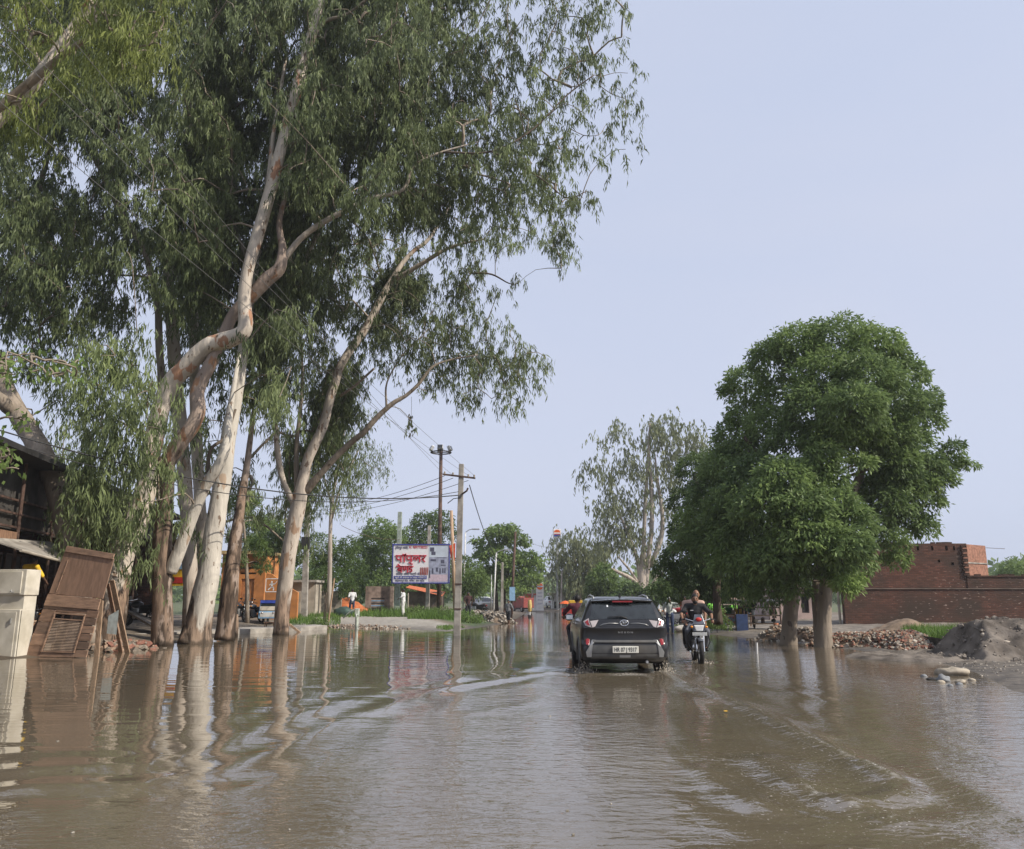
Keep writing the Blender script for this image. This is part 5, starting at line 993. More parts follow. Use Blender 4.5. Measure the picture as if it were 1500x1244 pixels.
a = on(843, 84); t = thing('food_stall', 'yellow topped stall with a red front beyond the car', 'stall', a); mb = MB(); mb.box((0, .3, 1.15), (1.35, 1.2, .5)); mb.build('awning', YELLOW, t, bevel=.05); mb = MB(); mb.box((0, .3, .42), (1.3, 1.1, .75)); mb.build('counter', RED, t)
for x in (-.6, .6): mb = MB(); mb.bar((x, -.2, 0), (x, -.2, 1.1), .04, 6); mb.build('post', STEEL, t)
a = on(776, 66); a = (a[0], a[1], min(0, a[2])); t = thing('marker_post', 'yellow orange roadside marker on a thin post standing in the far water', 'post', a)
mb = MB(); mb.lathe([(.1, .5), (.15, .6), (.17, 1.1), (.13, 1.35), (.08, 1.42)], 10); mb.build('drum', pmat('faded_yellow', (.55, .40, .14), .7, var=.2), t, smooth='auto'); mb = MB(); mb.bar((0, 0, -.2), (0, 0, .7), .06, 8); mb.build('post', WHITE, t); mb = MB(); mb.lathe([(.14, -.2), (.14, .2), (.1, .24)], 10); mb.build('foot', BLACK, t)

# ---------------------------------------------------------------- cream steel cabinet and wooden panel at the left water edge
CREAM = pmat('cream_enamel', (.62, .57, .46), .45, var=.10, scale=2.5, dirt=.5, col2=(.68, .63, .53))
Yc = 20.7; c = gp(21, 964); t = thing('steel_cabinet', 'cream enamelled steel cabinet standing in the water at the left edge', 'cabinet', (c.x, c.y, -.1), R(-6))
zt = lambda py: at(20, py, c.y).z + .1
W1 = 1.15; mb = MB(); mb.box((-W1 / 2, .29, zt(893) / 2), (W1, .58, zt(893))); mb.build('lower_body', CREAM, t, bevel=.015)
mb = MB(); mb.box((-W1 / 2 - .03, -.012, zt(893) / 2 + .02), (W1 - .1, .02, zt(893) - .16)); dr = mb.build('lower_door', CREAM, t, bevel=.008)
mb = MB(); mb.box((-.2, -.04, zt(893) * .78), (.025, .04, .14)); mb.build('handle', STEEL, dr)
mb = MB(); mb.box((-W1 / 2, .34, (zt(893) + zt(872)) / 2), (W1 * .99, .48, zt(872) - zt(893) + .004)); mb.build('recess', CREAM, t)
mb = MB(); mb.box((-W1 / 2 + .02, .32, (zt(872) + zt(834)) / 2), (W1 + .02, .56, zt(834) - zt(872))); mb.build('upper_body', CREAM, t, bevel=.015)
mb = MB(); mb.box((-W1 / 2 - .02, .03, (zt(872) + zt(836)) / 2 + .01), (W1 - .12, .03, zt(834) - zt(872) - .1)); fl = mb.build('flap', CREAM, t, bevel=.006); mb = MB(); mb.tube([(-.32, .02, zt(864)), (-.31, -.02, zt(866)), (-.28, -.02, zt(868)), (-.25, .01, zt(867))], .012, 6); mb.build('latch', STEEL, fl)
mb = MB(); mb.box((-.3, .32, zt(834) + .006), (.5, .3, .012)); mb.build('top_slot', DARK, t)
mb = MB(); mb.box((.006, .05, zt(893) / 2), (.008, .012, zt(893) * .96)); mb.build('seam', DARK, t)

q = [gp(38, 962), gp(127, 964), at(180, 815, 22.1), at(99, 800, 22.3)]
t = thing('wooden_cooler_frame', 'leaning brown wooden panel with a slatted vent, propped on legs at the water edge', 'panel', (q[0].x, q[0].y, 0))
O_ = q[0]; Pq = [p - O_ for p in q]; nrm = (Pq[1] - Pq[0]).cross(Pq[3] - Pq[0]).normalized(); Pq[2] = Pq[2] - nrm * nrm.dot(Pq[2]); nrm = nrm if nrm.y < 0 else -nrm
def Q(u, v, w): return Pq[0] * (1 - u) * (1 - v) + Pq[1] * u * (1 - v) + Pq[2] * u * v + Pq[3] * (1 - u) * v + nrm * w
def slab(u0, u1, v0, v1, w0, w1, name, mat, par=None, mb=None):
    m = mb or MB(); m.hexa([Q(u0, v0, w0), Q(u1, v0, w0), Q(u1, v1, w0), Q(u0, v1, w0), Q(u0, v0, w1), Q(u1, v0, w1), Q(u1, v1, w1), Q(u0, v1, w1)])
    return m.build(name, mat, par or t, bevel=.006) if mb is None else m
PLY = pmat('brown_plywood', (.27, .165, .11), .7, var=.14, scale=2.5, bump=.2, bscale=14, aniso=(5, 5, .8), dirt=.15)
WD = [pmat('weathered_board_%s' % n_, c_, .78, var=.22, scale=3, bump=.35, bscale=16, aniso=(1, 1, 5), dirt=.25) for n_, c_ in (('brown', (.24, .145, .095)), ('tan', (.33, .205, .135)), ('dark', (.18, .115, .08)))]
slab(.0, 1, .56, .955, 0, .03, 'plywood_sheet', PLY); slab(.02, 1.0, .945, 1.0, .035, .065, 'top_board', WD[1]); slab(.0, .98, .45, .555, .02, .055, 'middle_board', WD[1]); slab(.0, .97, .425, .45, -.005, .03, 'rail', WD[2])
for i, v0 in enumerate((.0, .1, .2, .31)): slab(.0, .235, v0 + .001, v0 + (.099 if i < 2 else .109), .0 + .006 * (i % 2), .035 + .006 * (i % 2), 'side_board', WD[i % 3])
for i, v0 in enumerate((.0, .075, .15, .225, .3, .37)): slab(.80, 1.0, v0 + .003, v0 + .07, .004 * (i % 3), .034 + .005 * (i % 3), 'side_board', WD[(i + 1) % 3])
slab(.235, .80, .0, .035, .0, .035, 'bottom_board', WD[1]); slab(.235, .80, .405, .424, .0, .03, 'top_rail', WD[0])
vf = MB()
for q_ in ((.24, .262, .04, .40), (.775, .797, .04, .40)): slab(*q_, .01, .06, '', None, None, vf)
for q_ in ((.262, .775, .04, .055), (.262, .775, .385, .40), (.262, .775, .335, .347)): slab(*q_, .012, .055, '', None, None, vf)
vf = vf.build('vent_frame', WD[1], t, bevel=.004)
for i in range(20): v0 = .06 + i * .0137; slab(.264, .773, v0, v0 + .0066, .012, .045, 'slat', pmat('pale_slat', (.50, .37, .27), .8, var=.2), vf)
for u0 in (.34, .5): slab(u0, u0 + .035, .06, .385, -.06, -.03, 'backing_strip', WD[2], vf)
slab(.24, .797, .04, .4, -.3, -.28, 'vent_shade_sheet', pmat('vent_shade_dark', (.06, .045, .04), .8), t)  # dark sheet stands in for the shade in the hollow behind the slats
for i in range(3): slab(.10, .155, .60 + i * .07, .625 + i * .07, .031, .042, 'chipped_patch', WD[2])
slab(.13, .14, .58, .88, .031, .05, 'batten', WD[1])
def prop(name, a_, b_, w, d_, mat):
    a_, b_ = Vector(a_) - O_, Vector(b_) - O_; mb = MB(); mb.hexa([(a_.x - w / 2, a_.y - d_ / 2, a_.z), (a_.x + w / 2, a_.y - d_ / 2, a_.z), (a_.x + w / 2, a_.y + d_ / 2, a_.z), (a_.x - w / 2, a_.y + d_ / 2, a_.z), (b_.x - w / 2, b_.y - d_ / 2, b_.z), (b_.x + w / 2, b_.y - d_ / 2, b_.z), (b_.x + w / 2, b_.y + d_ / 2, b_.z), (b_.x - w / 2, b_.y + d_ / 2, b_.z)]); mb.build(name, mat, t, bevel=.01)
b_ = gp(172, 959); prop('leg', (b_.x, b_.y + .7, -.15), at(164, 850, 22.4), .14, .05, WOODL); prop('leg', (b_.x - .32, b_.y + 1.0, -.15), at(158, 855, 22.5), .1, .05, WD[1]); b2 = gp(139, 962); prop('leg', (b2.x, b2.y + .1, -.15), at(148, 880, 21.9), .13, .05, WOODL); prop('leg', (gp(60, 955).x, 22.8, -.1), at(104, 830, 22.5), .1, .05, WD[2])
mb = MB(); a_, b_ = at(140, 938, 21.6) - O_, at(163, 905, 22.6) - O_; mb.hexa([a_ + Vector((.05, .45, .15)), a_ + Vector((.1, .9, .1)), a_ + Vector((.08, .93, .1)), a_ + Vector((.03, .48, .15)), a_ + Vector((.05, .45, .6)), a_ + Vector((.1, .9, .75)), a_ + Vector((.08, .93, .75)), a_ + Vector((.03, .48, .6))]); mb.build('side_panel', pmat('grey_blue_sheet', (.15, .165, .16), .7, var=.2, dirt=.4), t)

# ---------------------------------------------------------------- earth, rubble, sand and stones
def stone_mb(mb, c, r, seed, nu=9, nv=6, amp=.28, rot=None):
    m = MB(); m.ell((0, 0, 0), r, nu, nv, rot)
    mb.add([tuple(Vector(c) + Vector(v) * (1 + amp * mnoise.noise(Vector(v) / max(r) * 1.6 + Vector((seed, seed * .7, 0))))) for v in m.v], m.f); return mb
rng_ = random.Random(12)
SAND = pmat('grey_building_sand', (.11, .092, .077), .95, var=.2, scale=1.6, bump=.8, bscale=19, col2=(.20, .172, .145), spec=.2)
def heap(name, label, cat, c, rad, h, mat, f=None, n=44, group=None, kind=None):
    t = thing(name, label, cat, c, 0, group); v = []; fs = []
    for j in range(n + 1):
        for i in range(n + 1):
            x, y = (i / n * 2 - 1) * rad[0], (j / n * 2 - 1) * rad[1]
            rr = math.hypot(x / rad[0], y / rad[1]); p = Vector((x + c[0], y + c[1], 0)); z = (f(x, y) if f else h * max(0, 1 - rr)) + (.10 * mnoise.noise(p * 1.7) + .07 * mnoise.noise(p * 4) + .035 * mnoise.noise(p * 11)) * min(1, h) * min(1, max(0, 1.15 - rr) * 2); v.append((x, y, z - .05 - max(0, rr - .9) * 1.2))
    for j in range(n):
        for i in range(n): a_ = j * (n + 1) + i; fs.append((a_, a_ + 1, a_ + n + 2, a_ + n + 1))
    mb = MB(); mb.add(v, fs); o = mb.build('mound', mat, t, smooth=True); return t
cS = on(1462, 21.6); cS = (cS[0], cS[1], cS[2] - .03)
def fs_(x, y):                         # a dumped heap with a steep cut face on its left and a smooth slope to the right
    z1 = min((x + 1.35) * 1.5 + .22 * math.sin(y * 2.6) + .12 * math.sin(y * 6.1 + x * 2) - y * .15, 1.0 - .08 * x * x - .12 * y * y * (1 if y > 0 else .7), 1.18 - (x - .1) * .62 - .25 * abs(y + .35))
    z2 = 1.0 - .62 * math.hypot((x - 1.85) * .8, (y - 1.0)); return max(0, min(z1, 1.22 - .68 * abs(y + .1) + .1 * math.sin(x * 3)), z2)
tS_ = heap('sand_heap', 'grey heap of building sand with a steep dark left face at the right edge', 'sand heap', cS, (4.2, 2.4), 1, SAND, lambda x, y: fs_(x, y) * .9, 120)
mb = MB()
for _ in range(700):
    x, y = rng_.uniform(-1.9, 3.2), rng_.uniform(-1.9, 1.2); z = fs_(x, y) * .9
    r = rng_.uniform(.008, .03) if rng_.random() < .93 else rng_.uniform(.04, .075); mb.box((x, y, z - .02 + r * .25), (r * 1.7, r * 1.3, r), rotm(rng_.uniform(-.6, .6), rng_.uniform(-.6, .6), rng_.uniform(0, 6)), top=.7)
o = mb.build('clods', pmat('sand_clods', (.13, .11, .09), .95, var=.35, scale=9, col2=(.30, .26, .22)), tS_); o['kind'] = 'stuff'
for px, py, Yq, r, lb in ((1478, 943, 20.6, (.2, .1, .07), 'pale stone slab lying on the slope of the sand heap'), (1440, 930, 20.9, (.06, .05, .05), 'small tan stone near the crest of the sand heap')):
    c = at(px, py, Yq); t = thing('stone', lb, 'stone', c); stone_mb(MB(), (0, 0, 0), r, 3.1, rot=rotm(0, R(20), 0)).build('stone_body', pmat('pale_stone', (.42, .36, .29), .85, var=.2, scale=6, bump=.3), t, smooth=True)
EARTH = pmat('brown_earth_heap', (.20, .145, .10), .95, var=.3, scale=3, bump=.5, bscale=20)
heap('earth_heap', 'small brown earth mound in front of the red brick wall', 'earth heap', on(1322, 33), (1.5, 1.1), .55, EARTH, lambda x, y: .5 * math.exp(-(x * x * 1.1 + y * y * 1.6)))
heap('earth_heap', 'orange red heap of earth behind the man in shorts', 'earth heap', on(507, 58.5), (2.6, 1.6), 1.1, pmat('orange_red_earth', (.46, .14, .05), .95, var=.2, scale=3, bump=.4, bscale=16), lambda x, y: 1.25 * max(0, 1 - math.hypot(x / 2.3, y / 1.5)))
rg2 = np.random.default_rng(21)
def rubble(name, label, P, w, h, n, size, mats, core):
    """a mound with several hundred broken bits lying over it"""
    P = [Vector(p) for p in P]; t = thing(name, label, 'rubble', (P[0].x, P[0].y, 0)); Lt = [(b - a_).length for a_, b in zip(P[:-1], P[1:])]; tot = sum(Lt)
    def pos(s):
        for a_, b, l in zip(P[:-1], P[1:], Lt):
            if s <= l: return a_.lerp(b, s / l)
            s -= l
        return P[-1]
    def hh(s, q): e = min(1, min(s, tot - s) / (tot * .22) + .15); return h * e * max(0, 1 - (q / w) ** 2) * (1 + .4 * mnoise.noise(Vector((s * 1.1, q, 3))))
    v = []; ns, nq = 40, 12; d = (P[-1] - P[0]).normalized(); nx_ = Vector((-d.y, d.x, 0))
    for i in range(ns + 1):
        for j in range(nq + 1): s, qq = tot * i / ns, w * (j / nq * 2 - 1) * 1.05; p = pos(s) + nx_ * qq; v.append((p.x - P[0].x, p.y - P[0].y, hh(s, qq) + gz(p.x, p.y) * .9 - .04))
    fs = [(i * (nq + 1) + j, i * (nq + 1) + j + 1, (i + 1) * (nq + 1) + j + 1, (i + 1) * (nq + 1) + j) for i in range(ns) for j in range(nq)]
    MB().add(v, fs).build('mound', core, t, smooth=True); bits = [MB() for _ in mats]
    for _ in range(n):
        s, qq = rg2.uniform(0, tot), np.clip(rg2.normal(0, .5), -1.1, 1.1) * w; p = pos(s) + nx_ * qq; z = hh(s, qq) + gz(p.x, p.y) * .9
        r = size * rg2.uniform(.35, 1.2); bits[rg2.integers(len(mats))].box((p.x - P[0].x, p.y - P[0].y, z + r * .15), (r * rg2.uniform(.8, 1.9), r * rg2.uniform(.7, 1.2), r * rg2.uniform(.4, .9)), rotm(*rg2.uniform(-.7, .7, 2), rg2.uniform(0, 6.3)), top=rg2.uniform(.6, 1))
    for b, m in zip(bits, mats): o = b.build('broken_bits', m, t); o['kind'] = 'stuff'
RB = [pmat('broken_brick', (.25, .115, .08), .9, var=.25, scale=12), pmat('broken_concrete', (.36, .32, .27), .9, var=.2, scale=12), pmat('dull_stone', (.20, .165, .13), .9, var=.25, scale=12), pmat('tan_rubble', (.29, .20, .14), .9, var=.25, scale=12)]
rubble('rubble_heap', 'long heap of broken bricks and stones at the foot of the right hand trunks', [(*gp(1205, 940, .1)[:2], 0), (*gp(1260, 943, .1)[:2], 0), (*gp(1310, 944, .1)[:2], 0), (*gp(1362, 950, .1)[:2], 0)], .9, .34, 1900, .095, RB, EARTH)
rubble('rubble_heap', 'low brown rubble strip behind the two grey trunks', [(*gp(1120, 928, .2)[:2], 0), (*gp(1210, 932, .2)[:2], 0)], .9, .38, 520, .11, RB[1:], EARTH)
rubble('rubble_heap', 'scatter of broken red bricks beside the wooden panel legs', [(*gp(150, 950, .1)[:2], 0), (*gp(215, 944, .1)[:2], 0)], .6, .2, 220, .15, [RB[0], RB[3], RB[2], RB[2]], EARTH)
rubble('rubble_heap', 'dark heap of stones and litter on the left of the far road', [(*on(690, 52)[:2], 0), (*on(745, 50)[:2], 0)], .9, .5, 420, .17, [RB[2], RB[1], RB[2], DARK], EARTH)
rubble('rubble_heap', 'small stones along the left water edge by the hand pump', [(*gp(470, 912, .2)[:2], 0), (*gp(530, 914, .2)[:2], 0), (*gp(585, 916, .2)[:2], 0)], 1.3, .07, 260, .09, [RB[1], RB[2], RB[3]], EARTH)
STP = pmat('cream_stone', (.36, .31, .24), .85, var=.2, scale=5, bump=.5, bscale=18); STB = pmat('blue_grey_stone', (.20, .205, .21), .8, var=.15, scale=6, bump=.3)
for px, py, r, mm, lb, gr in ((1396, 984, (.27, .17, .11), STP, 'large cream stone slab sticking out of the flood water', None), (1381, 993, (.13, .09, .08), STB, 'blue grey stone in the water before the cream slab', None), (1366, 991, (.12, .06, .03), DARK, 'thin dark stone at the left of the stones in the water', None), (1408, 996, (.09, .07, .05), STP, 'rounded tan stone in the water right of the blue grey one', None)):
    p = gp(px, py + 5); t = thing('stone', lb, 'stone', (p.x, p.y, .0)); stone_mb(MB(), (0, 0, r[2] * .45), r, px * .13, 16, 10, .6).build('stone_body', mm, t, smooth=True)
for i, (px, py, s_, lb) in enumerate(((1354, 991, .045, 'small wet stone left of the thin dark stone in the water'), (1378, 1000, .05, 'small wet stone directly in front of the blue grey stone'), (1392, 1005, .035, 'small wet stone nearest the camera among the stones in the water'), (1424, 997, .045, 'small wet stone at the right end of the stones in the water'), (1405, 1003, .04, 'small wet stone in front of the rounded tan stone'))):
    p = gp(px, py); t = thing('stone', lb, 'stone', (p.x, p.y, .0)); stone_mb(MB(), (0, 0, 0), (s_ * 1.6, s_ * 1.2, s_), i * 3.3).build('stone_body', STP if i % 2 else STB, t, smooth=True)
mb = MB(); p0, p1 = gp(1318, 941, .15), gp(1405, 951, .15); t = thing('low_wall', 'low dark kerb wall holding the grass beside the sand heap', 'wall', (p0.x, p0.y, 0)); dd = p1 - p0
mb.hexa([(0, 0, -.1), (dd.x, dd.y, -.1), (dd.x, dd.y + .25, -.1), (0, .25, -.1), (0, 0, .46), (dd.x, dd.y, .36), (dd.x, dd.y + .25, .36), (0, .25, .46)]); mb.build('kerb', pmat('dark_kerb_concrete', (.055, .05, .042), .9, var=.4, scale=4, bump=.3), t, bevel=.02)  # plain dark base colour varied by noise
# pebbles and scraps strewn over the wet sand at right
mb = MB()
for _ in range(900):
    px, py = rg2.uniform(1230, 1560), 958 + abs(rg2.normal(0, 16)); p = gp(px, py, .05); z = gz(p.x, p.y)
    if z < -.01 or p.y < 11: continue
    r = rg2.uniform(.008, .03); mb.box((p.x, p.y, z + r * .2), (r * rg2.uniform(1, 2.2), r * rg2.uniform(.8, 1.5), r), rotm(*rg2.uniform(-.6, .6, 2), rg2.uniform(0, 6.3)), top=.7)
o = mb.build('pebbles', pmat('strewn_pebbles', (.22, .18, .14), .9, var=.5, scale=9, col2=(.5, .45, .38)), None); tag(o, 'pebbles and scraps strewn over the wet sand at right', 'pebbles', None, 'stuff')
# grass
def grass(name, label, areas, mat):
    P, D, L, Wd = [], [], [], []
    for px0, px1, Y0, Y1, n, h in areas:
        x = []; 
        Yy = rg2.uniform(Y0, Y1, n); pxx = rg2.uniform(px0, px1, n); xx = (pxx - 750) * Yy / 1190 * cp; zz = height(xx, Yy); keep = zz > .03
        P.append(np.stack([xx, Yy, zz - .01], 1)[keep]); k = keep.sum(); d = rg2.normal(0, .32, (k, 3)); d[:, 2] = 1; D.append(d / np.linalg.norm(d, axis=1)[:, None]); cl = np.array([.5 + mnoise.noise(Vector((a_ * .9, b_ * .9, 1))) for a_, b_ in zip(xx[keep], Yy[keep])]); L.append(h * rg2.uniform(.4, 1.1, k) * np.clip(cl + .35, .25, 1.3)); Wd.append(np.full(k, .016 * max(1, Y0 / 30)))
    P, D, L, Wd = map(np.concatenate, (P, D, L, Wd)); S_ = np.cross(D, rg2.normal(0, 1, (len(P), 3))); S_ /= np.linalg.norm(S_, axis=1)[:, None]; T = P + D * L[:, None]
    V = np.stack([P - S_ * Wd[:, None], P + S_ * Wd[:, None], T + S_ * .003, T - S_ * .003], 1).reshape(-1, 3); n = len(P); o = np_mesh(name, V, np.arange(4 * n).reshape(n, 4), mat, None, np.clip(rg2.normal(.55, .2, n), 0, 1)); tag(o, label, 'grass', None, 'stuff')
GRASS = leaf_mat('grass_blade', (.06, .12, .02), (.17, .27, .06), .35)
grass('grass', 'bright green grass on the left bank below the billboard', [(598, 705, 48, 58, 5200, .5), (490, 600, 52, 60, 3000, .4), (425, 500, 46, 56, 2200, .3), (640, 735, 38.5, 42, 1500, .16), (560, 640, 55, 60, 1200, .6)], GRASS)
grass('grass', 'bright green grass behind the low kerb wall at right', [(1318, 1415, 26.5, 33, 3600, .38), (1420, 1500, 30, 36, 900, .3)], GRASS)
grass('grass', 'thin roadside grass near the stalls on the right', [(985, 1050, 39, 46, 1100, .2), (1035, 1062, 39, 42, 500, .5)], GRASS)
# ---------------------------------------------------------------- vehicles
CARB = pmat('black_car_paint', (.009, .009, .010), .28, var=.1, spec=.4, coat=.6, dirt=.16)
CLAD = pmat('grey_plastic_cladding', (.085, .085, .083), .55, var=.12, dirt=.35)
SILV = pmat('silver_trim', (.42, .42, .41), .4, .6, var=.08, dirt=.2)
CHROME = pmat('chrome', (.75, .75, .75), .12, 1.0, var=.03)
LAMPR = pmat('red_lamp_lens', (.27, .012, .015), .15, var=.06, spec=.7)
LAMPC = pmat('clear_lamp_lens', (.42, .37, .36), .12, var=.1, spec=.8)
RIM = pmat('alloy_rim', (.3, .3, .3), .4, .7)
def car_slices(kind):
    if kind == 'suv': return np.array([(.22, -1.70, 1.70, .74), (.28, -1.88, 1.86, .84), (.36, -1.975, 1.95, .885), (.50, -2.0, 1.985, .905), (.62, -1.99, 1.995, .905), (.665, -1.955, 1.99, .905), (.69, -1.925, 1.985, .905), (.82, -1.915, 1.97, .905), (.90, -1.935, 1.95, .90), (.94, -1.945, 1.93, .895), (.965, -1.915, 1.90, .89), (1.06, -1.885, 1.5, .88), (1.08, -1.875, 1.0, .872), (1.12, -1.85, .92, .85), (1.25, -1.77, .72, .80), (1.38, -1.67, .45, .745), (1.47, -1.57, .26, .70), (1.52, -1.50, .12, .66), (1.55, -1.36, 0, .60), (1.57, -1.15, -.15, .5), (1.58, -.9, -.35, .3)])
    return np.array([(.2, -1.8, 1.7, .72), (.3, -2.0, 1.95, .82), (.5, -2.1, 2.05, .85), (.7, -2.1, 2.05, .85), (.82, -2.08, 1.98, .83), (.88, -2.02, 1.85, .82), (.92, -1.6, .95, .80), (1.1, -1.25, .62, .72), (1.3, -.85, .25, .62), (1.38, -.7, .05, .56), (1.42, -.5, -.1, .42)])
class CarShape:
    def __init__(s, S): s.S = S
    def g(s, z, k): return float(np.interp(z, s.S[:, 0], s.S[:, k]))
    def rear(s, x, z, off=0, front=False):
        w = s.g(z, 3); rc = min(.16, w * .3); e = s.g(z, 2) if front else s.g(z, 1); sg = -1 if front else 1; bow = .07 * (w / .9)
        ax = min(abs(x), w - 1e-4); y = e + sg * bow * (min(ax, w - rc) / w) ** 2
        if ax > w - rc: q = ax - (w - rc); y += sg * (rc - math.sqrt(max(0, rc * rc - q * q)))
        return y - sg * off
    def outline(s, z):
        w = s.g(z, 3); rc = min(.16, w * .3); X = [-(w - rc) + 2 * (w - rc) * i / 12 for i in range(13)]
        A = [w - rc + rc * math.sin(R(a)) for a in (25, 50, 72, 88)]
        xs = [-a for a in A[::-1]] + X + A; r = [(x, s.rear(x, z)) for x in xs]; f = [(x, s.rear(x, z, 0, True)) for x in xs[::-1]]
        yr, yf = r[-1][1], f[0][1]; side = [(w, yr + (yf - yr) * i / 10) for i in range(1, 10)]; side2 = [(-w, yf + (yr - yf) * i / 10) for i in range(1, 10)]
        return r + side + f + side2
    def body(s):
        mb = MB(); O = [s.outline(z) for z in s.S[:, 0]]; n = len(O[0])
        for z, o in zip(s.S[:, 0], O): mb.v += [(x, y, z) for x, y in o]
        for i in range(len(O) - 1):
            for j in range(n): j2 = (j + 1) % n; mb.f.append((i * n + j, i * n + j2, (i + 1) * n + j2, (i + 1) * n + j)); mb.m.append(0)
        mb.f += [tuple(range(n))[::-1], tuple(range((len(O) - 1) * n, len(O) * n))]; mb.m += [0, 0]; return mb
    def patch(s, x0, x1, z0, z1, off=.006, nx=14, nz=8, front=False, taper=0):
        mb = MB()
        for j in range(nz + 1):
            z = z0 + (z1 - z0) * j / nz; k = 1 - taper * j / nz
            for i in range(nx + 1): x = (x0 + (x1 - x0) * i / nx) * k; mb.v.append((x, s.rear(x, z, off, front), z))
        for j in range(nz):
            for i in range(nx): a = j * (nx + 1) + i; mb.f.append((a, a + 1, a + nx + 2, a + nx + 1)); mb.m.append(0)
        return mb
    def poly(s, P, off=.012, mb=None, back=.03):
        mb = mb or MB(); n = len(P); k = len(mb.v)
        mb.v += [(x, s.rear(x, z, off), z) for x, z in P] + [(x, s.rear(x, z, off) + back, z) for x, z in P]
        mb.f += [tuple(k + i for i in range(n)), tuple(k + n + i for i in range(n))[::-1]] + [(k + i, k + (i + 1) % n, k + n + (i + 1) % n, k + n + i) for i in range(n)]; mb.m += [0] * (n + 2); return mb
    def sidepoly(s, P, sg, off=.006):
        mb = MB(); v = [(sg * (s.g(z, 3) + off), y, z) for y, z in P]; n = len(v); mb.add(v + [(x - sg * .02, y, z) for x, y, z in v], [tuple(range(n)), tuple(range(n, 2 * n))[::-1]] + [(i, (i + 1) % n, n + (i + 1) % n, n + i) for i in range(n)]); return mb
def mirror(P): return [(-x, z) for x, z in P][::-1]
def wheel(par, c, r, w, rimm, name='wheel', spokes=5, axis='X'):
    o = thing(name, None, None, c); o.parent = par; del_ = [k for k in ('label',) if k in o]
    mb = MB(); mb.lathe([(r * .62, -w / 2), (r * .93, -w / 2), (r, -w * .36), (r, w * .36), (r * .93, w / 2), (r * .62, w / 2)], 28, (0, 0, 0), axis, closed=True); mb.build('tyre', BLACK, o, smooth='auto')
    mb = MB(); mb.lathe([(r * .64, -w * .42), (r * .58, -w * .3), (r * .58, w * .3), (r * .64, w * .42)], 28, (0, 0, 0), axis); mb.build('rim', rimm, o, smooth='auto'); return o
def shell(S, mat, par, rw, ax, wr, name='body'):
    o = S.body().build('scratch_shape', mat); cut = MB()
    for y in ax:
        for sx in (-1, 1): cut.lathe([(wr, -.16), (wr, .2)], 24, (sx * (rw - .04), y, .31), 'X')
    c = cut.build('scratch_cut', mat); COL.objects.unlink(c); TMP.collection.objects.link(c); b = o.modifiers.new('b', 'BOOLEAN'); b.object = c; b.solver = 'EXACT'
    me = evaluated(o); bpy.data.objects.remove(o); bpy.data.objects.remove(c); me.name = name; me.polygons.foreach_set('use_smooth', [True] * len(me.polygons)); me.set_sharp_from_angle(angle=R(32))
    n = bpy.data.objects.new(name, me); COL.objects.link(n); n.parent = par; return n
# black car seen from behind
p = gp(911, 978); t = thing('parked_car' if False else 'car', 'black compact sport utility car driving away through the flood', 'car', (2.34, 19.15, -.045), R(-0.8))
S = CarShape(car_slices('suv')); bo = shell(S, CARB, t, .9, (-1.25, 1.25), .395)
S.patch(-.70, .70, 1.115, 1.44, .006, 18, 8, taper=.12).build('rear_window', pmat('car_glass', (.022, .026, .028), .05, var=.2, spec=.7), t, smooth=True)
rw = [o for o in t.children if o.name.startswith('rear_window')][0]
mb = MB(); mb.hexa([(-.33, S.rear(-.33, 1.36, .012), 1.36), (-.30, S.rear(-.3, 1.36, .012), 1.36), (-.30, S.rear(-.3, 1.40, .012), 1.40), (-.33, S.rear(-.33, 1.40, .012), 1.40), (-.33, S.rear(-.33, 1.36, .008), 1.36), (-.30, S.rear(-.3, 1.36, .008), 1.36), (-.30, S.rear(-.3, 1.40, .008), 1.40), (-.33, S.rear(-.33, 1.40, .008), 1.40)]); mb.build('sticker', WHITE2, rw)
mb = MB(); mb.tube([(.06, S.rear(0, 1.12, .03), 1.13), (-.05, S.rear(0, 1.15, .03), 1.165), (-.34, S.rear(0, 1.14, .022), 1.155)], [.022, .016, .008], 6); mb.build('wiper', BLACK, t, smooth=True)
mb = MB(); v = []
for x in (-.64, -.35, 0, .35, .64): bw_ = abs(x) / .64; y0 = -1.50 + .06 * bw_; v += [(x, y0, 1.535 - .03 * bw_), (x, -1.70 + .1 * bw_, 1.515 - .03 * bw_), (x, -1.69 + .1 * bw_, 1.485 - .03 * bw_), (x, y0 - .03, 1.49 - .03 * bw_)]
fs = [(i * 4 + j, i * 4 + (j + 1) % 4, (i + 1) * 4 + (j + 1) % 4, (i + 1) * 4 + j) for i in range(4) for j in range(4)] + [(0, 1, 2, 3), (19, 18, 17, 16)]; mb.add(v, fs); mb.build('spoiler', CARB, t, smooth='auto', bevel=.004)
mb = MB(); mb.box((0, -1.678, 1.47), (.42, .03, .03)); mb.build('brake_light', LAMPR, t)
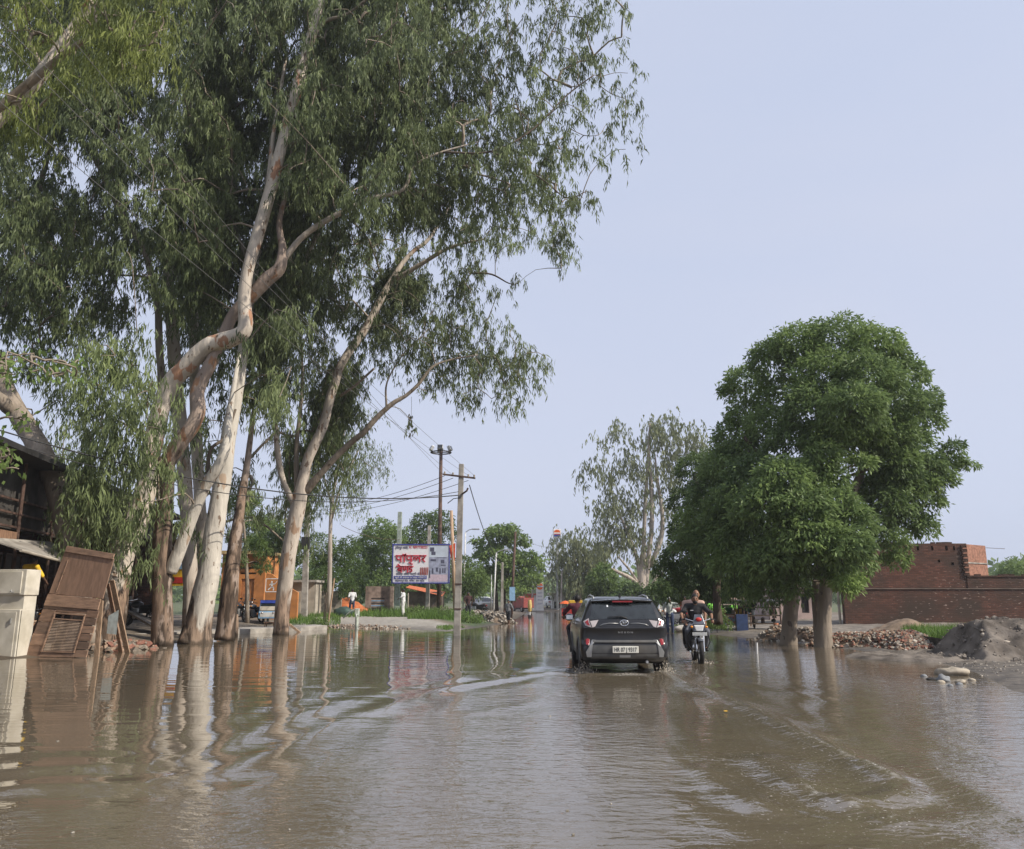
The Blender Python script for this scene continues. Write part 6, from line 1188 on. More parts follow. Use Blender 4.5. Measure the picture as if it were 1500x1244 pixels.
for sg in (-1, 1):
    f = (lambda P: P) if sg > 0 else mirror
    b = S.poly(f([(.60, .965), (.655, .945), (.70, 1.075), (.52, 1.10)])).build('tail_light', LAMPC, t, bevel=.005)
    S.poly(f([(.672, .945), (.80, .985), (.835, 1.07), (.72, 1.135), (.715, 1.06)]), .014).build('tail_light', LAMPC, t, bevel=.005); S.poly(f([(.70, .985), (.76, 1.0), (.80, 1.06), (.735, 1.105), (.73, 1.04)]), .021).build('red_lens', LAMPR, b)
    S.poly(f([(.735, .60), (.795, .615), (.80, .71), (.755, .73), (.715, .71)]), .016).build('reflector', LAMPR, t, bevel=.004)
    S.poly(f([(.69, .735), (.83, .745), (.845, .60), (.80, .57), (.70, .58)]), .008).build('reflector_pocket', BLACK, t)
    S.poly(f([(.58, .70), (.67, .705), (.735, .57), (.80, .46), (.78, .36), (.69, .36), (.68, .47), (.66, .62)]), .022).build('bumper_corner', SILV, t, bevel=.008)
    mb = MB(); mb.tube([(sg * .575, -1.36, 1.53), (sg * .58, -1.22, 1.575), (sg * .59, -.6, 1.605), (sg * .585, .0, 1.58), (sg * .57, .12, 1.53)], [.016, .020, .018, .018, .012], 8); mb.build('roof_rail', SILV, t, smooth=True)
    S.sidepoly([(-1.60, 1.14), (-1.50, 1.36), (-1.02, 1.43), (-.96, 1.14)], sg).build('quarter_window', GLASS, t); S.sidepoly([(-.90, 1.13), (-.94, 1.43), (-.2, 1.44), (-.14, 1.13)], sg).build('side_window', GLASS, t); S.sidepoly([(-.07, 1.13), (-.12, 1.44), (.16, 1.40), (.80, 1.13)], sg).build('side_window', GLASS, t)
    mb = MB(); mb.ell((sg * .99, .62, 1.10), (.11, .07, .085), 12, 8); mr = mb.build('wing_mirror', CARB, t, smooth=True); mb = MB(); mb.box((sg * .99, .555, 1.10), (.15, .012, .1)); mb.build('mirror_glass', CHROME, mr)
    for y in (-.45, .35): S.sidepoly([(y - .09, .98), (y - .09, 1.01), (y + .09, 1.01), (y + .09, .98)], sg, .03).build('door_handle', CHROME, t)
    S.sidepoly([(-.95, .34), (-.95, .44), (.95, .44), (.95, .34)], sg, .012).build('sill_cladding', CLAD, t)
    for y in (-1.25, 1.25):
        wheel(t, (sg * .80, y, .335), .335, .2, RIM)
        mb = MB()
        mb.tube([(sg * .905, y + .415 * math.cos(R(a)), .31 + .415 * math.sin(R(a))) for a in range(-10, 191, 20)], .028, 6); mb.build('arch_cladding', CLAD, t, smooth=True)
S.patch(-.66, .66, .655, .70, .028, 14, 2).build('bumper_trim', CLAD, t, smooth=True); S.patch(-.68, .68, .44, .60, .008, 14, 3).build('bumper_recess', CLAD, t, smooth=True); S.patch(-.70, .70, .33, .43, .014, 14, 3).build('skid_plate', CLAD, t, smooth=True)
S.patch(-.12, .10, .36, .41, .02, 4, 2).build('tow_cover', SILV, t)
S.patch(-.60, .60, .905, .945, .004, 14, 2).build('hatch_crease', CARB, t, smooth=True)
mb = MB()
for sg in (-1, 1): mb = MB(); mb.tube([(sg * .12, S.rear(.12, 1.02, .01), 1.03), (sg * .3, S.rear(.3, 1.02, .008), 1.035), (sg * .43, S.rear(.43, 1.01, .008), 1.015), (sg * .5, S.rear(.5, .98, .008), .985)], .008, 5); mb.build('hatch_trim', SILV, t, smooth=True)
yb = S.rear(0, 1.04, .02); mb = MB(); mb.tube([(.085 * math.cos(i / 24 * 6.2832), yb, 1.04 + .058 * math.sin(i / 24 * 6.2832)) for i in range(25)], .011, 6, cap=False); em = mb.build('emblem_ring', CHROME, t, smooth=True)
mb = MB(); disc(mb, (0, 1.04), .05, yb + .004, yb + .02); mb.build('emblem_back', pmat('emblem_grey', (.2, .2, .2), .3, .6), em); mb = MB(); mb.tube([(-.06, yb - .004, 1.055), (-.02, yb - .006, 1.063), (-.008, yb - .006, 1.0)], .010, 5); mb.tube([(.06, yb - .004, 1.055), (.02, yb - .006, 1.063), (.008, yb - .006, 1.0)], .010, 5); mb.build('emblem_arms', CHROME, em, smooth=True)
def cartext(s, x, z, size, mat, width, off, name='lettering'): text(s, size, mat, t, Matrix.Translation((x, S.rear(x, z, off), z)) @ Matrix.Rotation(R(90), 4, 'X'), name, .002, width)
cartext('N E X O N', -.13, .835, .05, SILV, .30, .012)
mb = MB(); yp = S.rear(0, .53, .035); mb.box((0, yp + .01, .515), (.53, .02, .135)); mb.build('number_plate', pmat('plate_white', (.68, .66, .58), .5, var=.05), t, bevel=.008)
text('HR 07 J 9317', .12, BLACK, t, Matrix.Translation((-.225, yp - .003, .475)) @ Matrix.Rotation(R(90), 4, 'X'), 'plate_lettering', .002, .45)
mb = MB(); mb.lathe([(.028, 0), (.028, .16), (.02, .16), (.02, .02)], 10, (.44, -1.98, .27), 'Y'); mb.build('exhaust', STEEL, t); mb = MB(); mb.box((0, 0, .24), (1.3, 3.2, .05)); mb.build('underbody', BLACK, t); mb = MB(); mb.bar((-.75, -1.25, .30), (.75, -1.25, .30), .045, 8); mb.build('rear_axle', BLACK, t)
mb = MB(); mb.hexa([(-.02, -1.25, 1.565), (.02, -1.25, 1.565), (.015, -1.05, 1.575), (-.015, -1.05, 1.575), (-.008, -1.24, 1.64), (.008, -1.24, 1.64), (.005, -1.2, 1.64), (-.005, -1.2, 1.64)]); mb.build('antenna', BLACK, t)
mb = MB()
for x in (-.35, .35): mb.box((x, -.95, 1.18), (.3, .1, .38)); mb.ell((x, -.95, 1.42), (.12, .05, .07), 8, 6)
mb.build('rear_seats', CLAD, t)
# splashes thrown up by the wheels
SPL = pmat('splash_water', (.34, .30, .24), .15, var=.15, spec=.6)
for lb, cx_, cy_, hgt, n, wd in (('brown splash behind the left rear wheel of the black car', 1.52, 17.62, .55, 420, .10), ('pale splash behind the right rear wheel of the black car', 3.14, 17.62, .62, 460, .09), ('small splash at the front wheel of the motorcycle', 4.5, 19.85, .10, 110, .14)):
    mb = MB()
    for _ in range(n):
        z = hgt * rg2.uniform(0, 1) ** 1.8; r = rg2.uniform(.004, .014) * (1.3 - z / hgt * .7); k = wd * (1.5 - z / hgt); c = Vector((cx_ + rg2.normal(0, k * .6), cy_ + rg2.normal(0, k) - z * .1, z)); L = rg2.uniform(1, 3)
        mb.add([c + Vector((r, 0, 0)), c + Vector((-r * .5, r * .9, 0)), c + Vector((-r * .5, -r * .9, 0)), c + Vector((0, 0, r * L)), c - Vector((0, 0, r * L))], [(0, 1, 3), (1, 2, 3), (2, 0, 3), (1, 0, 4), (2, 1, 4), (0, 2, 4)])
    o = mb.build('water_splash', SPL, None, smooth=True); tag(o, lb, 'splash', None, 'stuff')
# far cars, truck, auto rickshaw
def far_car(label, loc, rz, mat):
    t = thing('car', label, 'car', loc, rz); S = CarShape(car_slices('sedan')); shell(S, mat, t, .85, (-1.3, 1.3), .36)
    for sg in (-1, 1):
        S.sidepoly([(-1.1, .94), (-.75, 1.3), (-.2, 1.32), (-.2, .94)], sg, .008).build('side_window', GLASS, t); S.sidepoly([(-.12, .94), (-.12, 1.32), (.15, 1.3), (.65, .94)], sg, .008).build('side_window', GLASS, t)
        S.poly([(sg * .5, .66), (sg * .75, .66), (sg * .75, .78), (sg * .5, .78)][::sg]).build('tail_light', LAMPR, t)
        for y in (-1.3, 1.3): wheel(t, (sg * .76, y, .31), .31, .19, RIM)
    S.patch(-.62, .62, .95, 1.3, .008, 8, 4, taper=.1).build('rear_window', GLASS, t); S.patch(-.6, .6, .95, 1.3, .008, 8, 4, True, .1).build('windscreen', GLASS, t)
far_car('white sedan parked on the left of the far road under the trees', on(706, 80, -.05), R(24), WHITE); a = on(806, 104); far_car('white sedan in front of the fuel station', (a[0], a[1], a[2]), R(12), WHITE)
a = on(764, 88); t = thing('truck', 'red truck standing by the fuel station kiosk', 'truck', a, R(24)); t.scale = (.62, .62, .78)
mb = MB(); mb.box((0, -1.2, 1.2), (1.9, 3.4, 1.3)); mb.build('cargo_body', pmat('faded_red_truck_paint', (.30, .06, .05), .6, var=.2, dirt=.4), t, bevel=.04); mb = MB(); mb.box((0, 1.45, 1.25), (1.8, 1.4, 1.7)); cb_ = mb.build('cab', MATS['faded_red_truck_paint'], t, bevel=.1); mb = MB(); mb.box((0, 2.16, 1.65), (1.5, .03, .6)); mb.build('windscreen', GLASS, cb_)
for sx in (-1, 1): mb = MB(); mb.box((sx * .905, 1.5, 1.6), (.03, .8, .5)); mb.build('side_window', GLASS, cb_)
mb = MB(); mb.box((0, -.1, .5), (1.5, 4.6, .25)); mb.build('chassis', BLACK, t)
for sx in (-1, 1):
    for y in (-1.9, 1.35): wheel(t, (sx * .8, y, .42), .42, .3, SILV)
for i in range(5): mb = MB(); mb.box((.955, -2.6 + i * .72, 1.2), (.04, .08, 1.25)); mb.build('body_rib', pmat('dark_red_paint', (.28, .02, .02), .5), t)
a = on(397, 45); t = thing('auto_rickshaw', 'blue and white auto rickshaw parked by the orange wall', 'auto rickshaw', a, R(188)); t.scale = (.8, .8, .78)
mb = MB(); mb.prism([(-1.2, .35), (-1.2, 1.0), (-1.0, 1.5), (.55, 1.52), (.85, .95), (1.05, .8), (1.1, .35)], -.6, .6, 'X'); bo = mb.build('body', LBLUE, t, bevel=.05); mb = MB(); mb.box((0, .76, 1.22), (1.0, .02, .5), rotm(R(28))); mb.build('windscreen', GLASS, t)
mb = MB(); mb.box((0, .70, 1.47), (1.12, .05, .2), rotm(R(15))); bn = mb.build('banner', BLUE, t); mb = MB(); mb.box((0, .95, 1.02), (1.05, .06, .3), rotm(R(28))); mb.build('white_panel', PLAST, t); mb = MB(); mb.box((0, 1.06, .62), (.95, .1, .3)); mb.build('bumper', WHITE, t)
for sx in (-1, 1): mb = MB(); mb.ell((sx * .36, 1.1, .74), (.08, .04, .08), 10, 8); mb.build('headlight', LAMPC, t, smooth=True); wheel(t, (sx * .52, -.8, .22), .22, .1, RIM)
wheel(t, (0, .85, .22), .22, .1, RIM); mb = MB(); mb.box((0, -.3, 1.56), (1.25, 1.7, .06)); mb.build('roof', BLACK, t, bevel=.02)
# motorcycles
def bike(label, loc, rz, paint, group=None, front_trim=False, name='motorcycle'):
    t = thing(name, label, 'motorcycle', loc, rz, group)
    for y in (-.63, .65):
        w = thing('wheel', None, None, (0, y, .30)); w.parent = t
        mb = MB(); mb.lathe([(.235, -.045), (.275, -.055), (.297, -.025), (.3, 0), (.297, .025), (.275, .055), (.235, .045)], 28, (0, 0, 0), 'X', closed=True); mb.build('tyre', BLACK, w, smooth=True)
        mb = MB(); mb.lathe([(.24, -.03), (.225, -.02), (.225, .02), (.24, .03)], 28, (0, 0, 0), 'X', closed=True); mb.lathe([(.05, -.06), (.05, .06)], 10, (0, 0, 0), 'X')
        for i in range(6): a_ = i * math.pi / 3; mb.bar((0, .04 * math.cos(a_), .04 * math.sin(a_)), (0, .23 * math.cos(a_), .23 * math.sin(a_)), .013, 5)
        mb.build('rim', RIM, w, smooth='auto')
    for sx in (-1, 1): mb = MB(); mb.bar((sx * .085, .65, .30), (sx * .085, .47, .88), .024, 8); mb.build('fork_leg', CHROME, t, smooth='auto')
    mb = MB(); mb.lathe([(.315, -.06), (.325, 0), (.315, .06), (.305, .06), (.315, 0), (.305, -.06)], 28, (0, .65, .30), 'X', closed=True); mb.v = [v for v in mb.v]; keep = [i for i, f in enumerate(mb.f) if sum(mb.v[k][2] for k in f) / 4 > .40 and sum(mb.v[k][1] for k in f) / 4 < .86]; mb.f = [mb.f[i] for i in keep]; mb.m = [0] * len(mb.f); mb.build('front_mudguard', paint, t, smooth=True)
    mb = MB(); mb.tube([(-.38, .34, 1.02), (-.28, .38, 1.04), (-.12, .46, .99), (.12, .46, .99), (.28, .38, 1.04), (.38, .34, 1.02)], .013, 6); hb = mb.build('handlebar', CHROME, t, smooth=True)
    for sx in (-1, 1):
        mb = MB(); mb.bar((sx * .29, .375, 1.04), (sx * .40, .335, 1.018), .02, 8); mb.build('grip', BLACK, hb); mb = MB(); mb.tube([(sx * .22, .41, 1.04), (sx * .27, .42, 1.14), (sx * .29, .42, 1.18)], .007, 5); mb.ell((sx * .30, .425, 1.21), (.065, .018, .04), 10, 6); mb.build('mirror', BLACK, t, smooth=True)
        mb = MB(); mb.ell((sx * .17, .56, .86), (.035, .05, .03), 8, 6); mb.build('indicator', pmat('amber_lens', (.7, .25, .02), .2), t, smooth=True); mb = MB(); mb.bar((sx * .1, -.06, .30), (sx * .26, -.06, .30), .016, 6); mb.build('footpeg', BLACK, t)
    mb = MB(); mb.hexa([(-.075, .61, .76), (.075, .61, .76), (.09, .5, .76), (-.09, .5, .76), (-.125, .60, .90), (.125, .60, .90), (.11, .5, .91), (-.11, .5, .91)]); mb.build('headlight', pmat('headlight_lens', (.72, .72, .70), .1, var=.05, spec=.8), t, bevel=.02)
    mb = MB(); mb.hexa([(-.14, .57, .74), (.14, .57, .74), (.13, .44, .74), (-.13, .44, .74), (-.165, .56, .90), (.165, .56, .90), (.14, .44, .92), (-.14, .44, .92)]); mb.build('cowl', paint, t, bevel=.025); mb = MB(); mb.hexa([(-.15, .585, .915), (.15, .585, .915), (.13, .53, .92), (-.13, .53, .92), (-.09, .47, 1.15), (.09, .47, 1.15), (.08, .45, 1.14), (-.08, .45, 1.14)]); mb.build('visor', paint, t, bevel=.02)
    mb = MB(); mb.ell((0, .13, .83), (.14, .29, .14), 14, 10); mb.build('fuel_tank', paint, t, smooth=True); mb = MB(); mb.hexa([(-.11, -.72, .76), (.11, -.72, .76), (.12, -.05, .70), (-.12, -.05, .70), (-.10, -.70, .86), (.10, -.70, .86), (.12, -.05, .79), (-.12, -.05, .79)]); mb.build('seat', BLACK, t, bevel=.03)
    mb = MB(); mb.box((0, .08, .42), (.22, .34, .26)); mb.box((0, .16, .6), (.18, .2, .16)); mb.build('engine', SILV, t, bevel=.03)
    mb = MB(); mb.tube([(0, .44, .82), (0, .38, .4), (0, .1, .26), (0, -.3, .32), (0, -.45, .7)], .026, 6); mb.tube([(0, .4, .8), (0, -.3, .66), (0, -.75, .74)], .024, 6)
    for sx in (-1, 1): mb.bar((sx * .09, -.15, .36), (sx * .09, -.63, .30), .022, 6); mb.bar((sx * .1, -.5, .70), (sx * .1, -.6, .33), .02, 6)
    mb.build('frame', BLACK, t, smooth=True); mb = MB(); mb.tube([(.1, .2, .5), (.13, .28, .3), (.14, 0, .24), (.15, -.4, .3), (.16, -.8, .40)], [.022, .022, .024, .045, .04], 8); mb.build('exhaust', CHROME, t, smooth=True)
    for sx in (-1, 1): mb = MB(); mb.hexa([(sx * .10, -.42, .5), (sx * .13, -.42, .5), (sx * .14, -.08, .5), (sx * .11, -.08, .5), (sx * .10, -.6, .74), (sx * .12, -.6, .74), (sx * .14, -.08, .74), (sx * .11, -.08, .74)]); mb.build('side_panel', paint, t, bevel=.01)
    mb = MB(); mb.hexa([(-.08, -.9, .52), (.08, -.9, .52), (.08, -.66, .72), (-.08, -.66, .72), (-.08, -.93, .56), (.08, -.93, .56), (.08, -.66, .78), (-.08, -.66, .78)]); mb.build('rear_mudguard', BLACK, t, bevel=.01); mb = MB(); mb.box((0, -.80, .76), (.16, .06, .08)); mb.build('tail_light', LAMPR, t, bevel=.01)
    if front_trim:
        mb = MB(); mb.box((0, .645, .70), (.34, .015, .075)); mb.build('number_plate', pmat('bike_plate', (.5, .5, .48), .5), t, bevel=.005); mb = MB(); mb.ell((0, .545, 1.03), (.075, .03, .05), 10, 8); mb.build('red_badge', RED, t, smooth=True)
        mb = MB(); mb.tube([(-.16, .30, .78), (-.24, .34, .66), (-.27, .33, .50), (-.20, .30, .36), (0, .30, .33), (.20, .30, .36), (.27, .33, .50), (.24, .34, .66), (.16, .30, .78)], .014, 6); mb.build('leg_guard', BLACK, t, smooth=True)
        mb = MB(); mb.hexa([(-.115, .56, .5), (-.07, .58, .5), (-.07, .56, .5), (-.115, .54, .5), (-.12, .545, .72), (-.07, .56, .72), (-.07, .53, .72), (-.12, .53, .72)]); mb.build('fork_cover', WHITE, t)
    return t
GREYP_ = pmat('grey_bike_paint', (.10, .11, .13), .3, .3, coat=.5, dirt=.2); BLKP = pmat('black_bike_paint', (.015, .015, .016), .28, coat=.5, dirt=.2); REDP = pmat('red_bike_paint', (.4, .02, .02), .3, coat=.5, dirt=.2)
MBK = ((4.47, 20.3, -.03), R(180 - 6)); b1 = bike('grey motorcycle with white number plate ridden by two men toward the camera', *MBK, GREYP_, None, True)
MBL = ((1.80, 22.9, -.04), R(2)); b2 = bike('black motorcycle with one rider just ahead of the black car on its left', *MBL, BLKP)
b3 = bike('black motorcycle parked in the dark shed behind the rough trunk', (X_(206, 33.2), 33.2, .41), R(75), BLKP, 'motorcycles parked around the shed')
dup(b3, (X_(176, 33.8), 33.8, .41), R(60), 'black motorcycle deepest in the shed beside the wooden panel', 'motorcycles parked around the shed')
pl = gp(52, 938); dup(b3, (X_(50, 24.3), 24.3, gz(X_(50, 24.3), 24.3)), R(28), 'motorcycle partly hidden between the cream cabinet and the wooden panel', 'motorcycles parked around the shed')
for px, Y, rz, lb in ((352, 45, 170, 'motorcycle in front of the orange gatehouse nearest the trunks'), (362, 45.6, 195, 'motorcycle in the middle of the row by the orange gatehouse'), (374, 45.2, 160, 'motorcycle beside the blue auto rickshaw')): dup(b3, on(px, Y), R(rz), lb, 'motorcycles parked by the orange wall')
b4 = bike('white motorcycle parked nearest the man in the white cap', on(986, 41), R(40), WHITE, 'motorcycles parked on the right verge'); b5 = bike('red motorcycle parked behind the white one on the right verge', on(998, 43), R(60), REDP, 'motorcycles parked on the right verge')
dup(b4, on(978, 44), R(100), 'white motorcycle half hidden by the black car on the right verge', 'motorcycles parked on the right verge'); dup(b3, on(697, 58), R(70), 'dark motorcycle on the left of the far road by the white sedan', 'motorcycles on the far left verge')
# ---------------------------------------------------------------- people
SKIN = pmat('brown_skin', (.24, .125, .075), .55, var=.1, scale=8); SKIND = pmat('dark_brown_skin', (.13, .068, .042), .55, var=.1, scale=8); HAIR = pmat('black_hair', (.012, .010, .009), .6)
STD = dict(pelvis=(0, 0, .93), waist=(0, .0, 1.08), chest=(0, .0, 1.28), neck=(0, 0, 1.46), head=(0, .015, 1.585),
           sh=((-.19, 0, 1.40), (.19, 0, 1.40)), el=((-.25, -.02, 1.13), (.25, -.02, 1.13)), ha=((-.26, .08, .90), (.26, .08, .90)),
           hip=((-.095, 0, .90), (.095, 0, .90)), kn=((-.11, .02, .49), (.11, .02, .49)), an=((-.11, -.03, .085), (.11, -.03, .085)), toe=((-.14, .16, .03), (.14, .16, .03)))
def cap(mb, a, b, r0, r1, n=10):
    mb.tube([a, b], [r0, r1], n); mb.ell(a, r0, n, 6); mb.ell(b, r1, n, 6)
def person(label, loc, rz, J=None, skin=SKIN, shirt=None, trousers=None, sleeve=.65, leg=1.0, hair=True, vox=.018, scale=1.0, hands=True, hat=None, beard=False, face=0.0, grip=False, shoes=None, group=None, headtilt=0):
    t = thing('person', label, 'person', loc, rz, group); t.scale = (scale,) * 3; j = dict(STD); j.update(J or {}); V = lambda k, i=None: Vector(j[k] if i is None else j[k][i])
    hd = V('head'); nk = V('neck'); ch = V('chest'); wa = V('waist'); pe = V('pelvis'); fr = rotm(0, 0, R(face)); mb = MB()
    hr = rotm(R(headtilt), 0, R(face)); H = lambda x, y, z: hd + hr @ Vector((x, y, z))
    mb.ell(hd, (.077, .096, .112), 14, 10, hr); mb.ell(H(0, .028, -.065), (.056, .062, .056), 12, 8, hr); mb.ell(H(0, .100, -.018), (.016, .022, .026), 8, 6, hr); mb.ell(H(0, .083, -.062), (.027, .014, .014), 8, 6, hr); mb.ell(H(0, .083, .022), (.05, .014, .012), 8, 6, hr)
    for s in (-1, 1): mb.ell(H(s * .078, -.005, -.012), (.014, .026, .034), 8, 6, hr)
    cap(mb, nk - Vector((0, 0, .04)), hd - Vector((0, .01, .07)), .056, .052); dn = (nk - ch)
    def torso(mb, g):
        mb.ell(ch.lerp(nk, .35), (.155 + g, .095 + g, .13 + g), 14, 10); mb.ell(ch, (.165 + g, .112 + g, .16 + g), 14, 10); mb.ell(wa, (.145 + g, .10 + g, .15 + g), 14, 10); mb.ell(pe, (.158 + g, .115 + g, .13 + g), 14, 10); cap(mb, wa, ch, .115 + g, .12 + g); cap(mb, pe, wa, .125 + g, .115 + g)
        for s in (0, 1): cap(mb, nk.lerp(ch, .25), V('sh', s), .065 + g, .062 + g)
    torso(mb, -.012)
    for s in (0, 1):
        sg = -1 if s == 0 else 1; S_, E, Hn = V('sh', s), V('el', s), V('ha', s); cap(mb, S_, E, .052, .041); cap(mb, E, Hn, .041, .027); d = (Hn - E).normalized()
        if grip: d = Vector((0, .8, -.35)).normalized()
        side = d.cross(Vector((0, 0, 1))); side = side.normalized() if side.length > .1 else Vector((1, 0, 0)); up = side.cross(d)
        if abs(d.z) > .75: side, up = Vector((0, 1, 0)), Vector((sg, 0, 0))
        pc = Hn + d * .05; mb.ell(pc, (.03, .03, .03), 8, 6); cap(mb, Hn, Hn + d * .085, .026, .032, 8)
        if hands:
            for f in range(4):
                o = (f - 1.5) * .02; L = (.062, .075, .07, .055)[f]; a = Hn + d * .09 + side * o; b = a + d * L * .5 - up * (.022 if grip else .008); c = b + (d * (.1 if grip else .45) - up * (.55 if grip else .25)) * L; cap(mb, a, b, .0105, .010, 6); cap(mb, b, c, .010, .008, 6)
            a = Hn + d * .03 - side * .03 * (1 if s else -1); b = a + (d * .5 - side * .6 * (1 if s else -1) - up * .2).normalized() * .045; cap(mb, a, b, .012, .011, 6); cap(mb, b, b + (d * .9 - up * .3) * .032, .011, .009, 6)
        P, K, A, T = V('hip', s), V('kn', s), V('an', s), V('toe', s); cap(mb, P, K, .082, .054); cap(mb, K, A, .054, .036); mb.ell(K.lerp(A, .28) - Vector((0, .012, 0)), (.05, .052, .10), 8, 6); cap(mb, A, T, .038, .03); cap(mb, A, A - Vector((0, .045, .045)), .036, .03)
    blob('body', mb, skin, t, vox, 2)
    if shirt:
        mb = MB(); torso(mb, .014)
        for s in (0, 1):
            S_, E, Hn = V('sh', s), V('el', s), V('ha', s); f = min(1, sleeve); cap(mb, S_, S_.lerp(E, f), .066, .06)
            if sleeve > 1: cap(mb, E, E.lerp(Hn, sleeve - 1), .056, .042)
        blob('shirt', mb, shirt, t, vox, 2)
    if trousers:
        mb = MB(); mb.ell(pe, (.175, .135, .125), 14, 10); mb.ell(pe.lerp(wa, .35), (.168, .13, .09), 12, 8)
        for s in (0, 1):
            P, K, A = V('hip', s), V('kn', s), V('an', s); cap(mb, P, P.lerp(K, min(1, leg * 2)), .098, .074 if leg >= .5 else .085)
            if leg > .5: cap(mb, K, K.lerp(A, (leg - .5) * 2 * .96), .074, .062)
        blob('trousers', mb, trousers, t, vox, 2)
    if shoes:
        mb = MB()
        for s in (0, 1): A, T = V('an', s), V('toe', s); cap(mb, A - Vector((0, .04, .03)), A, .045, .044); cap(mb, A - Vector((0, 0, .02)), T, .046, .038)
        blob('shoes', mb, shoes, t, vox, 1)
    if hair: mb = MB(); mb.ell(H(0, -.014, .026), (.085, .10, .102), 14, 10, hr); mb.v = [(v if (hr.inverted() @ (Vector(v) - hd)).y < .055 or (hr.inverted() @ (Vector(v) - hd)).z > .055 else tuple(hd + (Vector(v) - hd) * .80)) for v in mb.v]; mb.build('hair', HAIR, t, smooth=True)
    if beard: mb = MB(); mb.ell(H(0, .04, -.075), (.060, .062, .050), 12, 8, hr); mb.ell(H(0, .093, -.046), (.03, .012, .008), 8, 6, hr); mb.build('beard', HAIR, t, smooth=True)
    if hat: mb = MB(); mb.ell(H(0, -.006, .04), (.092, .108, .088), 14, 10, hr); mb.ell(H(0, .10, .045), (.07, .07, .012), 12, 6, hr); mb.build('cap', hat, t, smooth=True)
    if hands or beard:
        mb = MB()
        for s in (-1, 1): mb.ell(H(s * .031, .087, .004), (.013, .008, .007), 8, 6, hr)
        mb.build('eyes', pmat('dark_eye', (.02, .015, .012), .2), t, smooth=True); mb = MB()
        for s in (-1, 1): mb.box(H(s * .032, .094, .027), (.034, .008, .008), hr)
        mb.build('eyebrows', HAIR, t)
    return t
def cloth(n, c, **k): return pmat(n, c, .85, var=.15, scale=7, bump=.25, bscale=14, **k)
SH_B = cloth('black_shirt', (.018, .018, .02)); SH_W = cloth('white_shirt', (.66, .66, .66)); SH_M = cloth('maroon_shirt', (.07, .014, .022)); SH_Y = cloth('yellow_shirt', (.68, .42, .03)); SH_G = cloth('grey_shirt', (.20, .20, .21)); SH_P = cloth('peach_shirt', (.50, .33, .26)); SH_R = cloth('red_shirt', (.48, .04, .05)); SH_L = cloth('pale_green_shirt', (.52, .56, .52))
TR_G = cloth('grey_trousers', (.12, .125, .14)); TR_D = cloth('dark_trousers', (.025, .026, .032)); TR_J = cloth('blue_jeans', (.045, .065, .13)); TR_W = cloth('white_trousers', (.58, .57, .54))
RIDE = dict(pelvis=(0, -.20, .88), waist=(0, -.17, 1.02), chest=(0, -.11, 1.20), neck=(0, -.06, 1.38), head=(0, -.03, 1.505), sh=((-.20, -.09, 1.33), (.20, -.09, 1.33)), el=((-.36, .10, 1.13), (.36, .10, 1.13)), ha=((-.345, .27, 1.045), (.345, .27, 1.045)),
            hip=((-.10, -.17, .86), (.10, -.17, .86)), kn=((-.23, .20, .74), (.23, .20, .74)), an=((-.20, -.05, .36), (.20, -.05, .36)), toe=((-.22, .13, .31), (.22, .13, .31)))
BACK = {k: (tuple((x[0] * 1.05, x[1] - .33, x[2] + .07) for x in v) if isinstance(v[0], tuple) else (v[0], v[1] - .33, v[2] + .09)) for k, v in RIDE.items()}
BACK['el'] = ((-.27, -.36, 1.15), (.27, -.36, 1.15)); BACK['ha'] = ((-.24, -.16, .98), (.24, -.16, .98)); BACK['head'] = (-.07, -.35, 1.615); BACK['kn'] = ((-.26, -.10, .78), (.26, -.10, .78)); BACK['an'] = ((-.24, -.30, .42), (.24, -.30, .42)); BACK['toe'] = ((-.25, -.12, .36), (.25, -.12, .36))
SHOE = pmat('dark_shoe', (.02, .018, .016), .6)
pr = person('bearded man in a black short sleeved shirt riding the motorcycle toward the camera', *MBK, RIDE, SKIN, SH_B, TR_G, .75, 1, True, .013, 1, True, None, True, 0, True, SHOE)
mb = MB(); mb.box((.09, .022, 1.235), (.07, .012, .012)); mb.build('chest_badge', WHITE2, pr)
person('passenger in a peach shirt with a shaved head sitting behind the bearded rider', *MBK, BACK, SKIN, SH_P, TR_D, .75, 1, False, .016, 1, True, None, False, 0, False, SHOE)
person('rider in a maroon shirt on the motorcycle ahead of the black car', *MBL, RIDE, SKIND, SH_M, TR_D, 1.5, 1, True, .018, 1, True, None, False, 0, True, SHOE)
WALK = dict(kn=((-.11, .10, .50), (.10, -.02, .49)), an=((-.11, .12, .09), (.11, -.20, .13)), toe=((-.12, .30, .04), (.12, -.06, .03)), el=((-.27, -.06, 1.13), (.27, .02, 1.13)), ha=((-.26, -.10, .90), (.22, .16, .98)))
person('man in a white shirt and dark blue shorts walking on the left bank', on(516, 55), R(25), WALK, SKIND, SH_W, cloth('navy_shorts', (.03, .04, .08)), .8, .5, True, .025)
person('man dressed all in white standing under the billboard with a raised arm', on(591, 53), R(80), dict(el=((-.25, .06, 1.2), (.24, .2, 1.36)), ha=((-.24, .22, 1.1), (.12, .22, 1.6))), SKIND, SH_W, TR_W, 1.6, 1, True, .025, 1.0)
person('person in a dark shirt standing by the concrete power pole', on(686, 52), R(200), WALK, SKIND, cloth('dark_red_shirt', (.05, .02, .02)), TR_D, .8, 1, True, .025, .98)
a = gp(745, 915); person('boy in a grey shirt and black shorts wading at the edge of the far water', (a.x, a.y, -.08), R(150), WALK, SKIND, SH_G, TR_D, .7, .62, True, .024, .86)
person('man in a white cap and pale shirt pointing with a raised arm on the right', on(980, 36.5), R(165), dict(el=((-.42, .10, 1.38), (.28, .0, 1.15)), ha=((-.58, .26, 1.56), (.22, .16, 1.0))), SKIND, SH_L, TR_J, .9, 1, True, .02, .95, True, SH_W, False, 0, False, SHOE)
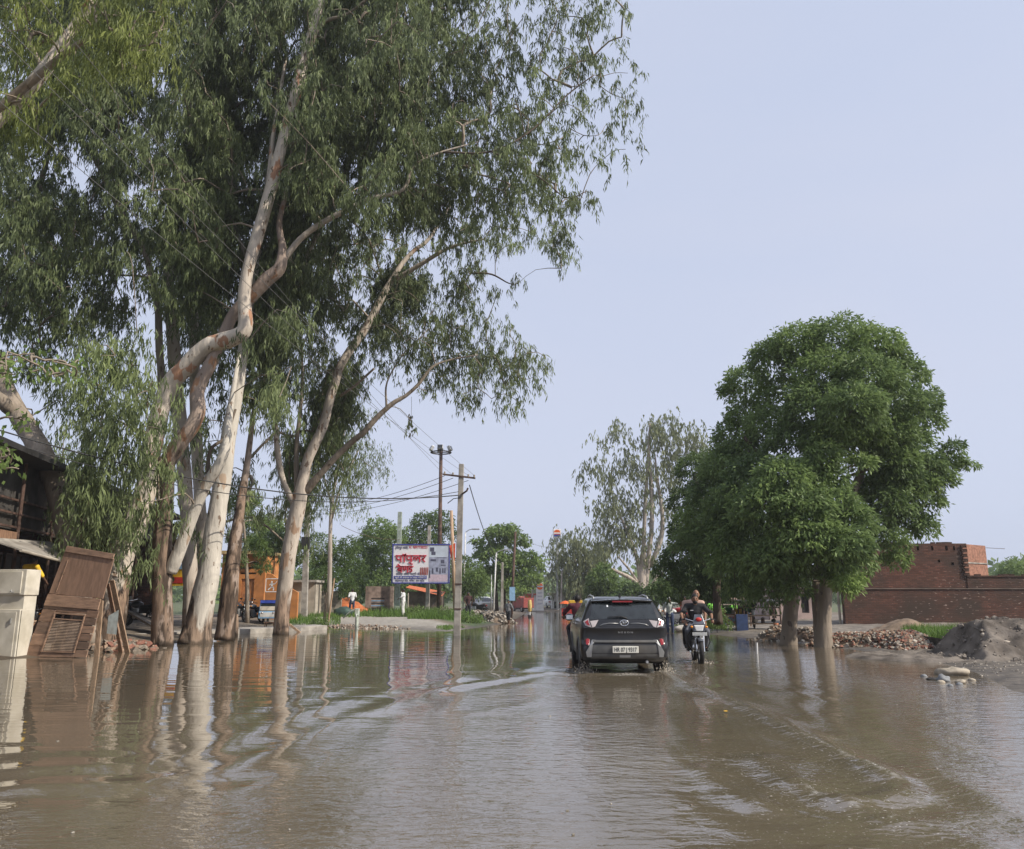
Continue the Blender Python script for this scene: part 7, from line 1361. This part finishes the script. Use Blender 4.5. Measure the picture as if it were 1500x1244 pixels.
person('person in a red shirt among the parked motorcycles on the right', on(1003, 42), R(150), None, SKIND, SH_R, TR_D, .8, 1, True, .025, .9)
t = thing('wooden_crate', 'wooden crate behind the cream cabinet under the person in yellow', 'crate', (X_(40, 23.2), 23.2, gz(X_(40, 23.2), 23.2))); mb = MB(); mb.box((0, 0, .33), (.8, .6, .66)); mb.build('crate_body', WOOD, t, bevel=.01); mb = MB(); mb.box((0, 0, .68), (.84, .64, .04)); mb.build('lid', WOODL, t)
person('person in a yellow shirt standing with the back turned behind the cream cabinet', (X_(40, 23.2), 23.2, gz(X_(40, 23.2), 23.2) + .70), R(-15), dict(neck=(-.02, .06, 1.45), head=(-.04, .12, 1.56), chest=(0, .03, 1.28), el=((-.26, .06, 1.14), (.34, .06, 1.16)), ha=((-.2, .25, 1.0), (.30, .24, 1.02))), SKIND, SH_Y, TR_D, 1.0, 1, True, .022, 1.05)

# ---------------------------------------------------------------- roadside things
a = on(524, 41.5); t = thing('hand_pump', 'pale green and white hand pump with its handle raised at the water edge', 'hand pump', a); PG = pmat('pale_green_pump_paint', (.48, .52, .45), .6, dirt=.3)
mb = MB(); mb.lathe([(.16, -.2), (.16, .06), (.085, .1), (.085, .72), (.12, .74), (.12, .78)], 14); mb.build('stand', PG, t, smooth='auto'); mb = MB(); mb.box((0, 0, .93), (.2, .26, .32)); mb.build('head', PG, t, bevel=.02); mb = MB(); mb.tube([(.0, 0, 1.06), (-.25, 0, 1.0), (-.5, 0, .82), (-.68, 0, .62)], [.025, .025, .022, .03], 8); mb.build('handle', PG, t, smooth=True); mb = MB(); mb.tube([(0, -.1, .8), (.02, -.28, .78), (.02, -.34, .66)], .035, 8); mb.build('spout', PG, t, smooth=True)
a = on(478, 43.5); tq = Tree('sapling', 'thin leafless leaning sapling with two guard sticks on the left bank', a, None); tq.root['category'] = 'sapling'
tq.limb([(0 + a[0], a[1], a[2] - .1, .03), (a[0] + .02, a[1], a[2] + 1.1, .022), (a[0] - .12, a[1], a[2] + 1.7, .016), (a[0] - .22, a[1], a[2] + 2.3, .01), (a[0] - .14, a[1], a[2] + 2.8, .006)], BARK_D, 'trunk', world=True); tq.limb([(a[0] - .14, a[1], a[2] + 1.8, .012), (a[0] + .1, a[1], a[2] + 2.3, .006)], BARK_D, world=True)
mb = MB(); mb.bar((-.1, .05, -.1), (-.02, 0, 1.9), .035, 6); mb.build('guard_stick', BARK_D, tq.root); mb = MB(); mb.bar((.1, .1, -.1), (.36, .05, 2.6), .045, 6); mb.build('guard_stick', WOODL, tq.root)
ts = Tree('shrub', 'small leafy shrub at the foot of the thin sapling', on(468, 43), None); ts.root['category'] = 'shrub'; ts.limb([(ts.base.x, ts.base.y, ts.base.z - .05, .02), (ts.base.x, ts.base.y, ts.base.z + .3, .01)], BARK_D, 'stem', world=True); 
for q in ((0, 0, .3, .3), (.3, .1, .22, .25), (-.3, 0, .2, .22)): ts.clump(np.array(ts.base) + np.array(q[:3]), q[3], 160, .12, .06, .5)
ts.finish(BROADL, BARK_D)
ts = Tree('shrub', 'leafy green shrub beside the rider on the right verge', on(1048, 36), None); ts.root['category'] = 'shrub'; ts.limb([(ts.base.x, ts.base.y, ts.base.z - .05, .02), (ts.base.x, ts.base.y, ts.base.z + .5, .01)], BARK_D, 'stem', world=True)
for q in ((0, 0, .45, .4), (.35, .1, .3, .32), (-.35, 0, .3, .32), (.1, 0, .8, .25)): ts.clump(np.array(ts.base) + np.array(q[:3]), q[3], 260, .13, .05, .6)
ts.finish(BROADL, BARK_D)
for px, Y, rr, lb in ((650, 50.5, .6, 'low weedy bush at the foot of the billboard'), (690, 47, .5, 'weedy bush beside the concrete power pole'), (612, 52, .5, 'weedy bush between the two billboard poles')):
    ts = Tree('shrub', lb, on(px, Y), None); ts.root['category'] = 'shrub'; ts.limb([(ts.base.x, ts.base.y, ts.base.z - .05, .02), (ts.base.x, ts.base.y, ts.base.z + .3, .01)], BARK_D, 'stem', world=True)
    for q in ((0, 0, .35, .5), (.5, .1, .25, .4), (-.5, 0, .25, .4)): ts.clump(np.array(ts.base) + np.array(q[:3]) * rr * 1.6, q[3] * rr * 1.6, 200, .14, .06, .55)
    ts.finish(BROADL, BARK_D)
a = on(503, 53); t = thing('tarpaulin_bundle', 'dark green tarpaulin bundle on the bank beside the man in shorts', 'tarpaulin', a); m_ = MB(); stone_mb(m_, (0, 0, .22), (.62, .4, .36), 9, 14, 9, .4); m_.build('tarpaulin', pmat('dark_green_tarp', (.04, .075, .06), .6, var=.3, scale=5), t, smooth=True)
a = gp(345, 932); t = thing('post', 'short grey weathered post standing in the water beside the short dark trunk', 'post', (a.x, a.y, -.1)); mb = MB(); mb.tube([(0, 0, 0), (0, .02, .5), (-.03, .03, .95)], [.1, .09, .07], 8); mb.build('post', BARK_R, t, smooth=True); mb = MB(); mb.box((-.34, .05, .42), (.5, .06, .85)); mb.build('grey_board', CONC, t)
a = on(433, 37.5); t = thing('plank', 'pale broken plank leaning beside the forked trunk', 'plank', a); mb = MB(); mb.hexa([(-.3, 0, .45), (-.2, 0, .5), (-.2, .12, .5), (-.3, .12, .45), (.35, 0, .0), (.42, 0, .05), (.42, .12, .05), (.35, .12, 0)]); mb.build('board', WOODL, t)
a = on(398, 38.6); t = thing('bench', 'small wooden stool by the forked trunk', 'stool', a); mb = MB(); mb.box((0, 0, .42), (.5, .35, .05)); mb.build('seat', WOOD, t, bevel=.01)
for x in (-.2, .2):
    for y in (-.13, .13): mb = MB(); mb.bar((x * 1.1, y, 0), (x, y, .4), .025, 6); mb.build('leg', WOOD, t)
# market stalls on the right
LIME = pmat('lime_green_cloth', (.22, .62, .08), .8, var=.12); LIMY = pmat('yellow_green_cloth', (.6, .62, .05), .8, var=.12); DKG = pmat('dark_green_cloth', (.025, .12, .03), .8, var=.2); DBL = pmat('dark_blue_sheet', (.03, .055, .14), .6, var=.2)
a = on(1032, 44); b = on(1100, 44); t = thing('cloth_line', 'wooden rail fence with cloth hung over it behind the rider', 'fence', a); Lf = b[0] - a[0]
for i in range(4): mb = MB(); mb.bar((Lf * i / 3, 0, -.1), (Lf * i / 3, 0, 1.15), .04, 6); mb.build('post', BARK_D, t)
for z in (.55, 1.05): mb = MB(); mb.bar((0, 0, z), (Lf, 0, z + .03), .03, 6); mb.build('rail', BARK_G, t)
def hung(label, x0, x1, z0, z1, mat, Y):
    A_ = at(x0, z0, Y); B_ = at(x1, z1, Y); t = thing('hanging_cloth', label, 'cloth', (A_.x, Y, B_.z)); w, h = B_.x - A_.x, A_.z - B_.z; mb = MB(); n = 8
    for i in range(n + 1):
        for j in range(3): mb.v.append((w * i / n, .05 * math.sin(i * 1.7 + j), h * j / 2 + (0 if j else .06 * math.sin(i * 2.1))))
    for i in range(n):
        for j in range(2): q_ = i * 3 + j; mb.f.append((q_, q_ + 3, q_ + 4, q_ + 1)); mb.m.append(0)
    o = mb.build('cloth', mat, t, smooth=True); s_ = o.modifiers.new('s', 'SOLIDIFY'); s_.thickness = .02
hung('lime green cloth hanging nearest the rider', 1035, 1046, 884, 898, LIME, 43.6); hung('lime green cloth hanging beside the yellow green one', 1053, 1061, 888, 898, LIME, 43.6); hung('yellow green cloth on the rail in the middle', 1056, 1062, 893, 899, LIMY, 43.4); hung('lime green cloth hanging farthest right', 1068, 1080, 886, 892, LIME, 44.2)
a = on(1075, 38); k = 38 / 1190; t = thing('market_cart', 'wooden market cart with a faded brown awning and patterned front', 'cart', a, R(-8))
for x in (-.75, .75):
    for y in (-.35, .45): mb = MB(); mb.bar((x, y, .1), (x, y, 1.25), .03, 6); mb.build('post', WOOD, t)
mb = MB(); mb.box((0, .05, .62), (1.7, 1.0, .08)); mb.build('deck', WOOD, t, bevel=.01); mb = MB(); mb.add([(-.95, -.55, 1.2), (.85, -.5, 1.28), (.8, .6, 1.36), (-.9, .6, 1.3), (-.95, -.55, 1.25), (.85, -.5, 1.33), (.8, .6, 1.41), (-.9, .6, 1.35)], [(3, 2, 1, 0), (4, 5, 6, 7), (0, 1, 5, 4), (1, 2, 6, 5), (2, 3, 7, 6), (3, 0, 4, 7)]); mb.build('awning', pmat('faded_brown_cloth', (.27, .17, .13), .85, var=.25, scale=4), t)
mb = MB(); mb.box((-.15, -.46, .36), (1.1, .03, .42)); mb.build('patterned_front', pmat('patterned_cloth', (.42, .16, .14), .8, var=.1, scale=9, col2=(.25, .32, .42), lo=.48, hi=.52), t)
for x in (-.6, .6): wheel(t, (x * 1.4, .05, .28), .28, .05, RIM)
for i in range(7): mb = MB(); mb.box((-.65 + i * .2, .0 + .1 * (i % 2), .74 + .03 * (i % 3)), (.16, .3, .16 + .06 * (i % 3)), rotm(0, 0, i)); o = mb.build('goods', (WOODL, RED, DKG, PLAST, YELLOW, DARK, LBLUE)[i], t)
mb = MB(); mb.prism([(.3, .95), (.72, 1.25), (.86, .85), (.7, .72), (.35, .72)], -.5, -.46, 'Y'); mb.build('green_flap', DKG, t)
c = on(1085, 36.5); t = thing('blue_sheet', 'dark blue sheet hanging to the water beside the market cart', 'sheet', c); mb = MB(); mb.box((0, 0, .33), (.5, .05, .72)); mb.build('sheet', DBL, t, bevel=.01); mb = MB(); mb.bar((-.27, .05, 0), (-.27, .05, .8), .025, 6).build('stake', BARK_D, t); mb = MB(); mb.bar((.27, .05, 0), (.27, .05, .8), .025, 6).build('stake', BARK_D, t)
c = on(1112, 37); t = thing('scrap_stall', 'dark stall stacked with pipes and scrap under a black sheet', 'stall', c)
for x in (-.8, .8):
    for y in (-.3, .6): mb = MB(); mb.bar((x, y, 0), (x, y, 1.2), .035, 6); mb.build('post', RUST, t)
for z in (.25, .6, .95): mb = MB(); mb.box((0, .15, z), (1.65, .9, .05)); mb.build('shelf', BARK_D, t)
for i in range(12): z = (.3, .65, 1.0)[i % 3]; x = -.7 + (i // 3) * .4 + .08 * (i % 2); mb = MB(); mb.lathe([(.02, -.14), (.08, -.12), (.085, .1), (.03, .14)], 8, (x, .0, z + .08), 'Y' if i % 2 else 'Z'); mb.build('scrap_piece', (STEEL, DARK, RUST, PLAST)[i % 4], t, smooth='auto')
mb = MB(); mb.box((0, .15, 1.24), (2.0, 1.3, .05), rotm(R(4))); mb.build('roof_sheet', DARK, t)
mb = MB(); mb.ell((.65, -.35, 1.06), (.1, .1, .1), 10, 8); mb.build('white_lamp', WHITE2, t, smooth=True)
c = on(1134, 32.5); t = thing('clay_pot', 'round orange clay pot beside the left grey trunk', 'pot', c); mb = MB(); mb.lathe([(.05, 0), (.17, .08), (.22, .22), (.18, .36), (.08, .42), (.11, .47)], 16); mb.build('pot', pmat('clay_orange', (.50, .17, .07), .8), t, smooth=True)
c = on(1000, 38); t = thing('sack', 'pale sack lying on the right verge below the parked motorcycles', 'sack', c, R(20)); m_ = MB(); stone_mb(m_, (0, 0, .13), (.5, .22, .17), 4, 14, 8, .25); m_.build('sack_body', pmat('pale_sacking', (.45, .42, .38), .85, dirt=.3), t, smooth=True)
c = gp(1109, 958); t = thing('stake', 'short white stake standing in the flood before the grey trunks', 'stake', (c.x, c.y, -.12)); mb = MB(); mb.bar((0, 0, 0), (.01, 0, .42), .028, 8).build('stake', WHITE, t)
c = at(602, 608, 38); t = thing('dead_sprig', 'dry leafy sprig dangling from the wires above the billboard', 'sprig', c); g_ = np.random.default_rng(5); mb = MB(); mb.tube([(0, 0, .9), (.02, 0, .3), (0, 0, -.6)], .008, 4); mb.build('stem', BARK_D, t)
m2 = MB()
for i in range(40): z = g_.uniform(-.95, .1); p_ = Vector((g_.normal(0, .07), g_.normal(0, .07), z)); m2.add([p_, p_ + Vector((.03, 0, -.08)), p_ + Vector((g_.normal(0, .05), 0, -.2)), p_ + Vector((-.03, 0, -.08))], [(0, 1, 2, 3)])
o = m2.build('leaves', pmat('dry_leaf', (.08, .08, .05), .7), t); o['kind'] = 'stuff'
p_ = gp(1063, 1043); t = thing('fallen_leaf', 'single yellow leaf floating behind the car', 'leaf', (p_.x, p_.y, .008)); mb = MB(); mb.lathe([(.002, 0), (.03, .004), (.02, .008), (.002, .007)], 8); mb.build('leaf', YELLOW, t)
# litter and leaves floating on the flood
mb = MB(); g_ = np.random.default_rng(31)
for _ in range(170):
    yy = 5 + 30 * g_.uniform() ** 1.3; xx = g_.uniform(-.62, .62) * yy
    if shore_dist(np.array([xx]), np.array([yy]))[0] > -.3: continue
    r = g_.uniform(.005, .015); mb.box((xx, yy, .004), (r * g_.uniform(1, 3), r, .006), rotm(0, 0, g_.uniform(0, 3.1)), top=.8)
o = mb.build('floating_litter', pmat('floating_bits', (.20, .15, .08), .7, var=.6, scale=3, col2=(.34, .31, .26)), None); tag(o, 'small leaves and scraps floating on the flood water', 'litter', None, 'stuff')
# a wood far off, closing the horizon
g_ = np.random.default_rng(11); V, TI = [], []
for side, x0, x1, y0, y1, n in ((0, -260, -2, 150, 240, 26000), (1, 22, 300, 140, 240, 24000), (2, -4, 60, 235, 300, 9000)):
    cx_ = g_.uniform(x0, x1, n // 90); cy_ = g_.uniform(y0, y1, n // 90); hh_ = g_.uniform(3.5, 9.5, n // 90)
    for a_, b_, h_ in zip(cx_, cy_, hh_):
        U = g_.normal(0, 1, (90, 3)); U /= np.linalg.norm(U, axis=1)[:, None]; P = np.array([a_, b_, h_ * .55]) + U * np.array([h_ * .6, h_ * .6, h_ * .5]) * g_.uniform(.6, 1, (90, 1)); P[:, 2] = np.maximum(P[:, 2], .4); A_ = g_.normal(0, 1, (90, 3)); A_ /= np.linalg.norm(A_, axis=1)[:, None]; B_ = np.cross(A_, g_.normal(0, 1, (90, 3))); B_ /= np.linalg.norm(B_, axis=1)[:, None]
        V.append(np.stack([P, P + (A_ + B_) * .55, P + A_ * 1.3, P + (A_ - B_) * .55], 1)); TI.append(np.clip(g_.normal(.45, .12) + g_.normal(0, .1, 90), 0, 1))
V = np.concatenate(V).reshape(-1, 3); n = len(V) // 4; o = np_mesh('far_wood', V, np.arange(4 * n).reshape(n, 4), BROAD, None, np.concatenate(TI)); tag(o, 'hazy belt of far trees along the horizon', 'wood', None, 'stuff')
# ---------------------------------------------------------------- air: thin haze over the whole place
hz = bpy.data.materials.new('thin_haze'); hz.use_nodes = True; n = hz.node_tree; n.nodes.clear(); out = n.nodes.new('ShaderNodeOutputMaterial'); pv = n.nodes.new('ShaderNodeVolumePrincipled')
pv.inputs['Color'].default_value = (.93, .95, 1, 1); pv.inputs['Density'].default_value = .0006; pv.inputs['Anisotropy'].default_value = .2; n.links.new(pv.outputs[0], out.inputs['Volume'])
mb = MB(); mb.box((0, 100, 13.4), (700, 560, 29.2)); hb_ = mb.build('haze', hz, None); tag(hb_, 'thin pale haze in the air over the flooded road', 'haze', None, 'stuff')
SC.cycles.volume_bounces = 0
